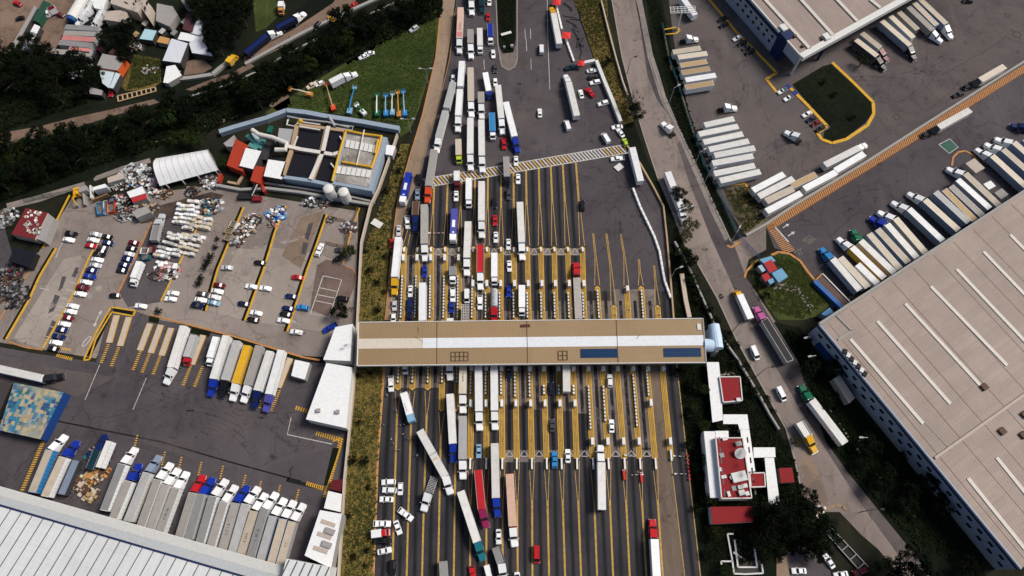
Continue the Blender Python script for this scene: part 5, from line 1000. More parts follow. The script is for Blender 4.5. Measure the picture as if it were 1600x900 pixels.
sheet('dirt_shoulder', [(545, 350), (600, 400), (660, 560), (620, 610), (560, 590), (530, 500)], .058, fadepaint('dirt_film', (.25, .18, .13), .33, .55, .1, .9)); sheet('paved_terrace', [(172, 100), (180, 0), (240, 0), (262, 30), (180, 22)], .05, M_walk); sheet('paved_terrace', [(200, 234), (262, 234), (270, 288), (205, 290)], .08, ground_mat('terrace_brown', (.10, .07, .055), (.06, .045, .04), (.14, .10, .08), .1, .5))
mb = MB(); L = [(620, 640), (612, 625), (650, 605), (690, 590), (720, 592), (740, 610)]; kerb(mb, PP(L), 1.2, 0, .25); struct('pale_kerb', mb, M_tan)
for k, (x, y) in enumerate(((603, 588), (612, 592), (598, 606), (640, 602), (632, 622), (606, 640), (636, 650))): c_ = P(x, y); tag(place(cached(('bol',), lambda: MB().tube([(0, 0, 0), (0, 0, .35), (0, 0, .6), (0, 0, .75)], [.45, .6, .45, .1], 10).mesh('stone_bollard', W_WHITE)), 'stone_bollard', None, (c_.x, c_.y, .05)), 'round white stone at the end of the tiled plot kerb', 'bollard', 'white stones by the kerb')
pl = thing('foundation_plot', 'dark plot of square brick cells beside the frontage road', 'foundation', P(720, 760), 0); Q = PP([(645, 712), (670, 690), (830, 860), (800, 885)]); MB().prism([(p.x, p.y) for p in Q], .05, .3).build('base', plain('plot_dark', (.02, .018, .018), .8), pl, True); mb = MB()
for t in (0, .22, .45, .68, .9): mb.bar(Q[0].lerp(Q[3], t) + Vector((0, 0, .55)), Q[1].lerp(Q[2], t) + Vector((0, 0, .55)), .25, .5)
for s in (0, 1): mb.bar(Q[0].lerp(Q[1], s) + Vector((0, 0, .54)), Q[3].lerp(Q[2], s) + Vector((0, 0, .54)), .25, .5)
mb.build('cell_wall', W_GREY, pl, True)
# footbridge tower at the end of the canopy
reg(); c_ = P(1118, 530); tw = thing('stair_tower', 'pale blue rounded stair tower joined to the canopy right end', 'tower', c_, 0); LBP = plain('tower_pale_blue', (.50, .62, .74), .5)
mb = MB(); mb.tube([P(1099, 539, 7.2), P(1114, 540, 7.2)], 2.2, 16); mb.build('tube_bridge', LBP, tw, True); a, b_ = P(1115, 508, 7.5), P(1121, 545, 7.5); mb = MB(); mb.tube([a, a.lerp(b_, .5), b_], [1.9, 2.1, 2.0], 16); mb.build('tube_body', LBP, tw, True)
for q in (a, b_): mb = MB(); mb.bar(Vector((q.x, q.y, 0)), Vector((q.x, q.y, 6.5)), 1.2); mb.build('support', W_GREY, tw, True)
slope(P(1101, 519, 4), P(1113, 508, 7.6), P(1114, 528, 7.6), P(1102, 530, 4), .2).build('stair_flight', LBP, tw, True)
# ---- guard kiosk in the garden triangle
reg(1080, 400, 3.75); KB = plain('kiosk_blue', (.13, .30, .46), .6); KR = plain('kiosk_red', (.36, .015, .018), .6)
kk = building('guard_kiosk', 'guard kiosk with stepped blue and red roofs in the garden triangle', 'kiosk', [(424, 42), (470, 20), (506, 75), (460, 100)], 3.6, KB, KR)
for px, h, mt in (([(400, 20), (470, 0), (496, 30), (424, 42)], 3.3, KB), ([(472, 100), (530, 70), (568, 120), (512, 155)], 3.3, KB), ([(390, 60), (412, 50), (438, 82), (418, 95)], 3.0, plain('kiosk_pale', (.34, .44, .52), .6)), ([(412, 112), (446, 96), (468, 130), (436, 150)], 3.1, KR), ([(448, 142), (478, 128), (488, 152), (462, 165)], 2.9, KB)): R = PP(px, h); MB().prism([(p.x, p.y) for p in R], 0, h - .3).build('side_wall', W_GREY, kk, True); MB().prism([(p.x, p.y) for p in R], h - .3, h).build('side_roof', mt, kk, True)
rp = thing('loading_ramp', 'long brown-floored ramp with a bright blue side by the eastern docks', 'ramp', P(820, 205), 0); Q = PP([(768, 104), (932, 272), (880, 305), (718, 150)], 1.0); MB().prism([(p.x, p.y) for p in Q], 0, .9).build('deck', plain('ramp_brown', (.12, .075, .06), .8), rp, True); mb = MB(); kerb(mb, [Q[2], Q[3]], 1.6, 0, 1.9); mb.build('blue_side', plain('ramp_blue', (.012, .10, .32), .5), rp, True); mb = MB(); kerb(mb, [Q[0], Q[1]], .4, 0, 1.3); mb.build('rail', W_WHITE, rp, True); mb = MB(); kerb(mb, [Q[3], Q[0]], .5, 0, 1.1); kerb(mb, [Q[1] , Q[2]], .8, 0, 1.0); mb.build('end_stop', M_org, rp, True)
building('dock_corner_wall', 'small blue awning at the corner of the beige warehouse', 'awning', [(762, 340), (812, 302), (834, 330), (790, 352)], 3.2, W_BG, plain('awning_blue', (.08, .24, .45), .6))
reg(1240, 200, 4); building('yard_hut', 'tan flat roof on the round island of the dock yard', 'hut', [(1075, 222), (1130, 188), (1196, 250), (1140, 282)], 3, W_GREY, ROOFTAN); building('yard_hut', 'small pale roof among the dock trucks, lower', 'hut', [(1255, 405), (1302, 376), (1344, 415), (1298, 446)], 3, W_GREY, ROOFGREY); building('yard_hut', 'small white roofed box between the dock trucks, upper', 'hut', [(1186, 350), (1232, 328), (1264, 362), (1222, 386)], 2.6, W_GREY, ROOFW)
reg(1000, 0, 4)
for x, y, lab in ((925, 540, 'small blue awning square, upper, by the planted bed'), (966, 580, 'small blue awning square, lower, by the planted bed')): c_ = P(x, y, 2.4); r = thing('parking_awning', lab, 'awning', (c_.x, c_.y, 0), rad(35)); MB().box(-1.1, 1.1, -1.1, 1.1, 2.3, 2.45).build('roof', plain('awning_navy', (.01, .03, .14), .5), r); place(cached(('awp',), lambda: MB().box(-.06, .06, -.06, .06, 0, 2.3).mesh('post', GALV)), 'post', r, (0, 0, 0))
# ================================================================ traffic on the toll road
QT = 'vehicles queuing at the toll plaza'
reg(600, 0, 4)
t_logo = V('semi', (470, 332), (483, -60), 'white', 'white semi truck topmost by the tan ramp, peach trailer roof with a red patch', QT, side='white', roof='peach')
V('semi', (548, 92), (545, -120), 'white', 'white semi truck at the top edge between the peach-roofed truck and the dark green truck', QT)
V('semi', (612, 78), (606, -100), 'darkteal', 'dark green truck at the top edge beside the median grass', QT, side='darkteal', roof='darkteal')
V('sedan', (658, 40), (657, -20), 'white', 'white car at the top edge just left of the median grass', QT)
V('hatchback', (650, 138), (650, 72), 'red', 'red car in the queue directly above the blue box truck by the median', QT)
V('box', (667, 274), (663, 148), 'white', 'white truck with a dark blue cargo box beside the median grass', QT, side='blue', roof='blue')
V('sedan', (684, 373), (680, 300), 'white', 'white car directly below the truck with the dark blue box, near the median nose', QT)
V('semi', (543, 364), (540, 180), 'white', 'grey roofed short semi truck, left one of the pair above the beige trailer', QT, side='lightgrey', roof='warmgrey')
V('box', (602, 330), (598, 166), 'white', 'off-white box truck, right one of the pair above the beige trailer', QT, side='white', roof='offwhite')
V('sedan', (695, 458), (694, 396), 'darkgrey', 'dark grey car just left of the concrete median nose', QT)
V('double', (460, 822), (488, 376), 'white', 'white truck pulling two white trailers in line beside the tan ramp queue', QT, side='white', roof='white')
V('semi', (546, 730), (540, 418), 'white', 'white semi truck with a beige roofed trailer', QT, side='offwhite', roof='beige')
V('box', (662, 614), (630, 438), 'blue', 'white box truck with a blue cab, slanting near the median nose', QT, side='white', roof='white')
V('semi', (610, 742), (606, 574), 'white', 'short grey-roofed semi truck right of the beige trailer truck', QT, side='lightgrey', roof='warmgrey')
V('hatchback', (697, 532), (694, 496), 'white', 'small white car squeezed between the blue-cab box truck and the long white semi', QT)
V('semi', (742, 838), (712, 528), 'white', 'long white semi truck left of the trailer with the blue and white cab', QT, side='white', roof='offwhite')
V('box', (681, 868), (674, 704), 'white', 'white truck with a bright blue cargo box and white cab', QT, side='skyblue', roof='skyblue')
reg()
V('double', (681, 238), (708, 128), 'white', 'white truck with two grey-roofed trailers closest to the tan ramp', QT, side='offwhite', roof='lightgrey', cabm=5.5)
V('hatchback', (708, 127), (708, 119), 'white', 'small white car right behind the grey-roofed double trailer by the ramp', QT)
V('semi', (809, 238), (790, 158), 'blue', 'white trailer truck with a dark blue cab, on the side of the empty lanes', QT, side='white', roof='white')
V('pickup', (788, 236), (787, 213), 'red', 'red pickup beside the dark blue cab of a white trailer truck', QT)
V('box', (717.3, 254.5), (716, 217), 'lime', 'lime-green truck with a pale yellow cargo box', QT, side='yellow', roof='cream')
V('semi', (735, 266), (735, 183), 'white', 'white semi truck whose nose reaches the hatched band beside the lime truck', QT, side='white', roof='offwhite')
V('semi', (753.5, 269), (752, 185), 'white', 'white semi truck with its nose on the hatched band, second right of the lime truck', QT, side='lightgrey', roof='offwhite')
V('semi', (667, 316.5), (678, 234), 'orangered', 'grey trailer truck with an orange cab crossing the hatched band', QT, side='lightgrey', roof='warmgrey')
reg(580, 200, 4)
V('bus', (190, 490), (238, 256), 'white', 'blue coach with a white front on the tan shoulder ramp', QT, side='blue')
V('suv', (295, 350), (293, 293), 'black', 'black SUV on the hatched band between the coach and the orange truck', QT)
V('sedan', (288, 443), (288, 386), 'bluegrey', 'blue-grey car just below the hatched band beside the orange cab', QT)
V('semi', (275, 645), (280, 455), 'darkblue', 'brown-topped trailer truck with a dark blue cab', QT, side='brown', roof='brown', cabm=5.5)
V('semi', (335, 832), (331, 476), 'white', 'grey trailer semi with a white cab, left of the blue and white bus', QT, side='lightgrey', roof='warmgrey')
V('pickup', (230, 637), (225, 545), 'white', 'white pickup directly left of the brown-topped trailer', QT)
V('sedan', (170, 668), (172, 612), 'silver', 'silver car on the edge line just behind the yellow cab truck', QT)
V('box', (537, 379), (535, 264), 'maroon', 'grey box truck with a maroon cab crossing the hatched band', QT, side='lightgrey', roof='offwhite')
V('sedan', (530, 458), (531, 390), 'white', 'white car just ahead of the maroon-cab box truck', QT)
V('box', (610, 496), (610, 304), 'white', 'white box truck just below the hatched band, pale blue-white roof', QT, side='white', roof='white')
V('semi', (690, 686), (690, 328), 'white', 'long white semi truck just below the hatched band, left of a black car', QT, side='white', roof='offwhite')
V('sedan', (770, 503), (769, 436), 'black', 'black car following the red sedan in the middle lanes', QT)
V('sedan', (775, 610), (773, 544), 'red', 'red sedan between the black car and a white car', QT)
V('sedan', (779, 712), (779, 652), 'white', 'white car ahead of the red sedan, above the pale chevron band', QT)
V('sedan', (858, 757), (857, 696), 'white', 'white car with a dark roof on the pale chevron band', QT)
V('box', (850, 352), (844, 178), 'black', 'grey box truck with a black cab in the middle of the hatched band', QT, side='lightgrey', roof='warmgrey')
V('sedan', (905, 230), (904, 180), 'white', 'white car on top of the hatched band', QT)
V('sedan', (918, 352), (917, 283), 'white', 'white car just below the hatched band, right of the black-cab box truck', QT)
V('suv', (860, 450), (857, 384), 'darkgrey', 'dark grey SUV following below the black-cab box truck', QT)
V('bus', (510, 716), (521, 494), 'white', 'purple-blue bus with a white front in the toll queue', QT, side='periwinkle')
V('semi', (944, 824), (929, 450), 'white', 'white semi truck in the rightmost occupied lane above the chevron band', QT, side='white', roof='offwhite')
V('sedan', (866, 900), (861, 824), 'white', 'white police car with dark windows between two lanes of islands', QT)
V('hatchback', (127, 752), (132, 690), 'red', 'red car half hidden beside the white trailer with the yellow cab', QT)
reg()
V('semi', (729, 430.5), (731.5, 345), 'white', 'white semi truck heading into the island lanes, between two blue vehicles', QT, side='lightgrey', roof='offwhite')
V('open', (750.5, 452.5), (750.5, 379), 'white', 'truck with an open body carrying a bright red load, white cab', QT, side='lightgrey', roof='red')
V('semi', (615.5, 460.5), (622.5, 370), 'yellow', 'white trailer truck with a bright yellow cab beside the dry verge', QT, side='white', roof='white')
reg(560, 370, 4)
V('sedan', (413, 251), (413, 182), 'blue', 'dark blue car between two white trucks in the third island lane', QT)
V('semi', (404, 640), (400, 288), 'white', 'white trailer truck disappearing under the canopy beside the striped guard rail', QT, side='white', roof='white')
V('sedan', (324, 374), (326, 306), 'white', 'white car in the second island lane, behind the dark pickup', QT)
V('pickup', (320, 467), (321, 395), 'darkblue', 'dark blue pickup ahead of the white car in the second island lane', QT)
V('sedan', (318, 540), (318, 480), 'navy', 'navy car ahead of the dark blue pickup, half under the canopy', QT)
V('hatchback', (224, 460), (226, 398), 'silver', 'silver car ahead of the yellow cab in the verge-side lane', QT)
V('hatchback', (218, 540), (219, 480), 'white', 'white car entering the canopy in the verge-side lane', QT)
V('box', (589, 291), (589, 184), 'white', 'small truck with a grey cargo box and white cab in the islands', QT, side='grey', roof='grey')
V('pickup', (590, 394), (590, 334), 'white', 'white pickup ahead of the small grey-box truck', QT)
V('sedan', (580, 478), (582, 400), 'blue', 'blue car between a white pickup and the canopy', QT)
V('box', (572, 620), (573, 504), 'white', 'white box truck with only its tail showing at the canopy edge', QT)
V('van', (677, 417), (677, 320), 'white', 'white van behind the cage-topped truck', QT)
V('grid', (668, 640), (668, 424), 'white', 'truck with a white lattice cage roof over a red load', QT, side='offwhite', roof='brown')
V('pickup', (760, 442), (760, 380), 'white', 'white pickup ahead of the red-load truck', QT)
V('box', (850, 300), (850, 92), 'white', 'long white box truck behind the silver tanker', QT)
V('tanker', (848, 545), (849, 318), 'red', 'silver tanker truck with a red cab at the canopy edge', QT, side='silver', roof='silver')
V('sedan', (940, 378), (939, 304), 'blue', 'blue car ahead of the white police car', QT)
V('box', (1022, 492), (1022, 304), 'white', 'white box truck last before the canopy, right of the blue car', QT)
V('semi', (1022, 142), (1014, -180), 'white', 'white semi', QT) if False else None
reg(820, 370, 4)
V('flat', (320, 160), (337, 512), 'red', 'red cab truck driving away from the canopy with a beige flat trailer', QT, side='offwhite', roof='warmgrey')
# ---- northern carriageway leaving the plaza
reg(800, 0, 4); NT = 'vehicles on the road leaving the plaza'
V('van', (184, 265), (186, 336), 'white', 'white van alone on the empty carriageway, upper one', NT)
V('sedan', (172, 674), (175, 738), 'white', 'white car alone on the empty carriageway below the white van', NT)
V('van', (327, 716), (366, 838), 'white', 'white passenger van with a reddish tail beside the parked semi truck', NT)
V('semi', (334, 466), (412, 746), 'white', 'white semi truck pulled over right of the carriageway, nose up', NT, side='white', roof='offwhite')
V('semi', (246, 44), (300, 290), 'yellow', 'white trailer truck with a yellow cab along the red and white barriers', NT, side='white', roof='offwhite')
PK = 'cars parked by the white wall'
V('sedan', (533, 437), (467, 446), 'white', 'white car uppermost beside the white wall corner', PK); V('suv', (546, 470), (472, 488), 'darkgrey', 'dark SUV between two white cars by the white wall', PK)
V('suv', (482, 522), (558, 508), 'white', 'white SUV below the dark SUV by the white wall', PK); V('sedan', (424, 556), (440, 618), 'white', 'white car standing beside the red pickup, clear of the wall', PK)
V('pickup', (455, 545), (520, 610), 'red', 'red pickup with a black rear near the white wall', PK); V('suv', (535, 655), (606, 636), 'white', 'white SUV nosed out from the middle of the white wall', PK)
V('sedan', (627, 797), (688, 790), 'white', 'white car lying crosswise at the lower end of the white wall', PK); V('sedan', (662, 808), (694, 852), 'white', 'white car directly below the lower end of the white wall', PK)
V('van', (565, 822), (608, 892), 'white', 'white van near the lower end of the white wall, slanting', PK)
reg(820, 200, 4)
V('hatchback', (622, 72), (634, 108), 'lime', 'lime-green car at the right end of the hatched band', PK); V('pickup', (536, 196), (624, 188), 'white', 'white pickup just below the right end of the hatched band', PK)
V('trailer', (725, 330), (672, 122), None, 'white trailer standing without a cab at the right end of the hatched band', None, side='white', roof='white')
V('suv', (358, 448), (360, 520), 'black', 'black SUV alone in the empty lanes below the hatched band', NT)
V('semi', (1004, 600), (895, 276), 'white', 'white semi truck half under a roadside tree on the frontage road', 'trucks on the frontage road', side='white', roof='white')
# ---- south of the canopy
ST_ = 'vehicles south of the toll canopy'
reg(550, 560, 4)
V('pickup', (245, 210), (243, 110), 'white', 'white pickup leaving the canopy in the verge-side lane', ST_); V('van', (331, 98), (330, 0), 'white', 'white van emerging under the canopy edge between short islands', ST_)
V('bus', (376, 400), (321, 210), 'lightblue', 'pale blue and white bus slanting across the empty western lanes', ST_, side='white')
V('semi', (612, 137), (606, -190), 'white', 'white truck cab just emerging under the canopy, its trailer hidden', ST_)
t_num = V('semi', (692, 342), (694, 40), 'white', 'semi truck with dark characters on its cream trailer roof below the canopy', ST_, side='lightgrey', roof='cream')
V('semi', (634, 634), (612, 222), 'blue', 'white trailer truck with a dark blue cab, left of the cream-roofed truck', ST_, side='white', roof='offwhite', J=(630, 532))
V('semi', (692, 756), (692, 356), 'white', 'white cab semi with a grey-ribbed trailer, directly below the lettered truck', ST_, side='lightgrey', roof='lightgrey')
V('semi', (796, 451), (790, 38), 'white', 'white semi truck leaving the canopy, left one of a matching pair', ST_, side='white', roof='white')
V('semi', (893, 447), (888, 40), 'white', 'white semi truck leaving the canopy, right one of a matching pair', ST_, side='white', roof='white')
V('sedan', (980, 138), (980, 50), 'navy', 'navy car just out of the canopy right of two white semis', ST_); V('sedan', (792, 615), (792, 544), 'lightblue', 'pale blue car above the red trailer truck', ST_)
reg(550, 700, 4.5)
V('semi', (1024, 470), (1002, -85), 'blue', 'off-white trailer truck with a dark blue cab between red and pink trailers', ST_, side='offwhite', roof='offwhite', J=(1012, 350))
V('semi', (946, 560), (886, 152), 'magenta', 'red trailer truck with a dark magenta cab', ST_, side='red', roof='red', J=(912, 430))
V('semi', (1143, 696), (1108, 178), 'white', 'pink-roofed red trailer truck with a white cab', ST_, side='red', roof='peach', J=(1130, 552))
t_teal = V('semi', (690, 322), (480, -118), 'white', 'white truck turned across the lanes with teal lettering on its trailer roof', ST_, side='white', roof='offwhite', J=(655, 198))
V('flat', (498, 445), (568, 240), 'white', 'small white flatbed truck standing slantwise on the empty western lanes', ST_, side='white', roof='darkgrey')
V('semi', (914, 770), (762, 300), 'teal', 'off-white trailer truck with a teal cab slanting across the lanes', ST_, side='offwhite', roof='offwhite', J=(880, 660))
V('sedan', (1032, 682), (1030, 565), 'white', 'white car with a black roof glass left of the pink-roofed truck', ST_); V('van', (1300, 803), (1298, 694), 'red', 'red van alone in a lane near the bottom edge', ST_)
V('box', (655, 1010), (640, 800), 'grey', 'dark grey box truck cut by the bottom edge', ST_, side='grey', roof='grey'); V('pickup', (858, 960), (842, 832), 'red', 'red pickup cut by the bottom edge below the teal-cab truck', ST_)
V('van', (975, 945), (945, 825), 'white', 'white van at the bottom edge beside a red pickup', ST_); V('open', (1085, 1040), (1022, 728), 'white', 'white cab truck with a grey bed at the bottom edge', ST_, side='grey', roof='grey', J=(1050, 812), cabm=5.6)
V('sedan', (1165, 980), (1160, 876), 'white', 'white car cut by the bottom edge right of the grey-bed truck', ST_)
W_ = 'vehicles parked on the western lanes'
V('suv', (212, 242), (300, 238), 'white', 'white SUV, uppermost of three side by side at the road edge', W_); V('suv', (216, 294), (308, 300), 'white', 'white SUV, middle one of three side by side at the road edge', W_)
V('sedan', (195, 360), (288, 362), 'white', 'white car, lowest of three side by side at the road edge', W_); V('hatchback', (338, 335), (341, 238), 'white', 'white hatchback standing beside the three white cars', W_)
V('pickup', (425, 505), (330, 430), 'white', 'white pickup with a dark bed parked at a slant', W_); V('sedan', (340, 614), (302, 504), 'white', 'white car parked aslant left of the dark-bed pickup', W_)
V('pickup', (250, 533), (172, 532), 'white', 'white pickup across the edge line above the red-cab box truck', W_); V('box', (266, 592), (132, 606), 'red', 'small white box truck with a red cab at the road edge', W_)
V('pickup', (265, 652), (166, 652), 'black', 'black pickup between the red-cab box truck and a white car', W_); V('sedan', (282, 712), (172, 736), 'white', 'white car below the black pickup at the road edge', W_); V('suv', (284, 892), (284, 795), 'black', 'black SUV near the bottom edge by the dry verge', W_)
reg(800, 560, 4)
V('suv', (610, 92), (612, 186), 'white', 'white SUV driving up under the canopy edge', ST_); V('sedan', (243, 150), (243, 222), 'navy', 'dark car nearest the canopy in its lane, heading under it', ST_); V('sedan', (249, 378), (251, 460), 'darkgrey', 'dark grey car midway between the canopy and a bright blue pickup', ST_)
V('sedan', (621, 380), (623, 466), 'white', 'white car beside a long white guard rail in the eastern lanes', ST_); V('sedan', (347, 566), (350, 654), 'white', 'white car beside the bright blue pickup', ST_); V('pickup', (265, 594), (268, 676), 'skyblue', 'bright blue pickup on the lower chevron band', ST_)
V('semi', (552, 541), (563, 948), 'white', 'white semi truck driving up toward the canopy, alone in the eastern lanes', ST_, side='white', roof='offwhite')
V('trailer', (340, 0), (343, 206), None, 'cream-roofed trailer with its front under the canopy', ST_, side='offwhite', roof='offwhite')
reg(800, 700, 4.5)
V('semi', (988, 499), (1028, 1060), 'red', 'white trailer truck with a red cab driving up near the bottom edge', ST_, side='white', roof='white', J=(1003, 640))
# ---- frontage road
reg(1080, 400, 3.75); FR = 'vehicles on the frontage road'
V('box', (262, 202), (350, 368), 'yellow', 'white box truck with a yellow cab on the frontage road', FR, cabl=2.2)
V('semi', (378, 290), (582, 618), 'pink', 'black-roofed trailer truck with a pink cab', FR, side='lightgrey', roof='black', J=(430, 372))
V('van', (396, 612), (356, 520), 'white', 'white van on the frontage road below the pink-cab truck', FR); V('van', (556, 856), (506, 758), 'white', 'white van on the frontage road beside the green-cab truck', FR)
reg(); V('semi', (1250, 598), (1321, 693), 'green', 'white trailer truck with a green cab on the frontage road', FR, side='white', roof='offwhite', J=(1269, 625))
V('open', (1275, 707), (1253.5, 663.5), 'yellow', 'truck with a pale open box and a yellow cab', FR, side='offwhite', roof='offwhite', cabm=5.6)
reg(800, 0, 4); V('bobtail', (938, 765), (1005, 842), 'white', 'white tractor unit without a trailer on the frontage road', FR)
reg(); SB = 'cars by the lower garden'
V('sedan', (1288, 866), (1303, 888), 'white', 'white car parked along the tiled plot', SB); V('sedan', (1237, 892), (1260, 892), 'white', 'white car at the bottom edge beside the pale path', SB); V('sedan', (1308, 899), (1320, 897), 'white', 'white car cut by the bottom edge below the tiled plot', SB); V('suv', (1332, 898), (1356, 888), 'maroon', 'maroon car at the bottom edge under the tiled plot', SB)
# ================================================================ parked trucks and cars in the yards
reg(1000, 0, 4); G1 = 'trailers backed against the green fence'
for k, (a, b_, rf, sd_, nm) in enumerate([((380, 300), (205, 327), 'beige', 'offwhite', 'beige-roofed trailer, uppermost in the upper row along the green fence'), ((418, 334), (240, 358), 'cream', 'white', 'cream-roofed trailer, second in the upper row along the green fence'), ((420, 384), (250, 410), 'tan', 'offwhite', 'tan-roofed trailer directly below the cream-roofed one by the green fence'),
 ((435, 428), (262, 455), 'tan', 'white', 'tan-roofed trailer directly above the all-white trailer by the green fence'), ((474, 470), (285, 500), 'white', 'white', 'all-white trailer between two tan-roofed ones by the green fence'), ((458, 518), (285, 546), 'tan', 'white', 'tan-roofed trailer, lowest in the upper row along the green fence')]):
 V('trailer', a, b_, None, nm, G1, side=sd_, roof=rf)
V('bobtail', (364, 243), (190, 270), 'white', 'white tractor unit with a long bare chassis above the trailer row', None)
V('bobtail', (606, 674), (425, 696), 'white', 'white tractor unit parked between the two trailer rows', None)
V('bobtail', (905, 822), (1010, 892), 'white', 'white tractor unit alone in the middle of the yard', None)
V('trailer', (345, 92), (262, -20), None, 'white trailer standing under the lighting mast', None, side='white', roof='white')
for k, (a, b_) in enumerate([((588, 742), (404, 782)), ((620, 788), (362, 840)), ((646, 836), (394, 890))]): V('trailer', a, b_, None, f'off-white trailer, {ORD[k]} from the top in the lower row along the green fence', G1, side='white', roof='offwhite')
reg(1040, 200, 4)
for k, (a, b_) in enumerate([((527, 80), (265, 136)), ((562, 124), (302, 172)), ((553, 174), (288, 222)), ((562, 234), (300, 286)), ((602, 270), (330, 332))]): V('trailer', a, b_, None, f'off-white trailer, {ORD[k + 3]} from the top in the lower row along the green fence', G1, side='white', roof='offwhite')
G2 = 'trailers parked beside the orange footway'
for a, b_, rf, nm in (((740, 288), (547, 390), 'white', 'white trailer nearest the scrub corner, uppermost of four'), ((812, 310), (570, 434), 'offwhite', 'off-white trailer between the white and tan ones by the scrub corner'), ((797, 378), (628, 458), 'beige', 'short tan trailer end to end with an orange one'), ((940, 290), (790, 362), 'tan', 'short orange-tan trailer end to end with a beige one'), ((860, 400), (618, 528), 'white', 'white trailer along the footway, lower end of the line'), ((1065, 276), (868, 380), 'white', 'white trailer along the footway, second in the line')):
 V('trailer', a, b_, None, nm, G2, side='offwhite', roof=rf)
reg(1240, 200, 4)
V('semi', (455, 100), (182, 238), 'white', 'off-white trailer truck with a white cab beside the footway', G2, side='offwhite', roof='offwhite', J=(412, 122)); V('trailer', (442, 160), (262, 266), None, 'white trailer tucked beside the parked white-cab truck', G2, side='offwhite', roof='white')
reg(1300, 0, 4); G3 = 'trucks at the northern warehouse docks'
V('semi', (336, 432), (150, 248), 'black', 'cream-roofed trailer with a black cab, first dock from the planted bed', G3, side='darkgrey', roof='cream')
V('semi', (352, 380), (188, 208), 'maroon', 'beige-roofed trailer with a maroon cab at the northern docks', G3, side='offwhite', roof='beige')
V('semi', (522, 372), (310, 128), 'black', 'cream-roofed trailer with blue-grey sides and a black cab', G3, side='bluegrey', roof='cream', J=(490, 285))
V('trailer', (510, 236), (366, 100), None, 'cream trailer without a cab at the northern docks', G3, side='offwhite', roof='cream'); V('trailer', (536, 186), (418, 74), None, 'brown-roofed trailer without a cab at the northern docks', G3, side='grey', roof='beige')
V('semi', (692, 262), (480, 44), 'white', 'warm grey trailer truck with a white cab, left of a pair at the docks', G3, side='warmgrey', roof='warmgrey', J=(630, 188)); V('trailer', (655, 158), (515, 18), None, 'beige trailer wedged between two white-cab trucks', G3, side='bluegrey', roof='beige')
V('semi', (762, 250), (545, -10), 'white', 'beige trailer truck with a white cab, right of a pair at the docks', G3, side='bluegrey', roof='beige', J=(715, 150))
V('semi', (877, 532), (1082, 412), 'black', 'cream trailer truck with a black cab driving above the footway', None, side='offwhite', roof='cream', J=(928, 500)); V('semi', (612, 830), (872, 682), 'black', 'off-white trailer truck with a black cab driving below the footway', None, side='offwhite', roof='offwhite', J=(668, 795))
V('sedan', (815, 5), (885, 8), 'black', 'black car at the top edge of the eastern yard'); V('suv', (765, 600), (810, 585), 'black', 'black SUV alone beside the footway')
V('bobtail', (1118, 782), (1215, 815), 'darkblue', 'dark blue tractor unit at the right edge of the dock yard')
reg(1000, 0, 4); G4 = 'cars by the blue-grey warehouse'
V('sedan', (580, 252), (638, 222), 'white', 'white car parked by the kerb of the blue-grey warehouse', G4); V('sedan', (496, 128), (535, 108), 'black', 'black car uppermost by the kerb of the blue-grey warehouse', G4); V('sedan', (505, 165), (545, 145), 'black', 'black car next below the uppermost by the warehouse kerb', G4)
V('sedan', (612, 280), (668, 254), 'black', 'black car right below the white one at the warehouse kerb', G4); V('hatchback', (636, 310), (692, 284), 'darkgrey', 'dark grey hatchback among black cars at the warehouse kerb', G4); V('suv', (660, 336), (716, 310), 'black', 'black SUV lowest in the line at the warehouse kerb', G4)
G5 = 'cars beside the planted bed'
V('sedan', (862, 582), (918, 552), 'white', 'white car under the upper small blue awning', G5); V('sedan', (898, 628), (958, 592), 'white', 'white car under the lower small blue awning', G5); V('sedan', (1014, 728), (1076, 696), 'white', 'white car between empty bays and a dark car by the bed kerb', G5); V('sedan', (1042, 760), (1100, 728), 'navy', 'navy car next to the white one by the bed kerb', G5); V('sedan', (1070, 785), (1128, 752), 'maroon', 'dark maroon car by the bed kerb', G5); V('sedan', (1102, 818), (1155, 788), 'black', 'black car lowest by the bed kerb', G5)
# ---- eastern docks
reg(); G6 = 'trucks at the eastern warehouse docks'
def D(cab, t0, t1, sd_, rf, lab, F=None):  # bluegrey sides have the shade of the left-hand trailer walls painted in
 if cab: V('semi', F, t1, cab, lab, G6, side=sd_, roof=rf, J=t0)
 else: V('trailer', t0, t1, None, lab, G6, side=sd_, roof=rf)
D('skyblue', (1301, 404), (1344, 454), 'bluegrey', 'offwhite', 'grey trailer truck with a bright blue cab, first dock by the blue ramp', F=(1278, 378))
D(None, (1313, 402), (1356, 449), 'white', 'cream', 'cream trailer next to the bright blue cab truck')
D(None, (1340, 413), (1371, 443), 'offwhite', 'white', 'short white trailer beside the yellow-sided one')
D('white', (1331, 386), (1382, 435), 'yellow', 'white', 'white-roofed trailer with yellow sides and a white cab', F=(1307, 369))
D('green', (1345, 376), (1397, 426), 'offwhite', 'offwhite', 'off-white trailer truck with a green cab at the eastern docks', F=(1331, 349))
D(None, (1357, 364), (1407, 421), 'bluegrey', 'cream', 'cream trailer right of the green cab at the docks')
D(None, (1371, 358), (1419, 410), 'bluegrey', 'beige', 'beige trailer left of the dark blue cab at the docks')
D('blue', (1386, 350), (1432, 402), 'lightgrey', 'offwhite', 'off-white trailer truck with a dark blue cab at the eastern docks', F=(1354, 335))
D('white', (1399, 341), (1446, 395), 'lightgrey', 'cream', 'cream trailer truck with a white cab right behind the dark blue cab', F=(1368, 327))
D('white', (1420, 326), (1473, 376), 'bluegrey', 'white', 'white-roofed trailer with shade-toned grey sides and a white cab, right of the dark blue cab', F=(1391, 313))
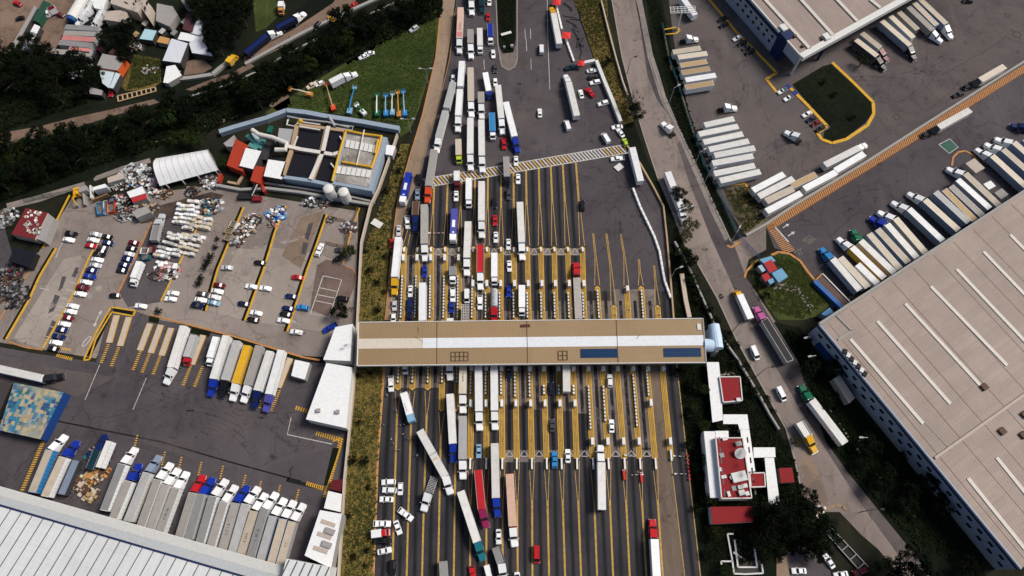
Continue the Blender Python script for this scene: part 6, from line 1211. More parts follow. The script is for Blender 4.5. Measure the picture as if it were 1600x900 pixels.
D('white', (1445, 312), (1498, 360), 'bluegrey', 'cream', 'cream-roofed trailer with shade-toned grey-blue sides and a white cab beside the dark gap', F=(1416, 299))
D(None, (1462, 300), (1513, 347), 'bluegrey', 'lightgrey', 'grey trailer without a cab, left of a brown one'); D(None, (1475, 296), (1523, 344), 'grey', 'tan', 'brown-roofed trailer without a cab at the docks'); D(None, (1486, 291), (1535, 337), 'warmgrey', 'warmgrey', 'warm grey trailer between the brown one and a bright white one')
D(None, (1496, 280), (1547, 326), 'bluegrey', 'white', 'bright white trailer at the docks right of the warm grey one'); D('white', (1508, 271), (1561, 321), 'warmgrey', 'beige', 'beige-brown trailer with a white cab beside the round orange kerb', F=(1476, 260))
D('white', (1550, 243), (1606, 294), 'bluegrey', 'cream', 'cream trailer with a white cab, first of three right of the round kerb', F=(1524, 231)); D('white', (1567, 233), (1625, 284), 'bluegrey', 'beige', 'beige trailer with a white cab, second of three right of the round kerb', F=(1539, 224)); D('white', (1584, 222), (1645, 276), 'bluegrey', 'cream', 'cream trailer with a white cab at the right edge, third right of the round kerb', F=(1555, 216)); D(None, (1596, 213), (1660, 268), 'bluegrey', 'beige', 'beige trailer cut by the right edge of the docks')
# ---- western yard, row by the northern beds
reg(250, 400, 3.6); G7 = 'trucks in the western yard row below the bed'
V('semi', (33, 710), (132, 392), 'white', 'white cab truck, leftmost of the row below the grass beds', G7, side='white', roof='offwhite', J=(60, 625)); V('semi', (148, 614), (186, 440), 'red', 'short grey trailer truck with a red cab', G7, side='lightgrey', roof='lightgrey', J=(150, 565), cabm=4.0) if False else V('box', (146, 614), (190, 440), 'red', 'grey box truck with a red cab in the western yard', G7, side='lightgrey', roof='lightgrey')
V('box', (278, 618), (316, 452), 'white', 'white box truck squeezed beside the blue-cab truck', G7); V('semi', (278, 784), (372, 448), 'blue', 'white trailer truck with a bright blue cab below the grass beds', G7, side='white', roof='offwhite', J=(298, 690)); V('semi', (342, 788), (432, 475), 'black', 'off-white trailer truck with a black cab below the grass beds', G7, side='offwhite', roof='lightgrey', J=(362, 696))
V('semi', (402, 812), (492, 500), 'white', 'bright yellow trailer truck with a white cab', G7, side='yellow', roof='yellow', J=(422, 715)); V('semi', (470, 808), (556, 508), 'white', 'grey-beige trailer truck with a white cab right of the yellow trailer', G7, side='lightgrey', roof='warmgrey', J=(490, 725)); V('semi', (524, 852), (616, 538), 'darkblue', 'white trailer truck with a dark blue cab below the grass beds', G7, side='white', roof='offwhite', J=(545, 756)); V('semi', (594, 862), (682, 528), 'periwinkle', 'white trailer truck with a violet-blue cab, rightmost of the row', G7, side='white', roof='white', J=(611, 776))
# ---- western docks
reg(0, 600, 3); G8 = 'trucks at the western warehouse docks'
V('semi', (305, 238), (150, 508), 'white', 'beige-roofed trailer with bright blue side and a white cab', G8, side='skyblue', roof='beige', J=(232, 308)); V('semi', (362, 264), (208, 530), 'blue', 'tan-roofed trailer with white side and a dark blue cab', G8, side='white', roof='beige', J=(294, 342)); V('trailer', (352, 352), (280, 518), None, 'open trailer with a blue-grey load', G8, side='darkgrey', roof='bluegrey', style='open')
V('semi', (488, 242), (420, 395), 'darkblue', 'short flatbed with a dark teal cab and mixed load', G8, side='darkgrey', roof='darkteal', J=(455, 310)); V('trailer', (512, 266), (460, 392), None, 'narrow white trailer beside the teal-cab flatbed', G8, side='white', roof='offwhite', wd=1.9)
def DW(col, F, J, R, sd_, rf, lab): return V('semi', F, R, col, lab, G8, side=sd_, roof=rf, J=J)
t_a = DW('white', (636, 292), (572, 375), (488, 590), 'white', 'grey', 'grey trailer truck with a white cab next to the wooden pallets'); DW('blue', (652, 372), (602, 455), (530, 628), 'white', 'warmgrey', 'grey-brown trailer truck with a dark blue cab near the pallets'); DW('bluegrey', (746, 332), (688, 415), (596, 645), 'offwhite', 'lightgrey', 'pale grey trailer truck with a blue-grey cab'); DW('white', (802, 364), (738, 448), (657, 672), 'offwhite', 'warmgrey', 'warm grey trailer truck with a white cab right of the blue-grey cab')
DW('white', (834, 394), (776, 472), (700, 690), 'offwhite', 'warmgrey', 'warm grey trailer truck with a white cab, second right of the blue-grey cab'); t_b = DW('white', (872, 414), (824, 487), (745, 700), 'white', 'warmgrey', 'lettered grey trailer truck with a white cab left of the gap beside the red cab')
reg(250, 640, 3.463)
DW('red', (236, 344), (176, 450), (103, 690), 'offwhite', 'warmgrey', 'grey trailer truck with a bright red cab at the western docks'); DW('blue', (287, 368), (222, 456), (152, 705), 'lightgrey', 'grey', 'grey trailer truck with a blue cab right of the red cab'); DW('white', (357, 374), (286, 468), (213, 725), 'white', 'grey', 'grey trailer truck with a white cab right of the blue cab by the red one')
DW('white', (407, 408), (346, 498), (272, 745), 'white', 'warmgrey', 'warm grey trailer truck with a white cab left of the second blue cab'); t_c = DW('blue', (477, 403), (408, 505), (334, 760), 'lightgrey', 'warmgrey', 'lettered grey trailer truck with a blue cab amid white cabs'); DW('white', (532, 413), (462, 510), (388, 775), 'offwhite', 'lightgrey', 'pale grey trailer truck with a white cab right of the second blue cab'); t_d = DW('white', (577, 438), (508, 548), (434, 792), 'beige', 'beige', 'lettered beige trailer truck with a white cab at the western docks')
t_e = DW('white', (627, 448), (566, 535), (486, 808), 'lightgrey', 'grey', 'lettered grey trailer truck with a white cab right of the beige one'); DW('white', (682, 458), (612, 575), (541, 820), 'bluegrey', 'lightgrey', 'pale grey trailer truck with blue-grey sides and a white cab'); DW('white', (727, 480), (668, 590), (598, 838), 'blue', 'beige', 'blue-sided trailer truck with a beige roof and a white cab'); t_f = DW('white', (777, 505), (716, 605), (645, 850), 'lightgrey', 'beige', 'tan-roofed trailer truck with a white cab, rightmost at the western docks')
reg(0, 400, 4); V('semi', (314, 770), (-40, 696), 'black', 'white trailer truck with a black nose crossing the yard at the left edge', None, side='white', roof='offwhite', J=(262, 764))
# ---- parked cars of the western lots (centres; heading in degrees, 0 points right)
reg(0, 200, 4); CA = 'cars parked in the western lots'
def R_(lst, where): row(lst, where, CA)
R_([('suv', 446, 660, 'black', -8, 80), ('sedan', 428, 698, 'white', -8, 80)], 'of the pair beside the yellow kerb at the lot entrance')
R_([('sedan', 598, 664, 'silver', -10, 70), ('sedan', 582, 699, 'white', -10, 70), ('sedan', 568, 735, 'red', -8, 65)], 'from the top outside the long kerb')
R_([('sedan', 672, 680, 'black', -8, 80), ('sedan', 675, 718, 'darkblue', -8, 60), ('sedan', 645, 750, 'darkgrey', -8, 60), ('sedan', 635, 770, 'black', -8, 60), ('suv', 620, 790, 'black', -8, 80), ('sedan', 608, 823, 'white', -8, 80), ('sedan', 596, 857, 'silver', -8, 75), ('sedan', 572, 890, 'darkblue', -8, 75)], 'from the top in the long row of the western lot')
reg(0, 400, 4)
R_([('suv', 560, 127, 'blue', -8, 75), ('sedan', 536, 163, 'white', -10, 68), ('suv', 515, 198, 'maroon', -8, 85), ('sedan', 500, 237, 'white', -8, 68), ('sedan', 453, 312, 'white', -10, 68), ('sedan', 440, 347, 'white', -8, 75), ('hatchback', 427, 386, 'maroon', -10, 65), ('sedan', 400, 425, 'white', -8, 78), ('sedan', 386, 461, 'darkblue', -10, 80), ('suv', 367, 503, 'darkblue', -10, 80), ('sedan', 348, 541, 'white', -8, 85), ('sedan', 335, 580, 'black', -10, 70)], 'down the lower half of the long row')
reg(0, 200, 4)
R_([('sedan', 838, 717, 'maroon', -8, 70), ('sedan', 824, 754, 'black', -10, 75), ('hatchback', 808, 788, 'silver', -8, 68), ('sedan', 795, 820, 'darkblue', -8, 68), ('sedan', 776, 856, 'darkblue', -8, 70), ('sedan', 764, 890, 'navy', -8, 70)], 'from the top in the short row')
V('open', (1012, 535), (952, 695), 'silver', 'grey open truck parked beside the bale rows', None, side='lightgrey', roof='grey', cabm=5.2); 
reg(0, 400, 4)
V('box', (830, 186), (872, 32), 'white', 'white box truck parked at the end of the bale aisle', None); V('sedan', (682, 246), (755, 248), 'black', 'black car alone below the white box truck', CA); V('sedan', (838, 306), (920, 318), 'white', 'white car driving above the grass bed', CA); V('sedan', (1040, 228), (1120, 236), 'white', 'white car at the foot of the bale row, upper of two', CA); V('sedan', (1025, 264), (1105, 272), 'white', 'white car at the foot of the bale row, lower of two', CA)
reg(250, 400, 3.6)
R_([('sedan', 335, 164, 'maroon', -8, 65), ('sedan', 322, 198, 'white', -10, 72), ('sedan', 307, 231, 'white', -10, 70), ('sedan', 302, 263, 'lightblue', -10, 60)], 'from the top right of the first yellow kerb')
R_([('sedan', 240, 214, 'darkgrey', -8, 60), ('sedan', 228, 246, 'white', -8, 62), ('suv', 210, 278, 'navy', -10, 68)], 'from the top left of the first yellow kerb')
V('sedan', (340, 62), (410, 68), 'silver', 'silver car alone at the upper end of the first yellow kerb', CA); V('sedan', (530, 34), (592, 42), 'black', 'black car at the upper end of the second yellow kerb', CA); V('sedan', (482, 166), (542, 176), 'white', 'white car left of the second yellow kerb', CA); V('sedan', (562, 176), (622, 186), 'white', 'white car right of the second yellow kerb', CA); V('sedan', (440, 264), (500, 274), 'navy', 'navy car left of the second yellow kerb', CA)
V('sedan', (510, 314), (570, 326), 'white', 'white car right at the lower end of the second yellow kerb', CA); V('sedan', (494, 352), (554, 364), 'black', 'black car at the very foot of the second yellow kerb', CA); V('sedan', (744, 116), (802, 124), 'red', 'dark red car left of the third yellow kerb', CA); V('sedan', (708, 222), (768, 232), 'darkblue', 'dark blue car left of the third yellow kerb, upper of two', CA); V('sedan', (690, 290), (750, 300), 'darkblue', 'dark blue car left of the third yellow kerb, lower of two', CA); V('sedan', (676, 322), (738, 334), 'black', 'black car left of the third yellow kerb', CA); V('sedan', (664, 357), (724, 367), 'white', 'white car with dark windows left of the third yellow kerb', CA)
V('suv', (770, 284), (836, 296), 'skyblue', 'bright blue SUV right of the third yellow kerb', CA); V('sedan', (732, 422), (800, 432), 'white', 'white car at the foot of the third yellow kerb', CA); V('suv', (992, 234), (1062, 246), 'black', 'black SUV by the curved kerb beside the court markings', CA); V('pickup', (942, 412), (972, 396), 'blue', 'blue pickup under the dark tree by the white sheds', CA)
reg(200, 200, 4)
V('pickup', (1215, 720), (1180, 800), 'white', 'white pickup parked along the third kerb top end', CA); V('sedan', (1300, 760), (1355, 770), 'darkgrey', 'dark grey car in the fenced corner, upper', CA); V('suv', (1290, 830), (1345, 800), 'black', 'black SUV in the fenced corner, lower', CA)
# ---- trucks in the northern settlement
reg(300, 0, 4); NW = 'vehicles along the northern dirt road'
V('open', (560, 195), (330, 320), 'white', 'dark blue flat trailer with a white cab on the dirt road, lower one', NW, side='navy', roof='darkblue', J=(470, 205)); V('open', (690, 90), (520, 165), 'white', 'dark blue trailer with a white cab on the dirt road, upper one', NW, side='navy', roof='darkblue', J=(640, 100))
V('box', (555, 85), (555, 10), 'orange', 'small white and orange truck beside the dirt road', NW); V('sedan', (905, 62), (935, 108), 'white', 'white car on the edge of the dirt road', NW); V('hatchback', (855, 100), (885, 130), 'yellow', 'yellow car next to the white one by the dirt road', NW); V('suv', (760, 180), (800, 140), 'black', 'black SUV on the verge of the dirt road', NW); V('sedan', (985, 50), (1030, 15), 'red', 'red car at the top edge by the dirt road', NW)
V('box', (275, 345), (240, 360), 'yellow', 'small yellow machine truck at the bend of the dirt road', NW, side='yellow', roof='yellow'); V('sedan', (1090, 335), (1125, 330), 'white', 'white car on the narrow track beside the field', NW); V('sedan', (1060, 358), (1085, 348), 'white', 'white car following on the narrow track beside the field', NW); V('suv', (1370, 190), (1405, 170), 'silver', 'silver SUV at the end of the narrow track', NW)
V('semi', (1030, 455), (865, 510), 'white', 'white truck with an empty low deck beside the boom lift field', None, side='white', roof='white'); V('pickup', (730, 545), (775, 520), 'cream', 'pale pickup behind the white truck at the field', None); V('hatchback', (780, 530), (815, 515), 'white', 'white small car at the field edge', None)
reg(0, 0, 4)
for k, (x0, y0, x1, y1, c) in enumerate(((410, 168, 615, 180, 'grey'), (400, 205, 608, 214, 'warmgrey'), (390, 235, 590, 248, 'salmon'), (370, 265, 575, 285, 'grey'), (430, 305, 565, 320, 'salmon'), (325, 320, 555, 338, 'warmgrey'))): V('trailer', (x1, y1), (x0, y0), None, f'{word(c)} trailer, {ORD[k]} from the top of the six stacked along the dirt yard', 'trailers in the northern yard', side='lightgrey', roof=c)
for k, (x, y) in enumerate(((555, 60), (540, 95), (515, 115), (500, 140), (625, 100), (605, 135), (590, 165))): V('bobtail', (x - 25, y + 18), (x + 25, y - 12), 'white', f'white tractor unit, {ORD[k]} of the cluster by the white tank', 'tractor units by the white tank')
V('sedan', (350, 80), (400, 100), 'maroon', 'dark red car in the dirt yard at the top'); V('box', (280, 95), (340, 40), 'white', 'small white truck with a maroon load in the dirt yard', None, side='white', roof='maroon'); V('hatchback', (100, 120), (145, 110), 'black', 'black car by the long shed in the dirt yard'); V('suv', (85, 10), (130, 30), 'red', 'red SUV at the top edge of the dirt yard')
# ---- motorcycles, writing on roofs
def motorcycle(x, y, hd, lab):
 c_ = P(x, y); r = thing('motorcycle', lab, 'motorcycle', (c_.x, c_.y, GROUND_Z), rad(hd))
 b = MB().box(-.5, .35, -.14, .14, .55, .85).box(-.1, .35, -.2, .2, .75, .98).bar((.55, 0, .35), (.3, 0, 1.05), .1).bar((.3, -.38, 1.08), (.3, .38, 1.08), .05).box(-.95, -.5, -.22, .22, .7, 1.1); b.build('body', paint('black', .3, .1), r)
 for xx in (-.62, .62): place(cached(('mcw',), lambda: MB().tube([(0, -.06, .31), (0, .06, .31)], .31, 12).mesh('wheel', RUBBER)), 'wheel', r, (xx, 0, 0))
 return r
reg(); motorcycle(1127, 463, 110, 'black motorcycle on the frontage road above the yellow-cab truck'); motorcycle(612, 397, 90, 'dark motorcycle beside the white trailer with the yellow cab')
def lettering(root_, txt, along, size, col, up=4.03, across=0.0, rot=0.0):
 """painted letters lying on a trailer roof: they are part of that roof"""
 root, j, a, TL = root_
 cu = bpy.data.curves.new('roof_lettering', 'FONT'); cu.body = txt; cu.size = size; cu.align_x = 'CENTER'; cu.align_y = 'CENTER'; cu.space_line = .8; cu.extrude = .004
 cu.materials.append(plain('letter_' + col, COLORS[col], .6)); o = bpy.data.objects.new('roof_lettering', cu); COL.objects.link(o)
 trl = [c for c in bpy.data.objects if c.parent == root and c.name.startswith('trailer_box')][0]
 me = bpy.data.meshes.new_from_object(o.evaluated_get(bpy.context.evaluated_depsgraph_get())); bpy.data.objects.remove(o); o = place(me, 'roof_lettering', trl, (-along, across, up), rot)
def vehof(root): return [v for v in VEH if v[0] == root][0]
lettering(vehof(t_teal), 'ADABI', 8.2, .9, 'teal', rot=rad(90), across=0)
def roofbar(root, x0, x1, y0, y1, col, z=4.03, name='roof_mark'):
 trl = [c for c in bpy.data.objects if c.parent == root and c.name.startswith('trailer_box')][0]
 MB().box(x0, x1, y0, y1, z - .004, z + .004).build(name, plain('mark_' + col, COLORS[col], .6), trl)
roofbar(t_teal, -6.6, -6.3, -1.0, .7, 'orange', 4.03)
lettering(vehof(t_num), '3\n8\n8', 5.6, 1.3, 'black', rot=rad(90))
lettering(vehof(t_b), '0 30 76', 8, 1.15, 'black', rot=0); lettering(vehof(t_c), 'U 0 1 8', 8, 1.15, 'black'); lettering(vehof(t_d), '8 10.0', 8, 1.1, 'black'); lettering(vehof(t_e), 'C 30 18', 8, 1.15, 'black'); lettering(vehof(t_f), '5 3', 7, .9, 'black')
lettering(vehof(t_logo), 'FORTIS', 6.5, 1.5, 'darkgrey'); roofbar(t_logo, -3.2, -.6, -1.1, 1.1, 'salmon')
# ================================================================ treatment plant
reg(); LIQ = plain('dark_liquid', (.010, .010, .014), .5, spec=.2); RIMW = plain('rim_white', (.60, .57, .52), .7); RIMT = plain('rim_tan', (.40, .27, .16), .8); PIPEY = plain('pipe_yellow', (.58, .33, .03), .5); STEEL = plain('plant_steel', (.33, .33, .33), .6)
PZ = 5.0; pb = thing('treatment_tanks', 'block of four black open tanks with white rims in the treatment plant', 'tank block', P(490, 240), rad(-12))
OUT = PP([(464, 194), (540, 204), (523, 290), (441, 276)], PZ); MB().prism([(p.x, p.y) for p in OUT], 0, PZ - .9).build('base', W_LB, pb, True)
MB().poly([(p.x, p.y, PZ - .88) for p in OUT]).build('liquid', LIQ, pb, True)
for px in ([(468, 198), (500, 203), (491, 234), (460, 227)], [(455, 238), (493, 243), (481, 279), (444, 271)], [(518, 203), (538, 208), (529, 236), (511, 233)], [(506, 246), (526, 250), (517, 287), (495, 281)]): R = PP(px, PZ - .8); MB().poly([(p.x, p.y, PZ - .85) for p in R][::1]).build('liquid', LIQ, pb, True)
for L, wd, mt, zz in (([(464, 194), (540, 204)], 1.2, RIMT, PZ), ([(464, 194), (456, 232), (441, 276)], 1.6, RIMT, PZ), ([(441, 276), (486, 282), (523, 290)], 1.4, W_LB, PZ), ([(540, 204), (530, 240), (523, 290)], 1.2, RIMT, PZ), ([(511, 198), (502, 238), (486, 282)], 1.9, RIMT, PZ - .1), ([(455, 231), (500, 239), (531, 243)], 1.6, RIMT, PZ - .15)): mb = MB(); kerb(mb, PP(L, PZ), wd, PZ - 1.0, zz); mb.build('rim', mt, pb, True)
for L in ([(513, 197), (504, 238), (485, 280)], [(449, 228), (470, 233), (502, 238), (520, 241), (530, 238)]): mb = MB(); kerb(mb, PP(L, PZ + .6), 1.5, PZ + .2, PZ + .7); mb.build('channel', RIMW, pb, True)
for a, b_ in (((468, 198), (500, 203)), ((465, 213), (459, 228)), ((531, 213), (536, 221)), ((517, 255), (523, 263))): mb = MB(); mb.bar(P(*a, PZ + .5), P(*b_, PZ + .5), .5); mb.build('pipe', RIMW, pb, True)
fb = thing('filter_block', 'light blue filter block with two rows of white lids and yellow pipes', 'filter block', P(560, 250), rad(-12)); FO = PP([(541, 204), (605, 214), (581, 298), (519, 287)], 5.4); MB().prism([(p.x, p.y) for p in FO], 0, 5.1).build('base', W_LB, fb, True)
MB().prism([(p.x, p.y) for p in PP([(545, 208), (598, 216), (576, 292), (524, 283)], 5.4)], 5.1, 5.25).build('deck', ground_mat('stained_concrete', (.36, .34, .30), (.10, .075, .06), (.45, .43, .39), .12, .5, patch=.8), fb, True)
for (x0, y0, x1, y1, dx, dy) in ((541, 218, 591, 228, -2.5, 11.5), (527, 259, 581, 266, -3, 11.5)):
 for k in range(7): t0, t1 = k / 7 + .012, (k + 1) / 7 - .012; q = PP([(x0 + (x1 - x0) * t, y0 + (y1 - y0) * t) for t in (t0, t1)], 5.6); d = PP([(x0 + (x1 - x0) * t + dx, y0 + (y1 - y0) * t + dy) for t in (t1, t0)], 5.6); MB().prism([(p.x, p.y) for p in q + d], 5.26, 5.65).build('lid', W_WHITE, fb, True)
for L in ([(541, 204), (565, 209), (596, 213)], [(596, 212), (590, 236), (580, 263)], [(535, 253), (581, 261)], [(540, 206), (528, 248), (519, 283)], [(591, 218), (586, 240)]): mb = MB(); mb.tube(PP(L, 6.0), .5, 8); mb.build('yellow_pipe', PIPEY, fb, True)
mb = MB(); mb.tube(PP([(569, 203), (562, 236), (557, 258)], 6.4), .25, 8); mb.build('white_pipe', RIMW, fb, True)
for x, y, lab in ((519, 308, 'white upright tank below the treatment plant, left of two'), (542, 313, 'white upright tank below the treatment plant, right of two')):
 c_ = P(x, y); r = thing('storage_tank', lab, 'tank', c_); MB().cyl((0, 0), 2.0, 0, 6.4, 20).build('shell', W_WHITE, r); MB().tube([(0, 0, 6.4), (0, 0, 6.8), (0, 0, 7.1)], [2.0, 1.5, .3], 20).build('dome', W_WHITE, r)
for px, h, wm_, rm, lab, nm in (([(368, 217), (388, 227), (379, 268), (354, 258)], 4, W_RED, W_RED, 'orange-red flat-roofed plant house, left one', 'plant_house'), ([(398, 259), (414, 261), (406, 287), (391, 282)], 4, W_RED, W_RED, 'smaller orange-red plant house between the two white roofs', 'plant_house'), ([(384, 231), (408, 236), (395, 264), (374, 259)], 5, SHADE_WALL, ROOFW, 'white roof over the orange-red plant house', 'plant_shed'), ([(419, 249), (447, 253), (440, 280), (412, 275)], 5, SHADE_WALL, ROOFW, 'white roof next to the black tanks', 'plant_shed'), ([(436, 200), (459, 202), (452, 226), (433, 221)], 4.2, RIMT, STEEL, 'tan box with a pale grey deck left of the upper black tank', 'settling_box'), ([(349, 224), (366, 211), (366, 229), (354, 229)], 4, W_GREY, ROOFGREY, 'small grey lean-to by the blue curved wall', 'lean_to'), ([(424, 240), (448, 247), (446, 256), (424, 252)], 3.4, RIMT, plain('pit_black', (.012, .012, .014), .8), 'tan box with a dark pit above a white roof', 'settling_box'), ([(604, 226), (618, 228), (613, 243), (602, 241)], 3.2, W_GREY, ROOFW, 'small white-roofed hut at the east end of the plant', 'plant_shed'), ([(408, 222), (424, 224), (418, 250), (404, 248)], 2.2, CHASSIS, plain('dark_floor', (.04, .04, .045), .8), 'dark machinery pit between the white roofs', 'machinery_pit')): building(nm, lab, 'building', px, h, wm_, rm)
TEAL = plain('machine_teal', (.06, .22, .20), .5)
mk_ = thing('screening_machine', 'teal and pale sorting machine beside the orange-red house', 'machine', P(405, 220), 0)
for a, b_, wd, mt in (((386, 212), (409, 232), 1.4, TEAL), ((396, 208), (408, 226), 1.6, plain('machine_pale', (.35, .48, .50), .5)), ((389, 226), (403, 233), 1.8, TEAL), ((408, 226), (413, 219), 1.5, TEAL), ((420, 208), (424, 198), 1.8, plain('machine_green', (.01, .10, .07), .5))): mb = MB(); mb.bar(P(*a, 3.2), P(*b_, 2.4), wd, 1.0); mb.build('conveyor', mt, mk_, True)
mb = MB()
for a in ((388, 214), (402, 224), (409, 230)): q = P(*a, 2.6); mb.bar(Vector((q.x, q.y, 0)), q, .3)
mb.build('support', STEEL, mk_, True)
dc = thing('air_duct', 'thick white bent duct above the treatment plant', 'duct', P(420, 215), 0); mb = MB(); mb.tube(PP([(394, 203), (404, 210), (426, 215), (448, 224), (446, 234), (430, 234)], 6.5), .9, 10); mb.build('duct_body', RIMW, dc, True); mb = MB()
for a in ((404, 210), (426, 215), (446, 232)): q = P(*a, 6.2); mb.bar(Vector((q.x, q.y, 0)), q, .3)
mb.build('support', STEEL, dc, True)
pr = thing('pipe_rack', 'grey and yellow pipe rack along the top of the treatment plant', 'pipe rack', P(480, 190), 0)
for L, mt, rr_ in (([(449, 182), (470, 186), (512, 191), (545, 199)], STEEL, .4), ([(450, 187), (448, 195), (462, 198), (466, 190), (500, 195)], RIMW, .35), ([(468, 188), (472, 192)], PIPEY, .9), ([(520, 194), (552, 198), (550, 204), (525, 200)], STEEL, .35), ([(514, 182), (523, 197)], STEEL, .6)): mb = MB(); mb.tube(PP(L, 3.0), rr_, 8); mb.build('pipe', mt, pr, True)
mb = MB()
for x, y in ((449, 182), (470, 186), (512, 191), (545, 199)): q = P(x, y, 2.8); mb.bar(Vector((q.x, q.y, 0)), q, .25)
mb.build('support', STEEL, pr, True)
cvy = thing('conveyor', 'black inclined conveyor with a red hopper below the plant', 'conveyor', P(398, 298), 0); mb = MB(); mb.bar(P(401, 287, 3.5), P(391, 309, 1.2), 1.5, .5); mb.build('belt', CHASSIS, cvy, True); mb = MB(); mb.bar(P(402, 288, 3.9), P(394, 306, 1.7), .35); mb.build('hand_rail', RIMW, cvy, True); q = P(403, 313); MB().box(q.x - 1.6, q.x + 1.6, q.y - 1, q.y + 1, 0, 1.6).build('hopper', plain('hopper_red', (.18, .012, .02), .6), cvy, True); q = P(386, 309); MB().box(q.x - 3, q.x + 2.4, q.y - 1.3, q.y + 1.3, .4, 1.5).build('bin', CHASSIS, cvy, True)
for x0, y0, x1, y1, lab in ((413, 295, 416, 304, 'short red post wall right of the black conveyor'), (344, 289, 348, 276, 'red post wall at the west end of the plant lane')): wall('barrier_post', lab, [(x0, y0), (x1, y1)], .9, 2.2, W_RED)
wall('sump_wall', 'tan kerbed sump left of the black conveyor', [(357, 286), (372, 289), (381, 275)], .8, .9, RIMT)
# white barrel-roofed shed
reg(200, 200, 4); s_ = thing('arched_shed', 'large white arched-roof shed above the bale yard', 'shed', P(350, 240), 0)
p0, p1, q0, q1 = P(190, 262, 3), P(560, 250, 3), P(250, 140, 3), P(505, 118, 3); NA = 12; rows_ = []
f0, f1, b0, b1 = P(200, 362, 3.2), P(565, 262, 3.2), P(178, 190, 3.2), P(500, 135, 3.2)
for k in range(NA + 1):
 t = k / NA; z = 3.2 + 3.8 * math.sin(math.pi * t); rows_.append((f0.lerp(b0, t) + Vector((0, 0, z - 3.2)), f1.lerp(b1, t) + Vector((0, 0, z - 3.2))))
mb = MB()
for (a, b_), (c, d) in zip(rows_, rows_[1:]): mb.quad(a, b_, d, c)
mb.build('roof', ROOFW, s_, True); mb = MB()
for t in [k / 9 for k in range(10)]:
 for (a, b_), (c, d) in zip(rows_, rows_[1:]): mb.bar(a.lerp(b_, t) + Vector((0, 0, .06)), c.lerp(d, t) + Vector((0, 0, .06)), .16, .1)
mb.build('roof_rib', plain('rib_pale', (.54, .54, .53), .7), s_, True); mb = MB(); mb.poly([tuple(a) for a, b_ in rows_] + [(b0.x, b0.y, 0), (f0.x, f0.y, 0)]); mb.poly([tuple(b_) for a, b_ in rows_] + [(b1.x, b1.y, 0), (f1.x, f1.y, 0)]); mb.quad(*[(p.x, p.y, z) for p, z in ((b0, 0), (b1, 0), (b1, 3.2), (b0, 3.2))]); mb.build('wall', W_GREY, s_, True)
mb = MB()
for t in (.1, .37, .64, .95): q = f0.lerp(f1, t); mb.bar(Vector((q.x, q.y, 0)), q, .35)
mb.build('column', W_WHITE, s_, True)
# ================================================================ recycling yard
reg(120, 230, 6)
for px, h, wm_, rm, lab in (([(468, 420), (612, 365), (642, 430), (500, 474)], 3.6, W_GREY, ROOFW, 'white roof half of the small shed in the scrap yard'), ([(508, 480), (645, 432), (656, 480), (524, 520)], 3.2, W_GREY, plain('shed_red', (.40, .03, .035), .6), 'red roof half of the small shed in the scrap yard'), ([(285, 285), (432, 235), (441, 292), (292, 336)], 3.2, W_GREY, ROOFTAN, 'pale flat-roofed shelter along the channel by the scrap yard'), ([(514, 605), (650, 550), (692, 608), (560, 666)], 3.4, W_GREY, ROOFGREY, 'grey roofed shed at the foot of the scrap yard'), ([(14, 380), (84, 356), (92, 400), (20, 425)], 3, W_GREY, ROOFGREY, 'tiny grey shelter above the yellow excavator'), ([(150, 375), (265, 342), (280, 375), (155, 405)], 3.4, W_WHITE, ROOFW, 'white awning of the open scrap bay')): building('shed', lab, 'shed', px, h, wm_, rm)
for px, lab in (([(150, 380), (160, 500)], 'white post wall at the west side of the open scrap bay'), ([(80, 430), (100, 560)], 'thin grey fence wall by the yellow excavator'), ([(160, 520), (310, 460)], 'brown low wall at the front of the open scrap bay')): wall('yard_wall', lab, px, .5, 1.8, W_GREY if 'grey' in lab else (W_WHITE if 'white' in lab else WOOD))
def excavator(x, y, hd, lab):
 c_ = P(x, y); r = thing('excavator', lab, 'excavator', (c_.x, c_.y, .05), rad(hd)); Y = paint('yellow', .4, .3)
 for s in (-1, 1): MB().loft([(-1.9, [(s * 1.25 + y, z) for y, z in ((-.28, .1), (-.28, .7), (.28, .7), (.28, .1))]), (1.9, [(s * 1.25 + y, z) for y, z in ((-.28, .1), (-.28, .7), (.28, .7), (.28, .1))])]).build('track', CHASSIS, r)
 MB().box(-2.2, 1.2, -1.25, 1.25, .9, 2.0).box(-2.3, -1.4, -1.2, 1.2, 1.2, 2.3).build('body', Y, r); cb = MB().box(-.1, 1.3, .25, 1.2, 2.0, 3.0).build('cab', Y, r); MB().box(1.3, 1.32, .35, 1.1, 2.1, 2.9).build('windshield', GLASS, cb)
 MB().bar((.8, -.3, 1.9), (3.4, -.3, 4.0), .5).bar((3.4, -.3, 4.0), (5.2, -.3, 2.0), .4).build('boom', Y, r); MB().hexa([(4.8, -.9, .9), (5.6, -.9, .9), (5.6, .3, .9), (4.8, .3, .9)], [(4.9, -.9, 2.0), (5.5, -.9, 2.0), (5.5, .3, 2.0), (4.9, .3, 2.0)]).build('bucket', STEEL, r)
excavator(25, 455, -75, 'yellow excavator at the top corner of the western lot')
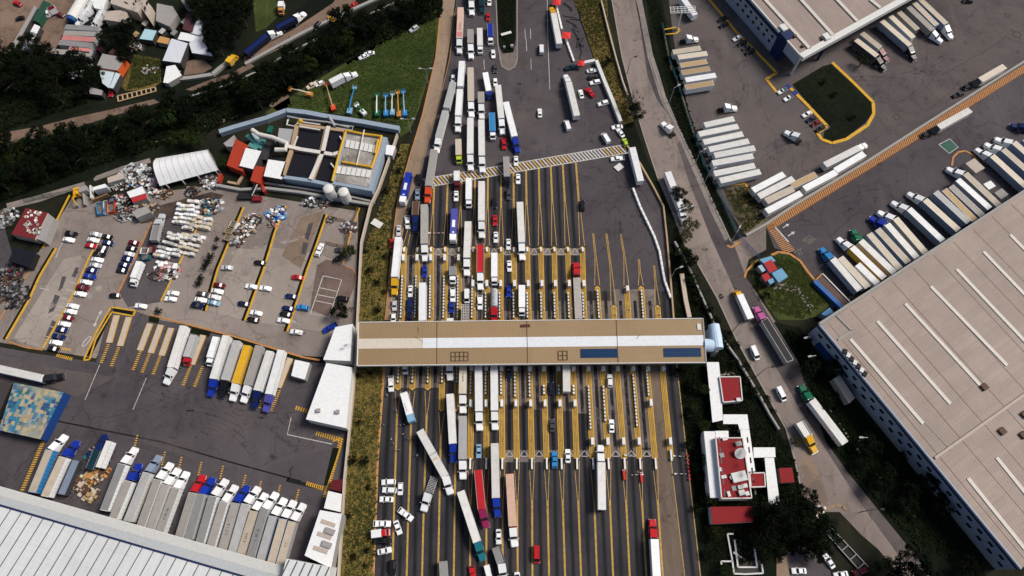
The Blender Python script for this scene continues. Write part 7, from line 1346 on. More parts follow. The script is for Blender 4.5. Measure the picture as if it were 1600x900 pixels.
def container(a, b_, wd, h, col, lab):
 p, q = P(*a, h), P(*b_, h); d = q - p; r = thing('waste_container', lab, 'container', (p + q) / 2 * 1, math.atan2(d.y, d.x)); r.location.z = .05; L = d.length / 2
 mb = MB()
 for s in (-1, 1): mb.box(-L, L, s * wd / 2 - .06, s * wd / 2 + .06, .15, h); mb.box(s * L - .06, s * L + .06, -wd / 2 + .07, wd / 2 - .07, .15, h)
 for k in range(int(L * 2 / .8)):
  for s in (-1, 1): mb.box(-L + .3 + k * .8, -L + .42 + k * .8, s * (wd / 2 + .06) - .05, s * (wd / 2 + .06) + .05, .2, h - .05)
 mb.build('shell', paint(col, .5, .4), r); MB().box(-L + .07, L - .07, -wd / 2 + .07, wd / 2 - .07, .1, h * .7).build('load', ground_mat('mixed_load', (.10, .08, .06), (.03, .03, .03), (.30, .26, .22), .4, 1.5), r)
container((205, 520), (222, 620), 2.3, 1.8, 'skyblue', 'blue waste container left of the orange one'); container((318, 515), (316, 605), 2.6, 1.8, 'orangered', 'orange-red waste container in the scrap yard'); container((270, 500), (270, 620), 1.6, 1.4, 'offwhite', 'long whitish bin left of the orange-red container'); container((320, 470), (332, 510), 2.4, 2.0, 'darkblue', 'dark blue container above the orange-red one')
HEAPC = ('white', 'lightgrey', 'offwhite', 'cream', 'grey', 'brown', 'bluegrey', 'red', 'darkgrey')
def heap(x, y, r_, n_, cols, lab, sz=.9, hgt=1.6, ali=None):
 r_ *= .72; sz *= .9; cols = tuple(cols) + (('grey', 'darkgrey', 'brown') if ali is None else ('brown',))
 c_ = P(x, y); root = thing('scrap_heap', lab, 'heap', (c_.x, c_.y, .03)); mb = MB()
 for k in range(n_):
  a = rnd.uniform(0, 6.28); d = r_ * math.sqrt(rnd.random()); z = hgt * max(0, 1 - d / r_) * rnd.uniform(.3, 1); s = sz * rnd.uniform(.4, 1.2); e = sz * rnd.uniform(.4, 1.2); t = rnd.uniform(.2, .6); mb.m(rnd.randrange(len(cols))); th = rnd.uniform(0, 3.14) if ali is None else ali; cx_, cy_ = d * math.cos(a), d * math.sin(a) * .75
  B = [(cx_ + u_ * s * math.cos(th) - v2 * e * math.sin(th), cy_ + u_ * s * math.sin(th) + v2 * e * math.cos(th)) for u_, v2 in ((-.5, -.5), (.5, -.5), (.5, .5), (-.5, .5))]; tl = rnd.uniform(-.3, .3) * (ali is None)
  mb.hexa([(px, py, max(0, z + tl * i_ * .3)) for i_, (px, py) in enumerate(B)], [(px, py, max(0, z + tl * i_ * .3) + t) for i_, (px, py) in enumerate(B)])
 mb.build('pile', [paint(c, .6, .4) for c in cols], root); return root
heap(545, 250, 8, 150, ('white', 'lightgrey', 'palegrey', 'palegrey', 'white', 'bluegrey'), 'pale blue and white plastic heap beside the arched shed', 1.5, 2.6); heap(560, 325, 5, 60, ('skyblue', 'white', 'offwhite', 'tan', 'palegrey'), 'bright blue and white bag heap in the scrap yard'); heap(440, 350, 5, 70, ('darkgrey', 'lightgrey', 'brown', 'white'), 'dark mixed heap in the middle of the scrap yard'); heap(355, 370, 4, 40, ('white', 'grey', 'lightgrey'), 'white sheet heap below the pale shelter')
heap(655, 245, 4.5, 60, ('lightgrey', 'white', 'grey', 'grey'), 'whitish bag heap at the corner of the arched shed'); heap(690, 320, 5, 60, ('offwhite', 'white', 'salmon', 'lightgrey'), 'small white bales and bags left of the arched shed', 1.3); heap(745, 420, 5.5, 60, ('white', 'offwhite', 'salmon', 'grey'), 'scattered white bags below the arched shed', 1.2); heap(830, 440, 4.5, 70, ('brown', 'tan', 'tan', 'brown'), 'rusty brown scrap heap below the arched shed')
heap(400, 510, 5.5, 90, HEAPC, 'mixed scrap heap right of the orange-red container'); heap(385, 590, 4, 50, ('lightgrey', 'darkgrey', 'silver', 'grey'), 'grey metal scrap heap by the orange-red container'); heap(470, 610, 3.5, 40, ('darkgrey', 'black', 'maroon'), 'black scrap heap left of the grey roofed shed'); heap(605, 535, 3.5, 40, ('cream', 'tan', 'beige'), 'cream coloured sack heap above the grey roofed shed'); heap(520, 660, 2.2, 24, ('white', 'lightgrey'), 'small white heap at the corner of the grey roofed shed'); heap(715, 575, 3.5, 40, ('tan', 'brown', 'beige'), 'tan wooden scrap heap right of the grey roofed shed'); heap(545, 575, 3, 30, ('beige', 'grey', 'cream'), 'pale sack heap left of the cream heap'); heap(430, 660, 4, 40, ('grey', 'darkgrey', 'lightgrey'), 'low grey debris heap at the yard front')
reg(200, 200, 4); heap(515, 490, 7, 110, ('white', 'bluegrey', 'teal', 'lightgrey', 'tan', 'black'), 'colourful rubbish heap above the bale rows', 1.3); heap(780, 580, 5, 70, ('tan', 'white', 'black', 'lightgrey', 'brown'), 'mixed heap of black and orange scrap beside the second kerb', 1.2); heap(730, 635, 6.5, 90, ('white', 'black', 'lightgrey', 'offwhite', 'tan'), 'black and white bag heap at the second kerb', 1.3); heap(680, 710, 4, 40, ('white', 'palegrey', 'lightgrey'), 'white bag heap below the black and white one', 1.3); heap(930, 540, 5.5, 80, ('skyblue', 'white', 'blue', 'lightblue', 'white'), 'bright blue and white heap against the third kerb', 1.5, 2.2); heap(905, 605, 2.5, 24, ('brown', 'tan', 'salmon'), 'small brown heap below the bright blue heap')
heap(1140, 465, 4.5, 50, ('white', 'lightgrey', 'black'), 'white machine parts heap below the plant wall', 1.5); heap(1225, 475, 3.5, 34, ('white', 'tan', 'grey'), 'small white parts heap right of the machine parts', 1.1); heap(1380, 620, 5, 60, ('silver', 'darkgrey', 'white', 'brown'), 'metal scrap heap in the fenced corner', 1.2); heap(1270, 575, 2.5, 24, ('brown', 'grey'), 'small dark heap in the fenced corner'); heap(500, 320, 5, 50, ('lightgrey', 'white', 'grey'), 'white bags stacked under the end of the arched shed', 1.4); heap(525, 360, 4, 40, ('lightgrey', 'white'), 'white sacks below the end of the arched shed', 1.4); heap(400, 400, 4, 40, ('black', 'darkgrey', 'brown'), 'black machine heap in front of the arched shed', 1.3)
for a, b_, mt, lab in (((636, 600), (668, 610), 'cream', 'cream crate, upper of three by the bag heap'), ((610, 628), (650, 642), 'tan', 'tan crate, middle of three by the bag heap'), ((606, 672), (640, 684), 'tan', 'tan crate, lower of three by the bag heap')): container(a, b_, 3, 1.5, mt, lab)
reg(0, 400, 4); heap(1045, 95, 7, 120, ('white', 'red', 'black', 'offwhite', 'lightgrey', 'salmon'), 'multicoloured rubbish heap at the lower end of the bale row', 1.4); heap(985, 115, 4.5, 60, ('black', 'brown', 'darkgrey', 'beige'), 'dark rubbish heap left of the multicoloured one', 1.2)
reg(0, 200, 4); container((905, 750), (895, 785), 2.6, 1.8, 'white', 'white square container at the long kerb'); container((940, 735), (930, 780), 2.2, 1.8, 'maroon', 'dark red container beside the white square one'); container((885, 808), (930, 800), 2.2, 1.6, 'teal', 'turquoise container below the white square one')
# bales
BALE = [cached(('bale', k), lambda k=k: MB().loft([(-.8, ring(.46, .06, .4, .92, .86)), (-.72, ring(.55, 0, .45, 1.04, .9)), (-.25, ring(.57, 0, .5, 1.08, .88)), (.3, ring(.55, 0, .45, 1.04, .9)), (.74, ring(.56, 0, .45, 1.06, .88)), (.82, ring(.45, .06, .4, .9, .86))]).mesh('wrapped_bale', paint(('white', 'offwhite', 'cream', 'lightgrey')[k], .6, .5, dscale=1.6))) for k in range(4)]
reg(200, 200, 4)
for x0, y0, x1, y1, n_, kk in ((385, 462, 440, 470, 3, 0), (330, 490, 440, 505, 5, 0), (318, 510, 436, 528, 6, 0), (312, 540, 430, 556, 6, 0), (300, 566, 420, 584, 6, 0), (292, 592, 412, 612, 6, 0), (352, 628, 398, 634, 3, 0), (432, 566, 520, 582, 4, 2), (425, 590, 515, 606, 4, 2), (415, 616, 500, 636, 4, 2), (275, 668, 330, 680, 3, 1), (268, 690, 345, 712, 4, 1), (350, 668, 470, 690, 5, 2), (345, 692, 455, 712, 5, 1), (240, 722, 330, 742, 5, 3), (212, 752, 325, 775, 6, 0), (190, 778, 320, 800, 7, 1), (182, 800, 250, 812, 4, 0), (345, 728, 440, 745, 5, 1), (340, 752, 430, 770, 5, 2), (335, 778, 410, 800, 4, 1), (195, 842, 300, 858, 5, 0), (215, 870, 300, 880, 4, 0)):
 p, q = P(x0, y0), P(x1, y1); d = q - p; a = math.atan2(d.y, d.x)
 for k in range(n_):
  for lev in (0, 1):
   if lev and rnd.random() < .45: continue
   c_ = p.lerp(q, k / max(1, n_ - 1)); sc = min(1.5, max(.9, d.length / max(1, n_ - 1) / 1.75)); o = place(BALE[kk if rnd.random() < .7 else rnd.randrange(4)], 'wrapped_bale', None, (c_.x + rnd.uniform(-.2, .2), c_.y + rnd.uniform(-.2, .2), .05 + lev * 1.08 * sc * .9), a + rnd.uniform(-.15, .15)); o.scale = (sc, sc * 1.15, sc * .9); tag(o, 'pale wrapped waste bale in the stacked bale rows of the recycling yard', 'bale', 'waste bales in stacked rows')
# left-edge bits
reg(0, 290, 4.7333); rf = building('yard_house', 'maroon-roofed house strewn with white rubble at the left edge', 'house', [(190, 165), (350, 200), (255, 395), (85, 358)], 4, W_BEIGE, plain('maroon_roof', (.16, .018, .022), .75)); building('yard_house_wing', 'pale grey narrow roof beside the maroon-roofed house', 'annex', [(355, 205), (400, 240), (330, 415), (262, 390)], 3.4, W_GREY, ROOFGREY); building('shelter', 'black flat roof below the maroon-roofed house', 'shelter', [(108, 458), (262, 495), (215, 605), (62, 555)], 3, CHASSIS, plain('black_roof', (.012, .012, .018), .5))
for k in range(34): x, y = rnd.uniform(150, 310), rnd.uniform(190, 355); roofbox(rf, 'rubble', x * .8 + 60, y, 4.0, rnd.uniform(.5, 1.2), rnd.uniform(.5, 1.2), .4, (ROOFW, W_GREY, W_BEIGE)[k % 3], rnd.random() * 3)
heap(70, 215, 5, 50, ('white', 'lightgrey', 'grey'), 'white rubble heap left of the maroon-roofed house', 1.5); heap(30, 260, 6, 70, ('darkgrey', 'grey', 'lightgrey'), 'grey rubble heap at the left edge', 1.3); heap(50, 700, 9, 120, ('darkgrey', 'black', 'black', 'brown'), 'dark scrap field at the left edge below the black roof', 1.3, .8); heap(110, 640, 6, 70, ('darkgrey', 'maroon', 'black', 'black'), 'dark scrap with a maroon piece below the black roof', 1.3, .8); heap(90, 820, 9, 120, ('darkgrey', 'black', 'black'), 'lower dark scrap field by the yellow kerb', 1.3, .8)
reg(0, 600, 3); 
for x, y, n_, cols, lab in ((445, 330, 30, ('darkblue', 'teal', 'tan'), 'blue and brown crate stack on the teal-cab flatbed'), (435, 440, 60, ('tan', 'orange', 'cream'), 'tan wooden pallet stack by the western docks'), (385, 470, 36, ('cream', 'beige', 'brown'), 'pale box stack by the western docks'), (480, 405, 26, ('tan', 'brown', 'orange'), 'small wooden pallet stack behind the white narrow trailer'), (420, 520, 24, ('tan', 'cream'), 'narrow pallet stack near the awning edge')): heap(x, y, 4.2, n_, cols, lab, 1.6, 2.4, 1.05)
# ================================================================ northern settlement
reg(0, 0, 4)
for px, h, wm_, rm, lab in (([(700, -60), (880, -60), (895, 30), (860, 78), (690, 20)], 6, W_BEIGE, ROOFTAN, 'tall beige house at the top edge of the settlement'), ([(660, 70), (790, 60), (800, 110), (770, 140), (650, 122)], 4.5, W_BEIGE, ROOFTAN, 'low beige house front beside the tall one'), ([(880, 45), (905, -10), (950, 45), (925, 110)], 5.6, W_BEIGE, ROOFTAN, 'narrow beige wing with dark windows'), ([(872, 242), (905, 180), (978, 192), (950, 252)], 3, SHADE_WALL, plain('roof_sky', (.36, .56, .62), .6), 'small light blue roof in the settlement'), ([(980, 262), (1000, 225), (1060, 240), (1045, 275)], 2.6, W_GREY, plain('roof_orange', (.50, .26, .09), .7), 'small orange-tan roof in the settlement'), ([(1016, 378), (1072, 240), (1172, 270), (1125, 392)], 4, SHADE_WALL, plain('roof_silver', (.58, .60, .64), .5), 'large silver-white roof beside the tan dirt yard'), ([(1180, 270), (1230, 235), (1280, 275), (1330, 350), (1200, 330)], 3.2, SHADE_WALL, plain('roof_silver', (.58, .60, .64), .5), 'ragged silver roof under the dark trees'), ([(1110, 245), (1130, 200), (1270, 225), (1255, 272)], 3, SHADE_WALL, ROOFW, 'white roof right of the orange-tan one in the settlement'),
 ([(620, 440), (640, 430), (715, 450), (680, 550), (640, 520)], 3.4, SHADE_WALL, plain('roof_pale_blue', (.52, .60, .64), .5), 'pale blue-white roof below the orange wall, left half'), ([(722, 452), (752, 462), (705, 552), (684, 548)], 3.4, SHADE_WALL, plain('roof_pale_blue', (.52, .60, .64), .5), 'pale blue-white roof below the orange wall, right half'), ([(640, 335), (780, 360), (735, 440), (600, 420)], 4.4, W_ORANGE, ROOFGREY, 'house with an orange wall and a cluttered grey roof'), ([(555, 540), (640, 565), (635, 595), (560, 585)], 2.8, SHADE_WALL, ROOFGREY, 'small grey roof at the bend of the track'), ([(130, 310), (215, 150), (250, 165), (170, 320)], 3, SHADE_WALL, ROOFW, 'long narrow white shed at the top left'), ([(60, 305), (215, 35), (232, 48), (85, 310)], 3, SHADE_WALL, ROOFGREY, 'long grey strip roof at the top left'), ([(205, 125), (270, 0), (310, 20), (240, 140)], 3, plain('green_wall', (.02, .08, .05), .7), plain('green_roof', (.02, .07, .045), .7), 'dark green roof at the top left'),
 ([(980, 20), (1080, 40), (1110, 90), (1060, 165), (975, 130)], 3.5, W_GREY, ROOFGREY, 'grey cluttered flat roof right of the beige houses'), ([(1165, 80), (1230, 95), (1200, 200), (1140, 180)], 4, plain('brown_wall', (.10, .04, .04), .8), plain('brown_roof', (.08, .03, .035), .8), 'brown roof beside a silver strip roof'), ([(1190, 205), (1240, 110), (1275, 150), (1250, 222)], 3.6, W_GREY, plain('roof_silver', (.58, .60, .64), .5), 'silver strip roof right of the brown roof'), ([(1130, 0), (1190, -5), (1195, 25), (1150, 30)], 4, W_GREY, ROOFGREY, 'small grey roof at the top edge of the settlement'), ([(1040, 415), (1095, 405), (1135, 470), (1050, 520), (1020, 515)], 2.8, W_GREY, ROOFW, 'white corner shed below the large silver roof'), ([(565, 0), (670, -10), (640, 60), (590, 50)], 3.5, W_WHITE, ROOFW, 'white roof at the top edge beside the tractor units')): hs = building('house', lab, 'house', px, h, wm_, rm, windows=((1, 3, h - 2.6), (0, 2, h - 2.6)) if h > 5 else ())
for k, (x, y, c_, lab) in enumerate(((845, 210, 'tan', 'tan lean-to beside the light blue roof'), (1085, 200, 'grey', 'tiny grey roof above the white one in the settlement'), (905, 140, 'beige', 'tiny beige roof below the narrow beige wing'), (1010, 190, 'lightgrey', 'tiny pale roof above the orange-tan one'), (700, 320, 'brown', 'brown lean-to above the cluttered grey roof'), (580, 330, 'darkgrey', 'dark lean-to left of the cluttered grey roof'), (1150, 130, 'lightgrey', 'tiny pale roof beside the brown roof'), (620, 300, 'maroon', 'maroon lean-to below the stacked trailers'))): building('lean_to', lab, 'shed', [(x - 22, y + 8), (x + 4, y - 18), (x + 26, y - 4), (x, y + 22)], 2.4, SHADE_WALL, paint(c_, .6, .5))
for x, y, lab in ((1060, 110, 'clutter on the yard between the grey roofs'), (860, 300, 'clutter in the shade below the light blue roof'), (600, 250, 'clutter at the end of the stacked trailers'), (470, 470, 'white junk under the grove edge')): heap(x, y, 4.5, 44, ('white', 'lightgrey', 'beige', 'brown'), lab, 1.0, .9)
tk = thing('storage_tank', 'long white horizontal tank with a blue end at the top left', 'tank', P(470, 60), 0); mb = MB(); mb.tube([P(525, -10, 2), P(450, 115, 2)], 2.3, 14); mb.build('shell', W_WHITE, tk, True); mb = MB(); mb.tube([P(449, 117, 2), P(442, 130, 2)], [2.25, 1.7], 14); mb.build('end_cap', plain('cap_blue', (.03, .10, .28), .5), tk, True)
mb = MB()
for q in (P(510, 15), P(465, 90)): mb.box(q.x - 1.5, q.x + 1.5, q.y - .3, q.y + .3, 0, .6)
mb.build('saddle', STEEL, tk, True)
heap(690, 380, 4, 50, ('grey', 'white', 'brown', 'salmon'), 'clutter on the ground behind the orange-walled house', 1.1); heap(530, 430, 5, 60, ('white', 'grey', 'darkgrey'), 'white clutter under the trees by the track'); heap(940, 440, 5, 50, ('beige', 'cream', 'grey'), 'pale rubble on the rough grass plot', 1.0, .7); heap(800, 155, 2, 14, ('yellow', 'orange'), 'yellow machine clutter in the beige house yard'); heap(1085, 460, 4, 40, ('white', 'lightgrey'), 'white heap beside the corner shed')
lm = thing('log_rack', 'ladder-like timber rack beside the dirt track', 'rack', P(860, 590), 0); Q = PP([(735, 600), (970, 545), (975, 570), (740, 635)], .6); mb = MB(); mb.bar(Q[0], Q[1], .4); mb.bar(Q[3], Q[2], .4)
for k in range(9): mb.bar(Q[0].lerp(Q[1], k / 8), Q[3].lerp(Q[2], k / 8), .5, .3)
mb.build('frame', W_TAN, lm, True)
V('hatchback', (690, 600), (700, 560), 'red', 'small red car at the bend of the dirt track')
# ================================================================ boom lifts on the field
reg(300, 0, 4); BL = 'boom lifts parked on the field'
def boom_lift(bx, by, hx, hy, col, arm, lab):
 b_, h_ = P(bx, by), P(hx, hy, 2.4); d = h_ - b_; r = thing('boom_lift', lab, 'boom lift', (b_.x, b_.y, .06), math.atan2(d.y, d.x), BL); L = math.hypot(d.x, d.y)
 MB().loft([(-1.7, ring(1.0, .45, .8, 1.25, .95)), (1.4, ring(1.0, .45, .8, 1.1, .95))]).box(-1.9, .4, -.85, .85, 1.25, 1.9).build('base', paint(col, .4, .2), r)
 for x in (-1.1, 1.0):
  for s in (-1, 1): place(wheel_mesh(.45, .35), 'wheel', r, (x, s * 1.05, 0))
 MB().bar((-.8, 0, 1.9), (L * .55, 0, 2.6), .45).bar((L * .5, 0, 2.55), (L - .4, 0, 2.3), .32).build('arm', paint(arm, .4, .2), r)
 mb = MB()
 for s in (-1, 1): mb.bar((L - .4, s * .85, 2.9), (L + .6, s * .85, 2.9), .08); mb.bar((L - .4, s * .85, 1.9), (L - .4, s * .85, 2.9), .08); mb.bar((L + .6, s * .85, 1.9), (L + .6, s * .85, 2.9), .08)
 mb.box(L - .45, L + .65, -.9, .9, 1.82, 1.92); mb.bar((L + .6, -.85, 2.9), (L + .6, .85, 2.9), .08); mb.bar((L - .4, -.85, 2.9), (L - .4, .85, 2.9), .08); mb.build('basket', paint(col, .5, .2), r)
for a in ((732, 600, 615, 555, 'orange', 'cream', 'orange boom lift with a cream arm pointing left'), (885, 680, 838, 525, 'orangered', 'tan', 'orange-red boom lift with a tan arm reaching up'), (990, 700, 1015, 545, 'lightblue', 'skyblue', 'pale lift with a thick bright blue arm'), (1070, 710, 1030, 655, 'white', 'green', 'white lift with a short green arm'), (1160, 715, 1156, 590, 'green', 'white', 'green lift with a straight white arm'), (1215, 715, 1210, 595, 'skyblue', 'lightblue', 'blue lift left of the white basket lift'), (1255, 710, 1252, 585, 'lightblue', 'offwhite', 'light blue lift with a white basket'), (1296, 720, 1286, 575, 'orange', 'orange', 'orange lift between two blue ones'), (1332, 715, 1320, 570, 'skyblue', 'lightblue', 'blue lift at the right end of the row')): boom_lift(*a)
# ================================================================ posts, mast, fence
def lamp(x, y, lab, hd=0, h=9.0, arms=1, dark=False):
 c_ = P(x, y); r = thing('street_lamp', lab, 'lamp', (c_.x, c_.y, 0), rad(hd)); mt = CHASSIS if dark else GALV
 MB().tube([(0, 0, 0), (0, 0, h)], [.14, .08], 8).build('pole', mt, r)
 for s in ((1,) if arms == 1 else (1, -1)): MB().tube([(0, 0, h - .1), (s * 1.8, 0, h + .3)], .07, 6).build('arm', mt, r); MB().box(min(s * 1.6, s * 2.9), max(s * 1.6, s * 2.9), -.3, .3, h + .22, h + .42).build('lamp_head', mt if dark else STEEL, r)
reg()
for a in ((669, 131, 'street lamp in the boom lift field, upper one by the ramp', 180, 9, 2), (642, 208, 'street lamp at the lower edge of the boom lift field', 180, 9, 2), (1144, 518, 'dark street lamp by the frontage road left kerb near the canopy end', 10, 10, 1, True), (1182, 588, 'dark street lamp by the frontage road between two white vans', 10, 10, 1, True), (1065, 345, 'street lamp at the green strip beside the white truck under the tree', 30, 9), (1100, 287, 'street lamp in the green strip, upper one', 30, 9), (1085, 258, 'street lamp in the green strip by the trailer rows', 30, 9), (1046, 160, 'street lamp in the green strip beside the bobtail on the road', 30, 9), (980, 115, 'dark street lamp on the frontage road by the bare bush', 20, 9, 1, True), (1048, 435, 'street lamp by the dark trees above the canopy', 20, 8), (1054, 345, 'street lamp at the tan roadside wall', 20, 8), (1345, 800, 'street lamp beside the tiled plot', 0, 9, 1, True), (1142, 378, 'blue street lamp at the lower end of the green strip', 60, 8), (558, 548, 'thin lamp by the canopy left end', 200, 8), (478, 520, 'thin lamp in the light lot', 150, 8), (1150, 872, 'lamp in the tiled court', 150, 6), (1255, 535, 'thin lamp in the shaded garden by the black-roofed trailer', 200, 7), (1262, 565, 'thin lamp in the shaded garden, middle', 190, 7), (1340, 690, 'thin lamp by the frontage road beside the green-cab trailer', 180, 7)): lamp(*a)
mt_ = thing('sign_mast', 'tall white post carrying a white lattice sign frame in the eastern yard', 'mast', P(1057, 47), 0); q0 = P(1057, 47); top = P(1072, 5, 11); mb = MB(); mb.tube([q0, (q0.x, q0.y, 11)], [.45, .35], 10); mb.build('pole', W_WHITE, mt_, True); mb = MB(); cx0 = Vector((q0.x, q0.y, 11))
for y in (-1.5, -.5, .8, 1.8): mb.bar(cx0 + Vector((-5, y, 0)), cx0 + Vector((5.5, y + .6, 0)), .22)
for k in range(8): mb.bar(cx0 + Vector((-5 + k * 1.5, -1.6, .2)), cx0 + Vector((-5 + k * 1.5, 2.2, .2)), .16)
mb.build('lattice', W_WHITE, mt_, True)
def fence(px, lab, mt, h=2.2):
 pts = PP(px); c_ = centre(pts); r = thing('mesh_fence', lab, 'fence', c_, 0); mb = MB(); mp = MB()
 for a, b_ in zip(pts, pts[1:]):
  n_ = max(1, int((b_ - a).length / 3)); 
  for k in range(n_ + 1): q = a.lerp(b_, k / n_); mp.box(q.x - .06, q.x + .06, q.y - .06, q.y + .06, 0, h)
  for z in (.2, .7, 1.2, 1.7, h): mb.bar(a + Vector((0, 0, z)), b_ + Vector((0, 0, z)), .07)
  m_ = int((b_ - a).length / .5)
  for k in range(m_): q = a.lerp(b_, k / m_); mb.bar(q + Vector((0, 0, .1)), q + Vector((0, 0, h)), .045)
 mb.build('mesh_panel', mt, r, True); mp.build('post', mt, r, True)
fence([(1034, 40), (1046, 100), (1057, 130), (1076, 190), (1100, 262), (1122, 300), (1150, 365)], 'green-blue mesh fence along the eastern truck yard', plain('fence_teal', (.03, .10, .13), .6)); fence([(1152, 368), (1168, 386), (1186, 404)], 'blue sliding gate fence at the yard entrance', plain('gate_blue', (.02, .05, .16), .6), 2.0); fence([(40, 316), (70, 309), (108, 303), (120, 298)], 'dark green fence along the channel beside the western lot', plain('fence_green', (.02, .07, .05), .6)); fence([(560, 326), (550, 352), (542, 384), (534, 412)], 'thin brown fence of the corner lot', plain('fence_brown', (.16, .09, .05), .7), 1.6); fence([(513, 340), (540, 346), (544, 388), (510, 380)], 'low fence around the fenced corner', plain('fence_brown', (.16, .09, .05), .7), 1.4)
def board(x, y, sx, sy, ang_, lab, z=.6): c_ = P(x, y, z); r = thing('white_board', lab, 'board', (c_.x, c_.y, 0), rad(ang_)); MB().box(-sx / 2, sx / 2, -sy / 2, sy / 2, z - .08, z).build('panel', W_WHITE, r); MB().box(-sx * .4, -sx * .35, -.1, .1, 0, z - .08).box(sx * .35, sx * .4, -.1, .1, 0, z - .08).build('leg', GALV, r)
board(589, 349, 4.2, 2.6, -32, 'white board lying in the dry verge below the plant'); board(791, 52, 4.6, 1.3, 20, 'white name board on the median grass', 1.0); board(967, 261, 3.2, 2.6, 40, 'crumpled white sheet on the asphalt beside the lone white trailer', .5)
for x, y, s in ((800, 74, 1), (788, 75, .7)): c_ = P(x, y); r = thing('utility_box', f'{"larger" if s == 1 else "smaller"} white utility box at the median nose', 'box', (c_.x, c_.y, .07)); MB().box(-.6 * s, .6 * s, -.5 * s, .5 * s, 0, 1.2 * s).build('cabinet', W_WHITE, r); MB().box(-.65 * s, .65 * s, -.55 * s, .55 * s, 1.2 * s + .003, 1.28 * s).build('lid', ROOFGREY, r)
# ================================================================ people
def person_mesh(shirt, trousers, stride, hair):
 S = {'pel': (0, 0, .95, .15), 'bel': (0, 0, 1.12, .14), 'che': (.02, 0, 1.34, .165), 'nec': (.02, 0, 1.50, .06), 'hea': (.03, 0, 1.60, .085), 'top': (.03, 0, 1.72, .075)}
 E = [('pel', 'bel'), ('bel', 'che'), ('che', 'nec'), ('nec', 'hea'), ('hea', 'top')]
 for s, nm in ((-1, 'r'), (1, 'l')):
  f = stride * s
  S.update({nm + 'hip': (0, s * .10, .90, .10), nm + 'kne': (f * .22 + .03, s * .11, .50, .065), nm + 'ank': (f * .36 - .02, s * .11, .10, .045), nm + 'toe': (f * .36 + .16, s * .12, .05, .04), nm + 'sho': (.02, s * .19, 1.42, .075), nm + 'elb': (-f * .14, s * .27, 1.13, .048), nm + 'wri': (-f * .2 + .1, s * .28, .90, .036), nm + 'han': (-f * .2 + .15, s * .28, .80, .042)})
  E += [('pel', nm + 'hip'), (nm + 'hip', nm + 'kne'), (nm + 'kne', nm + 'ank'), (nm + 'ank', nm + 'toe'), ('che', nm + 'sho'), (nm + 'sho', nm + 'elb'), (nm + 'elb', nm + 'wri'), (nm + 'wri', nm + 'han')]
 ks = list(S); me = bpy.data.meshes.new('person_rig'); me.from_pydata([S[k][:3] for k in ks], [(ks.index(a), ks.index(b_)) for a, b_ in E], [])
 o = bpy.data.objects.new('person_rig', me); COL.objects.link(o); o.modifiers.new('skin', 'SKIN'); o.modifiers.new('sub', 'SUBSURF').levels = 1
 if not me.skin_vertices: me.attributes.new('skin', 'FLOAT', 'POINT')
 for k, sv in zip(ks, me.skin_vertices[0].data): sv.radius = (S[k][3],) * 2
 me.skin_vertices[0].data[0].use_root = True
 dg = bpy.context.evaluated_depsgraph_get(); out = bpy.data.meshes.new_from_object(o.evaluated_get(dg)); bpy.data.objects.remove(o); out.name = 'body'; out.materials.clear()
 for mt in (plain('shirt_' + shirt, COLORS[shirt], .9), plain('trousers_' + trousers, COLORS[trousers], .9), SKIN, CHASSIS): out.materials.append(mt)
 for p in out.polygons:
  z = p.center.z; y = abs(p.center.y); p.material_index = 3 if z < .09 else (1 if z < .98 and y < .2 else (2 if z > 1.47 or (z < 1.08 and y > .2) else 0))
 return out
def hair_mesh(): return MB().tube([(.0, 0, 1.62), (.0, 0, 1.70), (.01, 0, 1.775), (.02, 0, 1.80)], [.098, .108, .08, .03], 12).mesh('hair', plain('dark_hair', (.012, .009, .008), .7))
HM = None
reg(580, 590, 6.92)
for k, (x, y, hd, sh_, tr_, st_, what) in enumerate(((176, 195, 200, 'white', 'darkgrey', .5, 'walking below the white pickup at the verge-side lane'), (95, 412, 80, 'salmon', 'beige', .3, 'walking on the yellow edge line'), (140, 515, 30, 'palegrey', 'navy', .5, 'alone in the verge-side lane'), (278, 365, 160, 'offwhite', 'darkgrey', .4, 'on the lane line below the short island'), (316, 520, 250, 'white', 'darkgrey', .5, 'in the pair beside the pale bus, left'), (356, 512, 40, 'lightgrey', 'black', .3, 'in the pair beside the pale bus, right'), (347, 618, 300, 'white', 'navy', .6, 'striding in the second lane'), (402, 662, 210, 'lightblue', 'darkgrey', .6, 'beside the third lane line'), (222, 672, 130, 'white', 'teal', .5, 'in the verge-side lane, facing the parked cars'), (246, 718, 20, 'palegrey', 'black', .3, 'close below the one facing the parked cars'), (282, 790, 90, 'white', 'darkgrey', .4, 'on the lane line, left of two'), (308, 786, 270, 'offwhite', 'navy', .3, 'just right of the lane line pair'), (500, 845, 330, 'white', 'black', .5, 'left of the truck with teal lettering'), (455, 675, 100, 'black', 'darkgrey', .4, 'right of the third lane line'))):
 c_ = P(x, y); r = place(person_mesh(sh_, tr_, st_, 0), 'person', None, (c_.x, c_.y, .05), rad(hd)); tag(r, f'person in {word(sh_)} shirt {what}', 'person', 'people walking on the western lanes'); place(cached(('hair',), hair_mesh), 'hair', r)
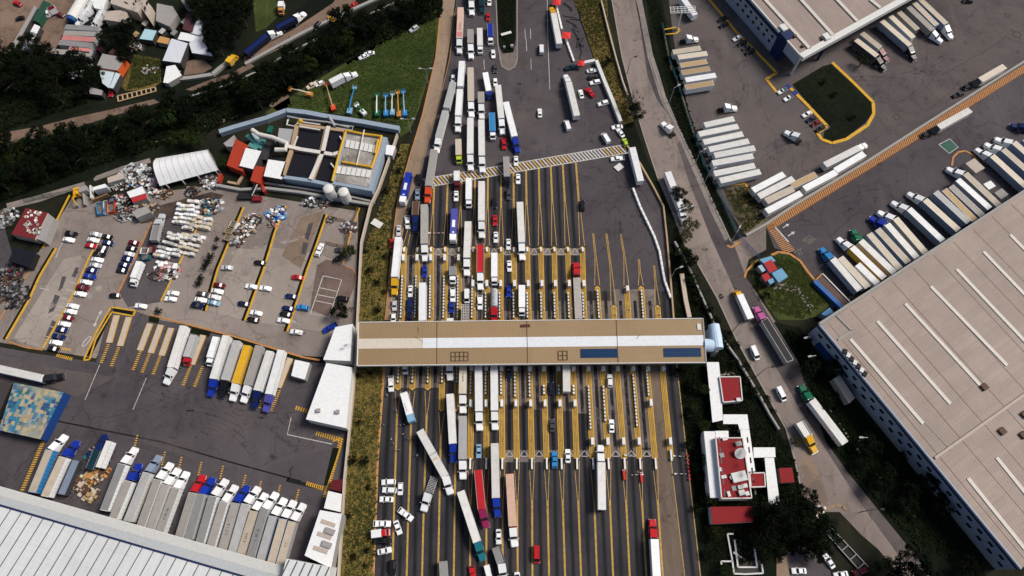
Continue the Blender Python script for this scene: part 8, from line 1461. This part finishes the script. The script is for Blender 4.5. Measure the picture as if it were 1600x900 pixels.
# ================================================================ vegetation
def leafmat(name, a, b_, c_):
 m, n, b = nodes(name); v = objco(n, rand=True); g = n.nodes.new('ShaderNodeNewGeometry')
 col = mix(n, a, b_, ramp(n, noise(n, v, .55, 3, .6), .35, .65)); col = mix(n, col, c_, ramp(n, noise(n, v, 2.4, 2, .6), .52, .75, 0, .8)); oi = n.nodes.new('ShaderNodeObjectInfo'); hs = n.nodes.new('ShaderNodeHueSaturation'); n.links.new(col, hs.inputs['Color']); n.links.new(ramp(n, oi.outputs['Random'], 0, 1, .7, 1.15), hs.inputs['Value']); n.links.new(ramp(n, oi.outputs['Random'], 0, 1, .485, .515), hs.inputs['Hue'])
 n.links.new(hs.outputs[0], b.inputs['Base Color']); b.inputs['Roughness'].default_value = .8; b.inputs['Specular IOR Level'].default_value = .05; return m
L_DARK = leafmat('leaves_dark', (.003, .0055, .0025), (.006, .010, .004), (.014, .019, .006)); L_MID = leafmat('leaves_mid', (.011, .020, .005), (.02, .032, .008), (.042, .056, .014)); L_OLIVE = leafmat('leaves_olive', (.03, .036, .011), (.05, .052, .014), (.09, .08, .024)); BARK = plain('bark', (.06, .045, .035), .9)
def tree_mesh(seed, r_, h, n_, mt, leaf=.55, flat=.75):
 q = random.Random(seed); t = MB(); tips = []; t.tube([(0, 0, 0), (.1, 0, h * .25), (0, .1, h * .5), (0, 0, h * .72)], [.32, .25, .2, .12], 7)
 for k in range(7):
  a = k * .9 + q.uniform(-.3, .3); z0 = h * q.uniform(.3, .6); e = (math.cos(a) * r_ * .65, math.sin(a) * r_ * .65, z0 + h * q.uniform(.12, .28)); t.tube([(0, 0, z0), (e[0] * .5, e[1] * .5, z0 + (e[2] - z0) * .65), e], [.15, .1, .05], 5)
 cl = []
 for k in range(26):
  a = q.uniform(0, 6.283); d = r_ * math.sqrt(q.random()) * .92; z = h * .52 + (h * .45) * math.sqrt(max(0.02, 1 - (d / r_) ** 2)) * q.uniform(.35, 1.0); cl.append((d * math.cos(a) * q.uniform(.8, 1.1), d * math.sin(a), z, r_ * q.uniform(.16, .34)))
 c = MB()
 for k in range(n_):
  cx, cy, cz, cr = cl[q.randrange(len(cl))]; v = Vector((q.gauss(0, 1), q.gauss(0, 1), q.gauss(0, 1))).normalized() * cr * q.uniform(.55, 1.08); p = Vector((cx, cy, cz)) + Vector((v.x, v.y, v.z * flat)); nrm = (v.normalized() + Vector((q.gauss(0, .6), q.gauss(0, .6), q.gauss(.3, .6)))).normalized(); s = leaf * q.uniform(.6, 1.3)
  tt = nrm.orthogonal().normalized(); tt.rotate(Matrix.Rotation(q.uniform(0, 6.28), 3, nrm)); bb = nrm.cross(tt); c.quad(p - tt * s * .5, p + bb * s * .28, p + tt * s * .5, p - bb * s * .28)
 return t.mesh('trunk', BARK), c.mesh('crown', mt)
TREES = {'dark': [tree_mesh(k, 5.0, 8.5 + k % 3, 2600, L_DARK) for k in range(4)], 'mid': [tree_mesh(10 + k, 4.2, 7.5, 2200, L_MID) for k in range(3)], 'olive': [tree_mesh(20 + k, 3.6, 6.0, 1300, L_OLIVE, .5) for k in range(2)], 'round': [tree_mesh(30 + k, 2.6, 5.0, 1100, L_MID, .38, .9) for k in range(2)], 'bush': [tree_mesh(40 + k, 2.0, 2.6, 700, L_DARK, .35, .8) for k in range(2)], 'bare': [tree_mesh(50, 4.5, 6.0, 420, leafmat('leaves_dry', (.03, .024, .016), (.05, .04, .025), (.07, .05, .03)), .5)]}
def tree(kind, x, y, lab, group=None, sc=1.0, cat='tree', pt=None):
 c_ = pt or P(x, y); tm, cm = rnd.choice(TREES[kind]); r = thing('bush' if kind == 'bush' else 'tree', lab, cat, (c_.x, c_.y, 0), rnd.uniform(0, 6.28), group); s = sc * rnd.uniform(.88, 1.12); r.scale = (s, s, s * rnd.uniform(.9, 1.1)); place(tm, 'trunk', r); place(cm, 'crown', r); return r
reg(); taken = []
CLEAR = [(PP(L), r_) for L, r_ in (([(0, 216), (60, 208), (170, 178), (245, 157)], 8), ([(290, 140), (345, 126), (398, 100), (460, 60), (520, 18), (560, -10)], 8), ([(540, 101), (585, 76), (628, 51)], 6), ([(241, 222), (300, 203), (378, 177)], 5.5), ([(165, 241), (196, 235)], 5), ([(10, 322), (132, 287), (235, 250)], 6.5), ([(140, 219), (220, 177)], 4), ([(384, 102), (480, 50), (600, -5)], 5.5), ([(426, 100), (500, 60)], 4.5), ([(563, 32), (640, -4)], 4.5), ([(300, 152), (400, 115)], 5), ([(346, 211), (418, 190)], 5.5))]
def clear(x, y):
 q = Vector((x, y, 0))
 for L, r_ in CLEAR:
  for a, b_ in zip(L, L[1:]):
   d = b_ - a; t = max(0, min(1, (q - a).dot(d) / d.length_squared))
   if (q - a - d * t).length < r_: return False
 return True
def forest(px, n_, lab, group, kinds, mind, s0=.8, s1=1.25):
 poly = [(p.x, p.y) for p in PP(px)]; c = 0
 for x, y in scatter(poly, n_ * 6):
  if c >= n_: break
  if not clear(x, y): continue
  if any((x - a) ** 2 + (y - b_) ** 2 < mind ** 2 for a, b_ in taken): continue
  taken.append((x, y)); c += 1; tree(rnd.choice(kinds), 0, 0, lab, group, rnd.uniform(s0, s1), pt=Vector((x, y, 0)))
G_R = 'trees of the dark river strip'; LR = 'dense dark tree in the crowded river strip at the upper left'
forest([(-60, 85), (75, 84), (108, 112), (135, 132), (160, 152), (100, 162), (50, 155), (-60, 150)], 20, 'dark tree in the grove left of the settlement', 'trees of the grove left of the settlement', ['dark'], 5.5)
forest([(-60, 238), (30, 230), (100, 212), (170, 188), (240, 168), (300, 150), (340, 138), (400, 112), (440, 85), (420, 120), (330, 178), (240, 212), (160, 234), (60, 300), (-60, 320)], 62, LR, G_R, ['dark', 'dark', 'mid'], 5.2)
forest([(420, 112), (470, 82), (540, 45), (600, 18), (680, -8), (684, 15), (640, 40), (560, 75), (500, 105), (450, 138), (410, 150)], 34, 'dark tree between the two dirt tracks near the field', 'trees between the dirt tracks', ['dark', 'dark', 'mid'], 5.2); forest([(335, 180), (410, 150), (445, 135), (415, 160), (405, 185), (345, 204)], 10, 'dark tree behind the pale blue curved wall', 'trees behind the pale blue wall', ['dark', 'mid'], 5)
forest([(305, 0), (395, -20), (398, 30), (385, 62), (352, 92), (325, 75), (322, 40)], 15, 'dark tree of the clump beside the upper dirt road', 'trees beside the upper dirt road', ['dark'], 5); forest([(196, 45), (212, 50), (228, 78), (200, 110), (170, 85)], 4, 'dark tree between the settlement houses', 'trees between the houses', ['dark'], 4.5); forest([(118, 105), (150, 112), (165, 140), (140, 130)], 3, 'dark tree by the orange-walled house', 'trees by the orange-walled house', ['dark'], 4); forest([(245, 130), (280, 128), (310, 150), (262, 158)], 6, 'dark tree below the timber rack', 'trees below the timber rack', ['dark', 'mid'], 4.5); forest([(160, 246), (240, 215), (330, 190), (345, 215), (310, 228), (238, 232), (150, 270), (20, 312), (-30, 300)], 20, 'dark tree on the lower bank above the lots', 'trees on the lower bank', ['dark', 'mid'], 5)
for x, y, k, s, lab in ((985, 168, 'bare', 1.1, 'bare brown bush spilling onto the frontage road'), (992, 185, 'dark', .75, 'round dark tree beside the frontage road'), (1058, 312, 'dark', .7, 'dark tree at the tail of the white frontage truck'), (1068, 330, 'mid', .7, 'tree overhanging the front of the white frontage truck'), (1076, 358, 'olive', .9, 'olive-coloured tree leaning over the frontage kerb'), (1070, 375, 'olive', .7, 'smaller olive tree below the leaning one'), (1064, 402, 'mid', .8, 'green tree above the pale thick wall, upper'), (1072, 418, 'dark', .8, 'dark green tree above the pale thick wall, lower'), (1082, 440, 'mid', .55, 'small tree at the frontage kerb by the wall'), (946, 102, 'bush', 1.3, 'dark bush at the top of the white wall'), (1342, 104, 'round', .9, 'small round tree at the corner of the planted bed'), (1302, 150, 'bush', .8, 'bush in the middle of the planted bed'), (1330, 185, 'bush', .7, 'bush near the rounded end of the planted bed'), (1285, 130, 'bush', .7, 'bush in the upper part of the planted bed'), (538, 492, 'dark', .85, 'dark tree beside the white sheds'), (548, 400, 'mid', .7, 'tree in the fenced corner by the verge'), (352, 262, 'mid', .6, 'small tree at the corner of the arched shed'), (250, 488, 'bush', .8, 'dark bush in the grass bed'),
 (1081, 604, 'bush', 1.2, 'bush below the canopy right end'), (1098, 612, 'round', .8, 'small tree left of the long walkway'), (1082, 640, 'round', .55, 'pale green round shrub left of the walkway'), (1096, 668, 'round', 1.0, 'round tree left of the gatehouse, first from the top'), (1122, 668, 'round', .7, 'small round tree under the crosswise walkway'), (1101, 722, 'round', .85, 'round tree left of the gatehouse, second from the top'), (1108, 779, 'round', 1.1, 'round tree left of the gatehouse, third from the top'), (1115, 834, 'round', 1.05, 'round palm-like tree left of the red low roof'), (1130, 892, 'round', .9, 'round tree at the bottom edge by the tiled court'), (1240, 692, 'olive', .6, 'olive shrub by the walkway end and the kerb'),
 (1180, 800, 'dark', 1.0, 'dark tree touching the red low roof'), (1200, 822, 'dark', 1.35, 'large dark tree in the lower garden, centre'), (1222, 800, 'dark', 1.2, 'large dark tree below the walkway foot'), (1190, 850, 'dark', 1.15, 'dark tree at the tiled court'), (1260, 812, 'dark', 1.2, 'dark tree next to the dirt shoulder'), (1275, 840, 'dark', 1.2, 'dark tree left of the tiled plot'), (1262, 860, 'dark', .9, 'dark tree above the visitor parking'), (1245, 780, 'dark', .9, 'dark tree at the foot of the covered walk'), (1400, 880, 'dark', 1.3, 'dark tree at the bottom right by the frontage road'), (1375, 890, 'dark', .9, 'smaller dark tree at the bottom right'), (1430, 905, 'dark', 1.0, 'dark tree cut by the bottom edge')): tree(k, x, y, lab, None, s, 'bush' if k == 'bush' else 'tree')
GS = 'trees in the shaded garden of the warehouse'; forest([(1215, 505), (1250, 520), (1300, 590), (1400, 712), (1530, 880), (1500, 890), (1420, 830), (1340, 730), (1290, 660), (1256, 580)], 26, 'dark tree in the shaded garden below the blue-grey warehouse wall', GS, ['dark', 'bush'], 4.5, .5, .8)
forest([(1055, 575), (1072, 575), (1100, 700), (1112, 880), (1100, 880), (1078, 720)], 12, 'small dark shrub along the right edge of the toll road', 'shrubs along the toll road', ['bush'], 3, .7, 1.1); forest([(1080, 445), (1110, 480), (1150, 545), (1200, 625), (1220, 665), (1190, 640), (1120, 530), (1085, 480)], 14, 'dark shrub in the garden strip beside the frontage road', 'shrubs in the garden strip', ['bush'], 3, .6, 1.1)
forest([(340, 374), (346, 376), (334, 405), (314, 446), (308, 444), (326, 405)], 8, 'dark hedge bush in the lot divider', 'bushes in the lot divider', ['bush'], 2.2, .6, .9); forest([(1175, 415), (1190, 410), (1200, 470), (1190, 470)], 5, 'dark shrub in the garden triangle beside the kiosk', 'shrubs in the garden triangle', ['bush'], 2.6, .6, 1.0)
def tufts(name, px, n_, mt, hgt, wd, kind='stuff', clump=0):
 """ground cover: many small blades and clumps"""
 poly = [(p.x, p.y) for p in PP(px)]; mb = MB()
 spots = scatter(poly, n_)
 if clump: cs = spots[:max(6, n_ // 60)]; spots = [(cx + rnd.gauss(0, clump), cy + rnd.gauss(0, clump)) for cx, cy in (rnd.choice(cs) for _ in range(n_))]; spots = [p for p in spots if inpoly(p[0], p[1], poly)]
 for x, y in spots:
  h = hgt * rnd.uniform(.5, 1.3)
  for k in range(3): a = rnd.uniform(0, 6.28); d = Vector((math.cos(a), math.sin(a), 0)) * wd * rnd.uniform(.5, 1.2); e = Vector((-d.y, d.x, 0)) * .35; p = Vector((x, y, .06)); mb.quad(p - e, p + e, p + d + e * .6 + Vector((0, 0, h)), p + d - e * .6 + Vector((0, 0, h * .8)))
 o = mb.build(name, mt); o['kind'] = kind; return o
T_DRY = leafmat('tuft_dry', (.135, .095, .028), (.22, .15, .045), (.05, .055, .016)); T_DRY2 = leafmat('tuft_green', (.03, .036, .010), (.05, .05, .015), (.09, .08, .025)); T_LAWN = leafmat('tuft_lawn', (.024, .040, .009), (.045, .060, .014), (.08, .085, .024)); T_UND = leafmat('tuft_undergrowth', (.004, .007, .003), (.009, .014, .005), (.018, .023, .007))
VG = [(626, 228), (640, 228), (612, 332), (606, 420), (600, 500), (596, 610), (588, 760), (582, 960), (530, 960), (540, 760), (552, 600), (560, 480), (568, 395), (596, 320)]
tufts('verge_grass', VG, 2600, T_DRY, .35, .6); tufts('verge_grass', VG, 2600, T_DRY2, .5, .7, clump=5)
forest(VG, 26, 'dark bush growing in the dry verge west of the toll road', 'bushes in the dry verge', ['bush'], 4, .35, .85); VE = [(890, -10), (944, -10), (950, 40), (974, 140), (985, 180), (970, 190), (934, 100), (910, 30)]; tufts('verge_grass', VE, 900, T_DRY, .35, .6); tufts('verge_grass', VE, 1500, T_DRY2, .45, .7, clump=4)
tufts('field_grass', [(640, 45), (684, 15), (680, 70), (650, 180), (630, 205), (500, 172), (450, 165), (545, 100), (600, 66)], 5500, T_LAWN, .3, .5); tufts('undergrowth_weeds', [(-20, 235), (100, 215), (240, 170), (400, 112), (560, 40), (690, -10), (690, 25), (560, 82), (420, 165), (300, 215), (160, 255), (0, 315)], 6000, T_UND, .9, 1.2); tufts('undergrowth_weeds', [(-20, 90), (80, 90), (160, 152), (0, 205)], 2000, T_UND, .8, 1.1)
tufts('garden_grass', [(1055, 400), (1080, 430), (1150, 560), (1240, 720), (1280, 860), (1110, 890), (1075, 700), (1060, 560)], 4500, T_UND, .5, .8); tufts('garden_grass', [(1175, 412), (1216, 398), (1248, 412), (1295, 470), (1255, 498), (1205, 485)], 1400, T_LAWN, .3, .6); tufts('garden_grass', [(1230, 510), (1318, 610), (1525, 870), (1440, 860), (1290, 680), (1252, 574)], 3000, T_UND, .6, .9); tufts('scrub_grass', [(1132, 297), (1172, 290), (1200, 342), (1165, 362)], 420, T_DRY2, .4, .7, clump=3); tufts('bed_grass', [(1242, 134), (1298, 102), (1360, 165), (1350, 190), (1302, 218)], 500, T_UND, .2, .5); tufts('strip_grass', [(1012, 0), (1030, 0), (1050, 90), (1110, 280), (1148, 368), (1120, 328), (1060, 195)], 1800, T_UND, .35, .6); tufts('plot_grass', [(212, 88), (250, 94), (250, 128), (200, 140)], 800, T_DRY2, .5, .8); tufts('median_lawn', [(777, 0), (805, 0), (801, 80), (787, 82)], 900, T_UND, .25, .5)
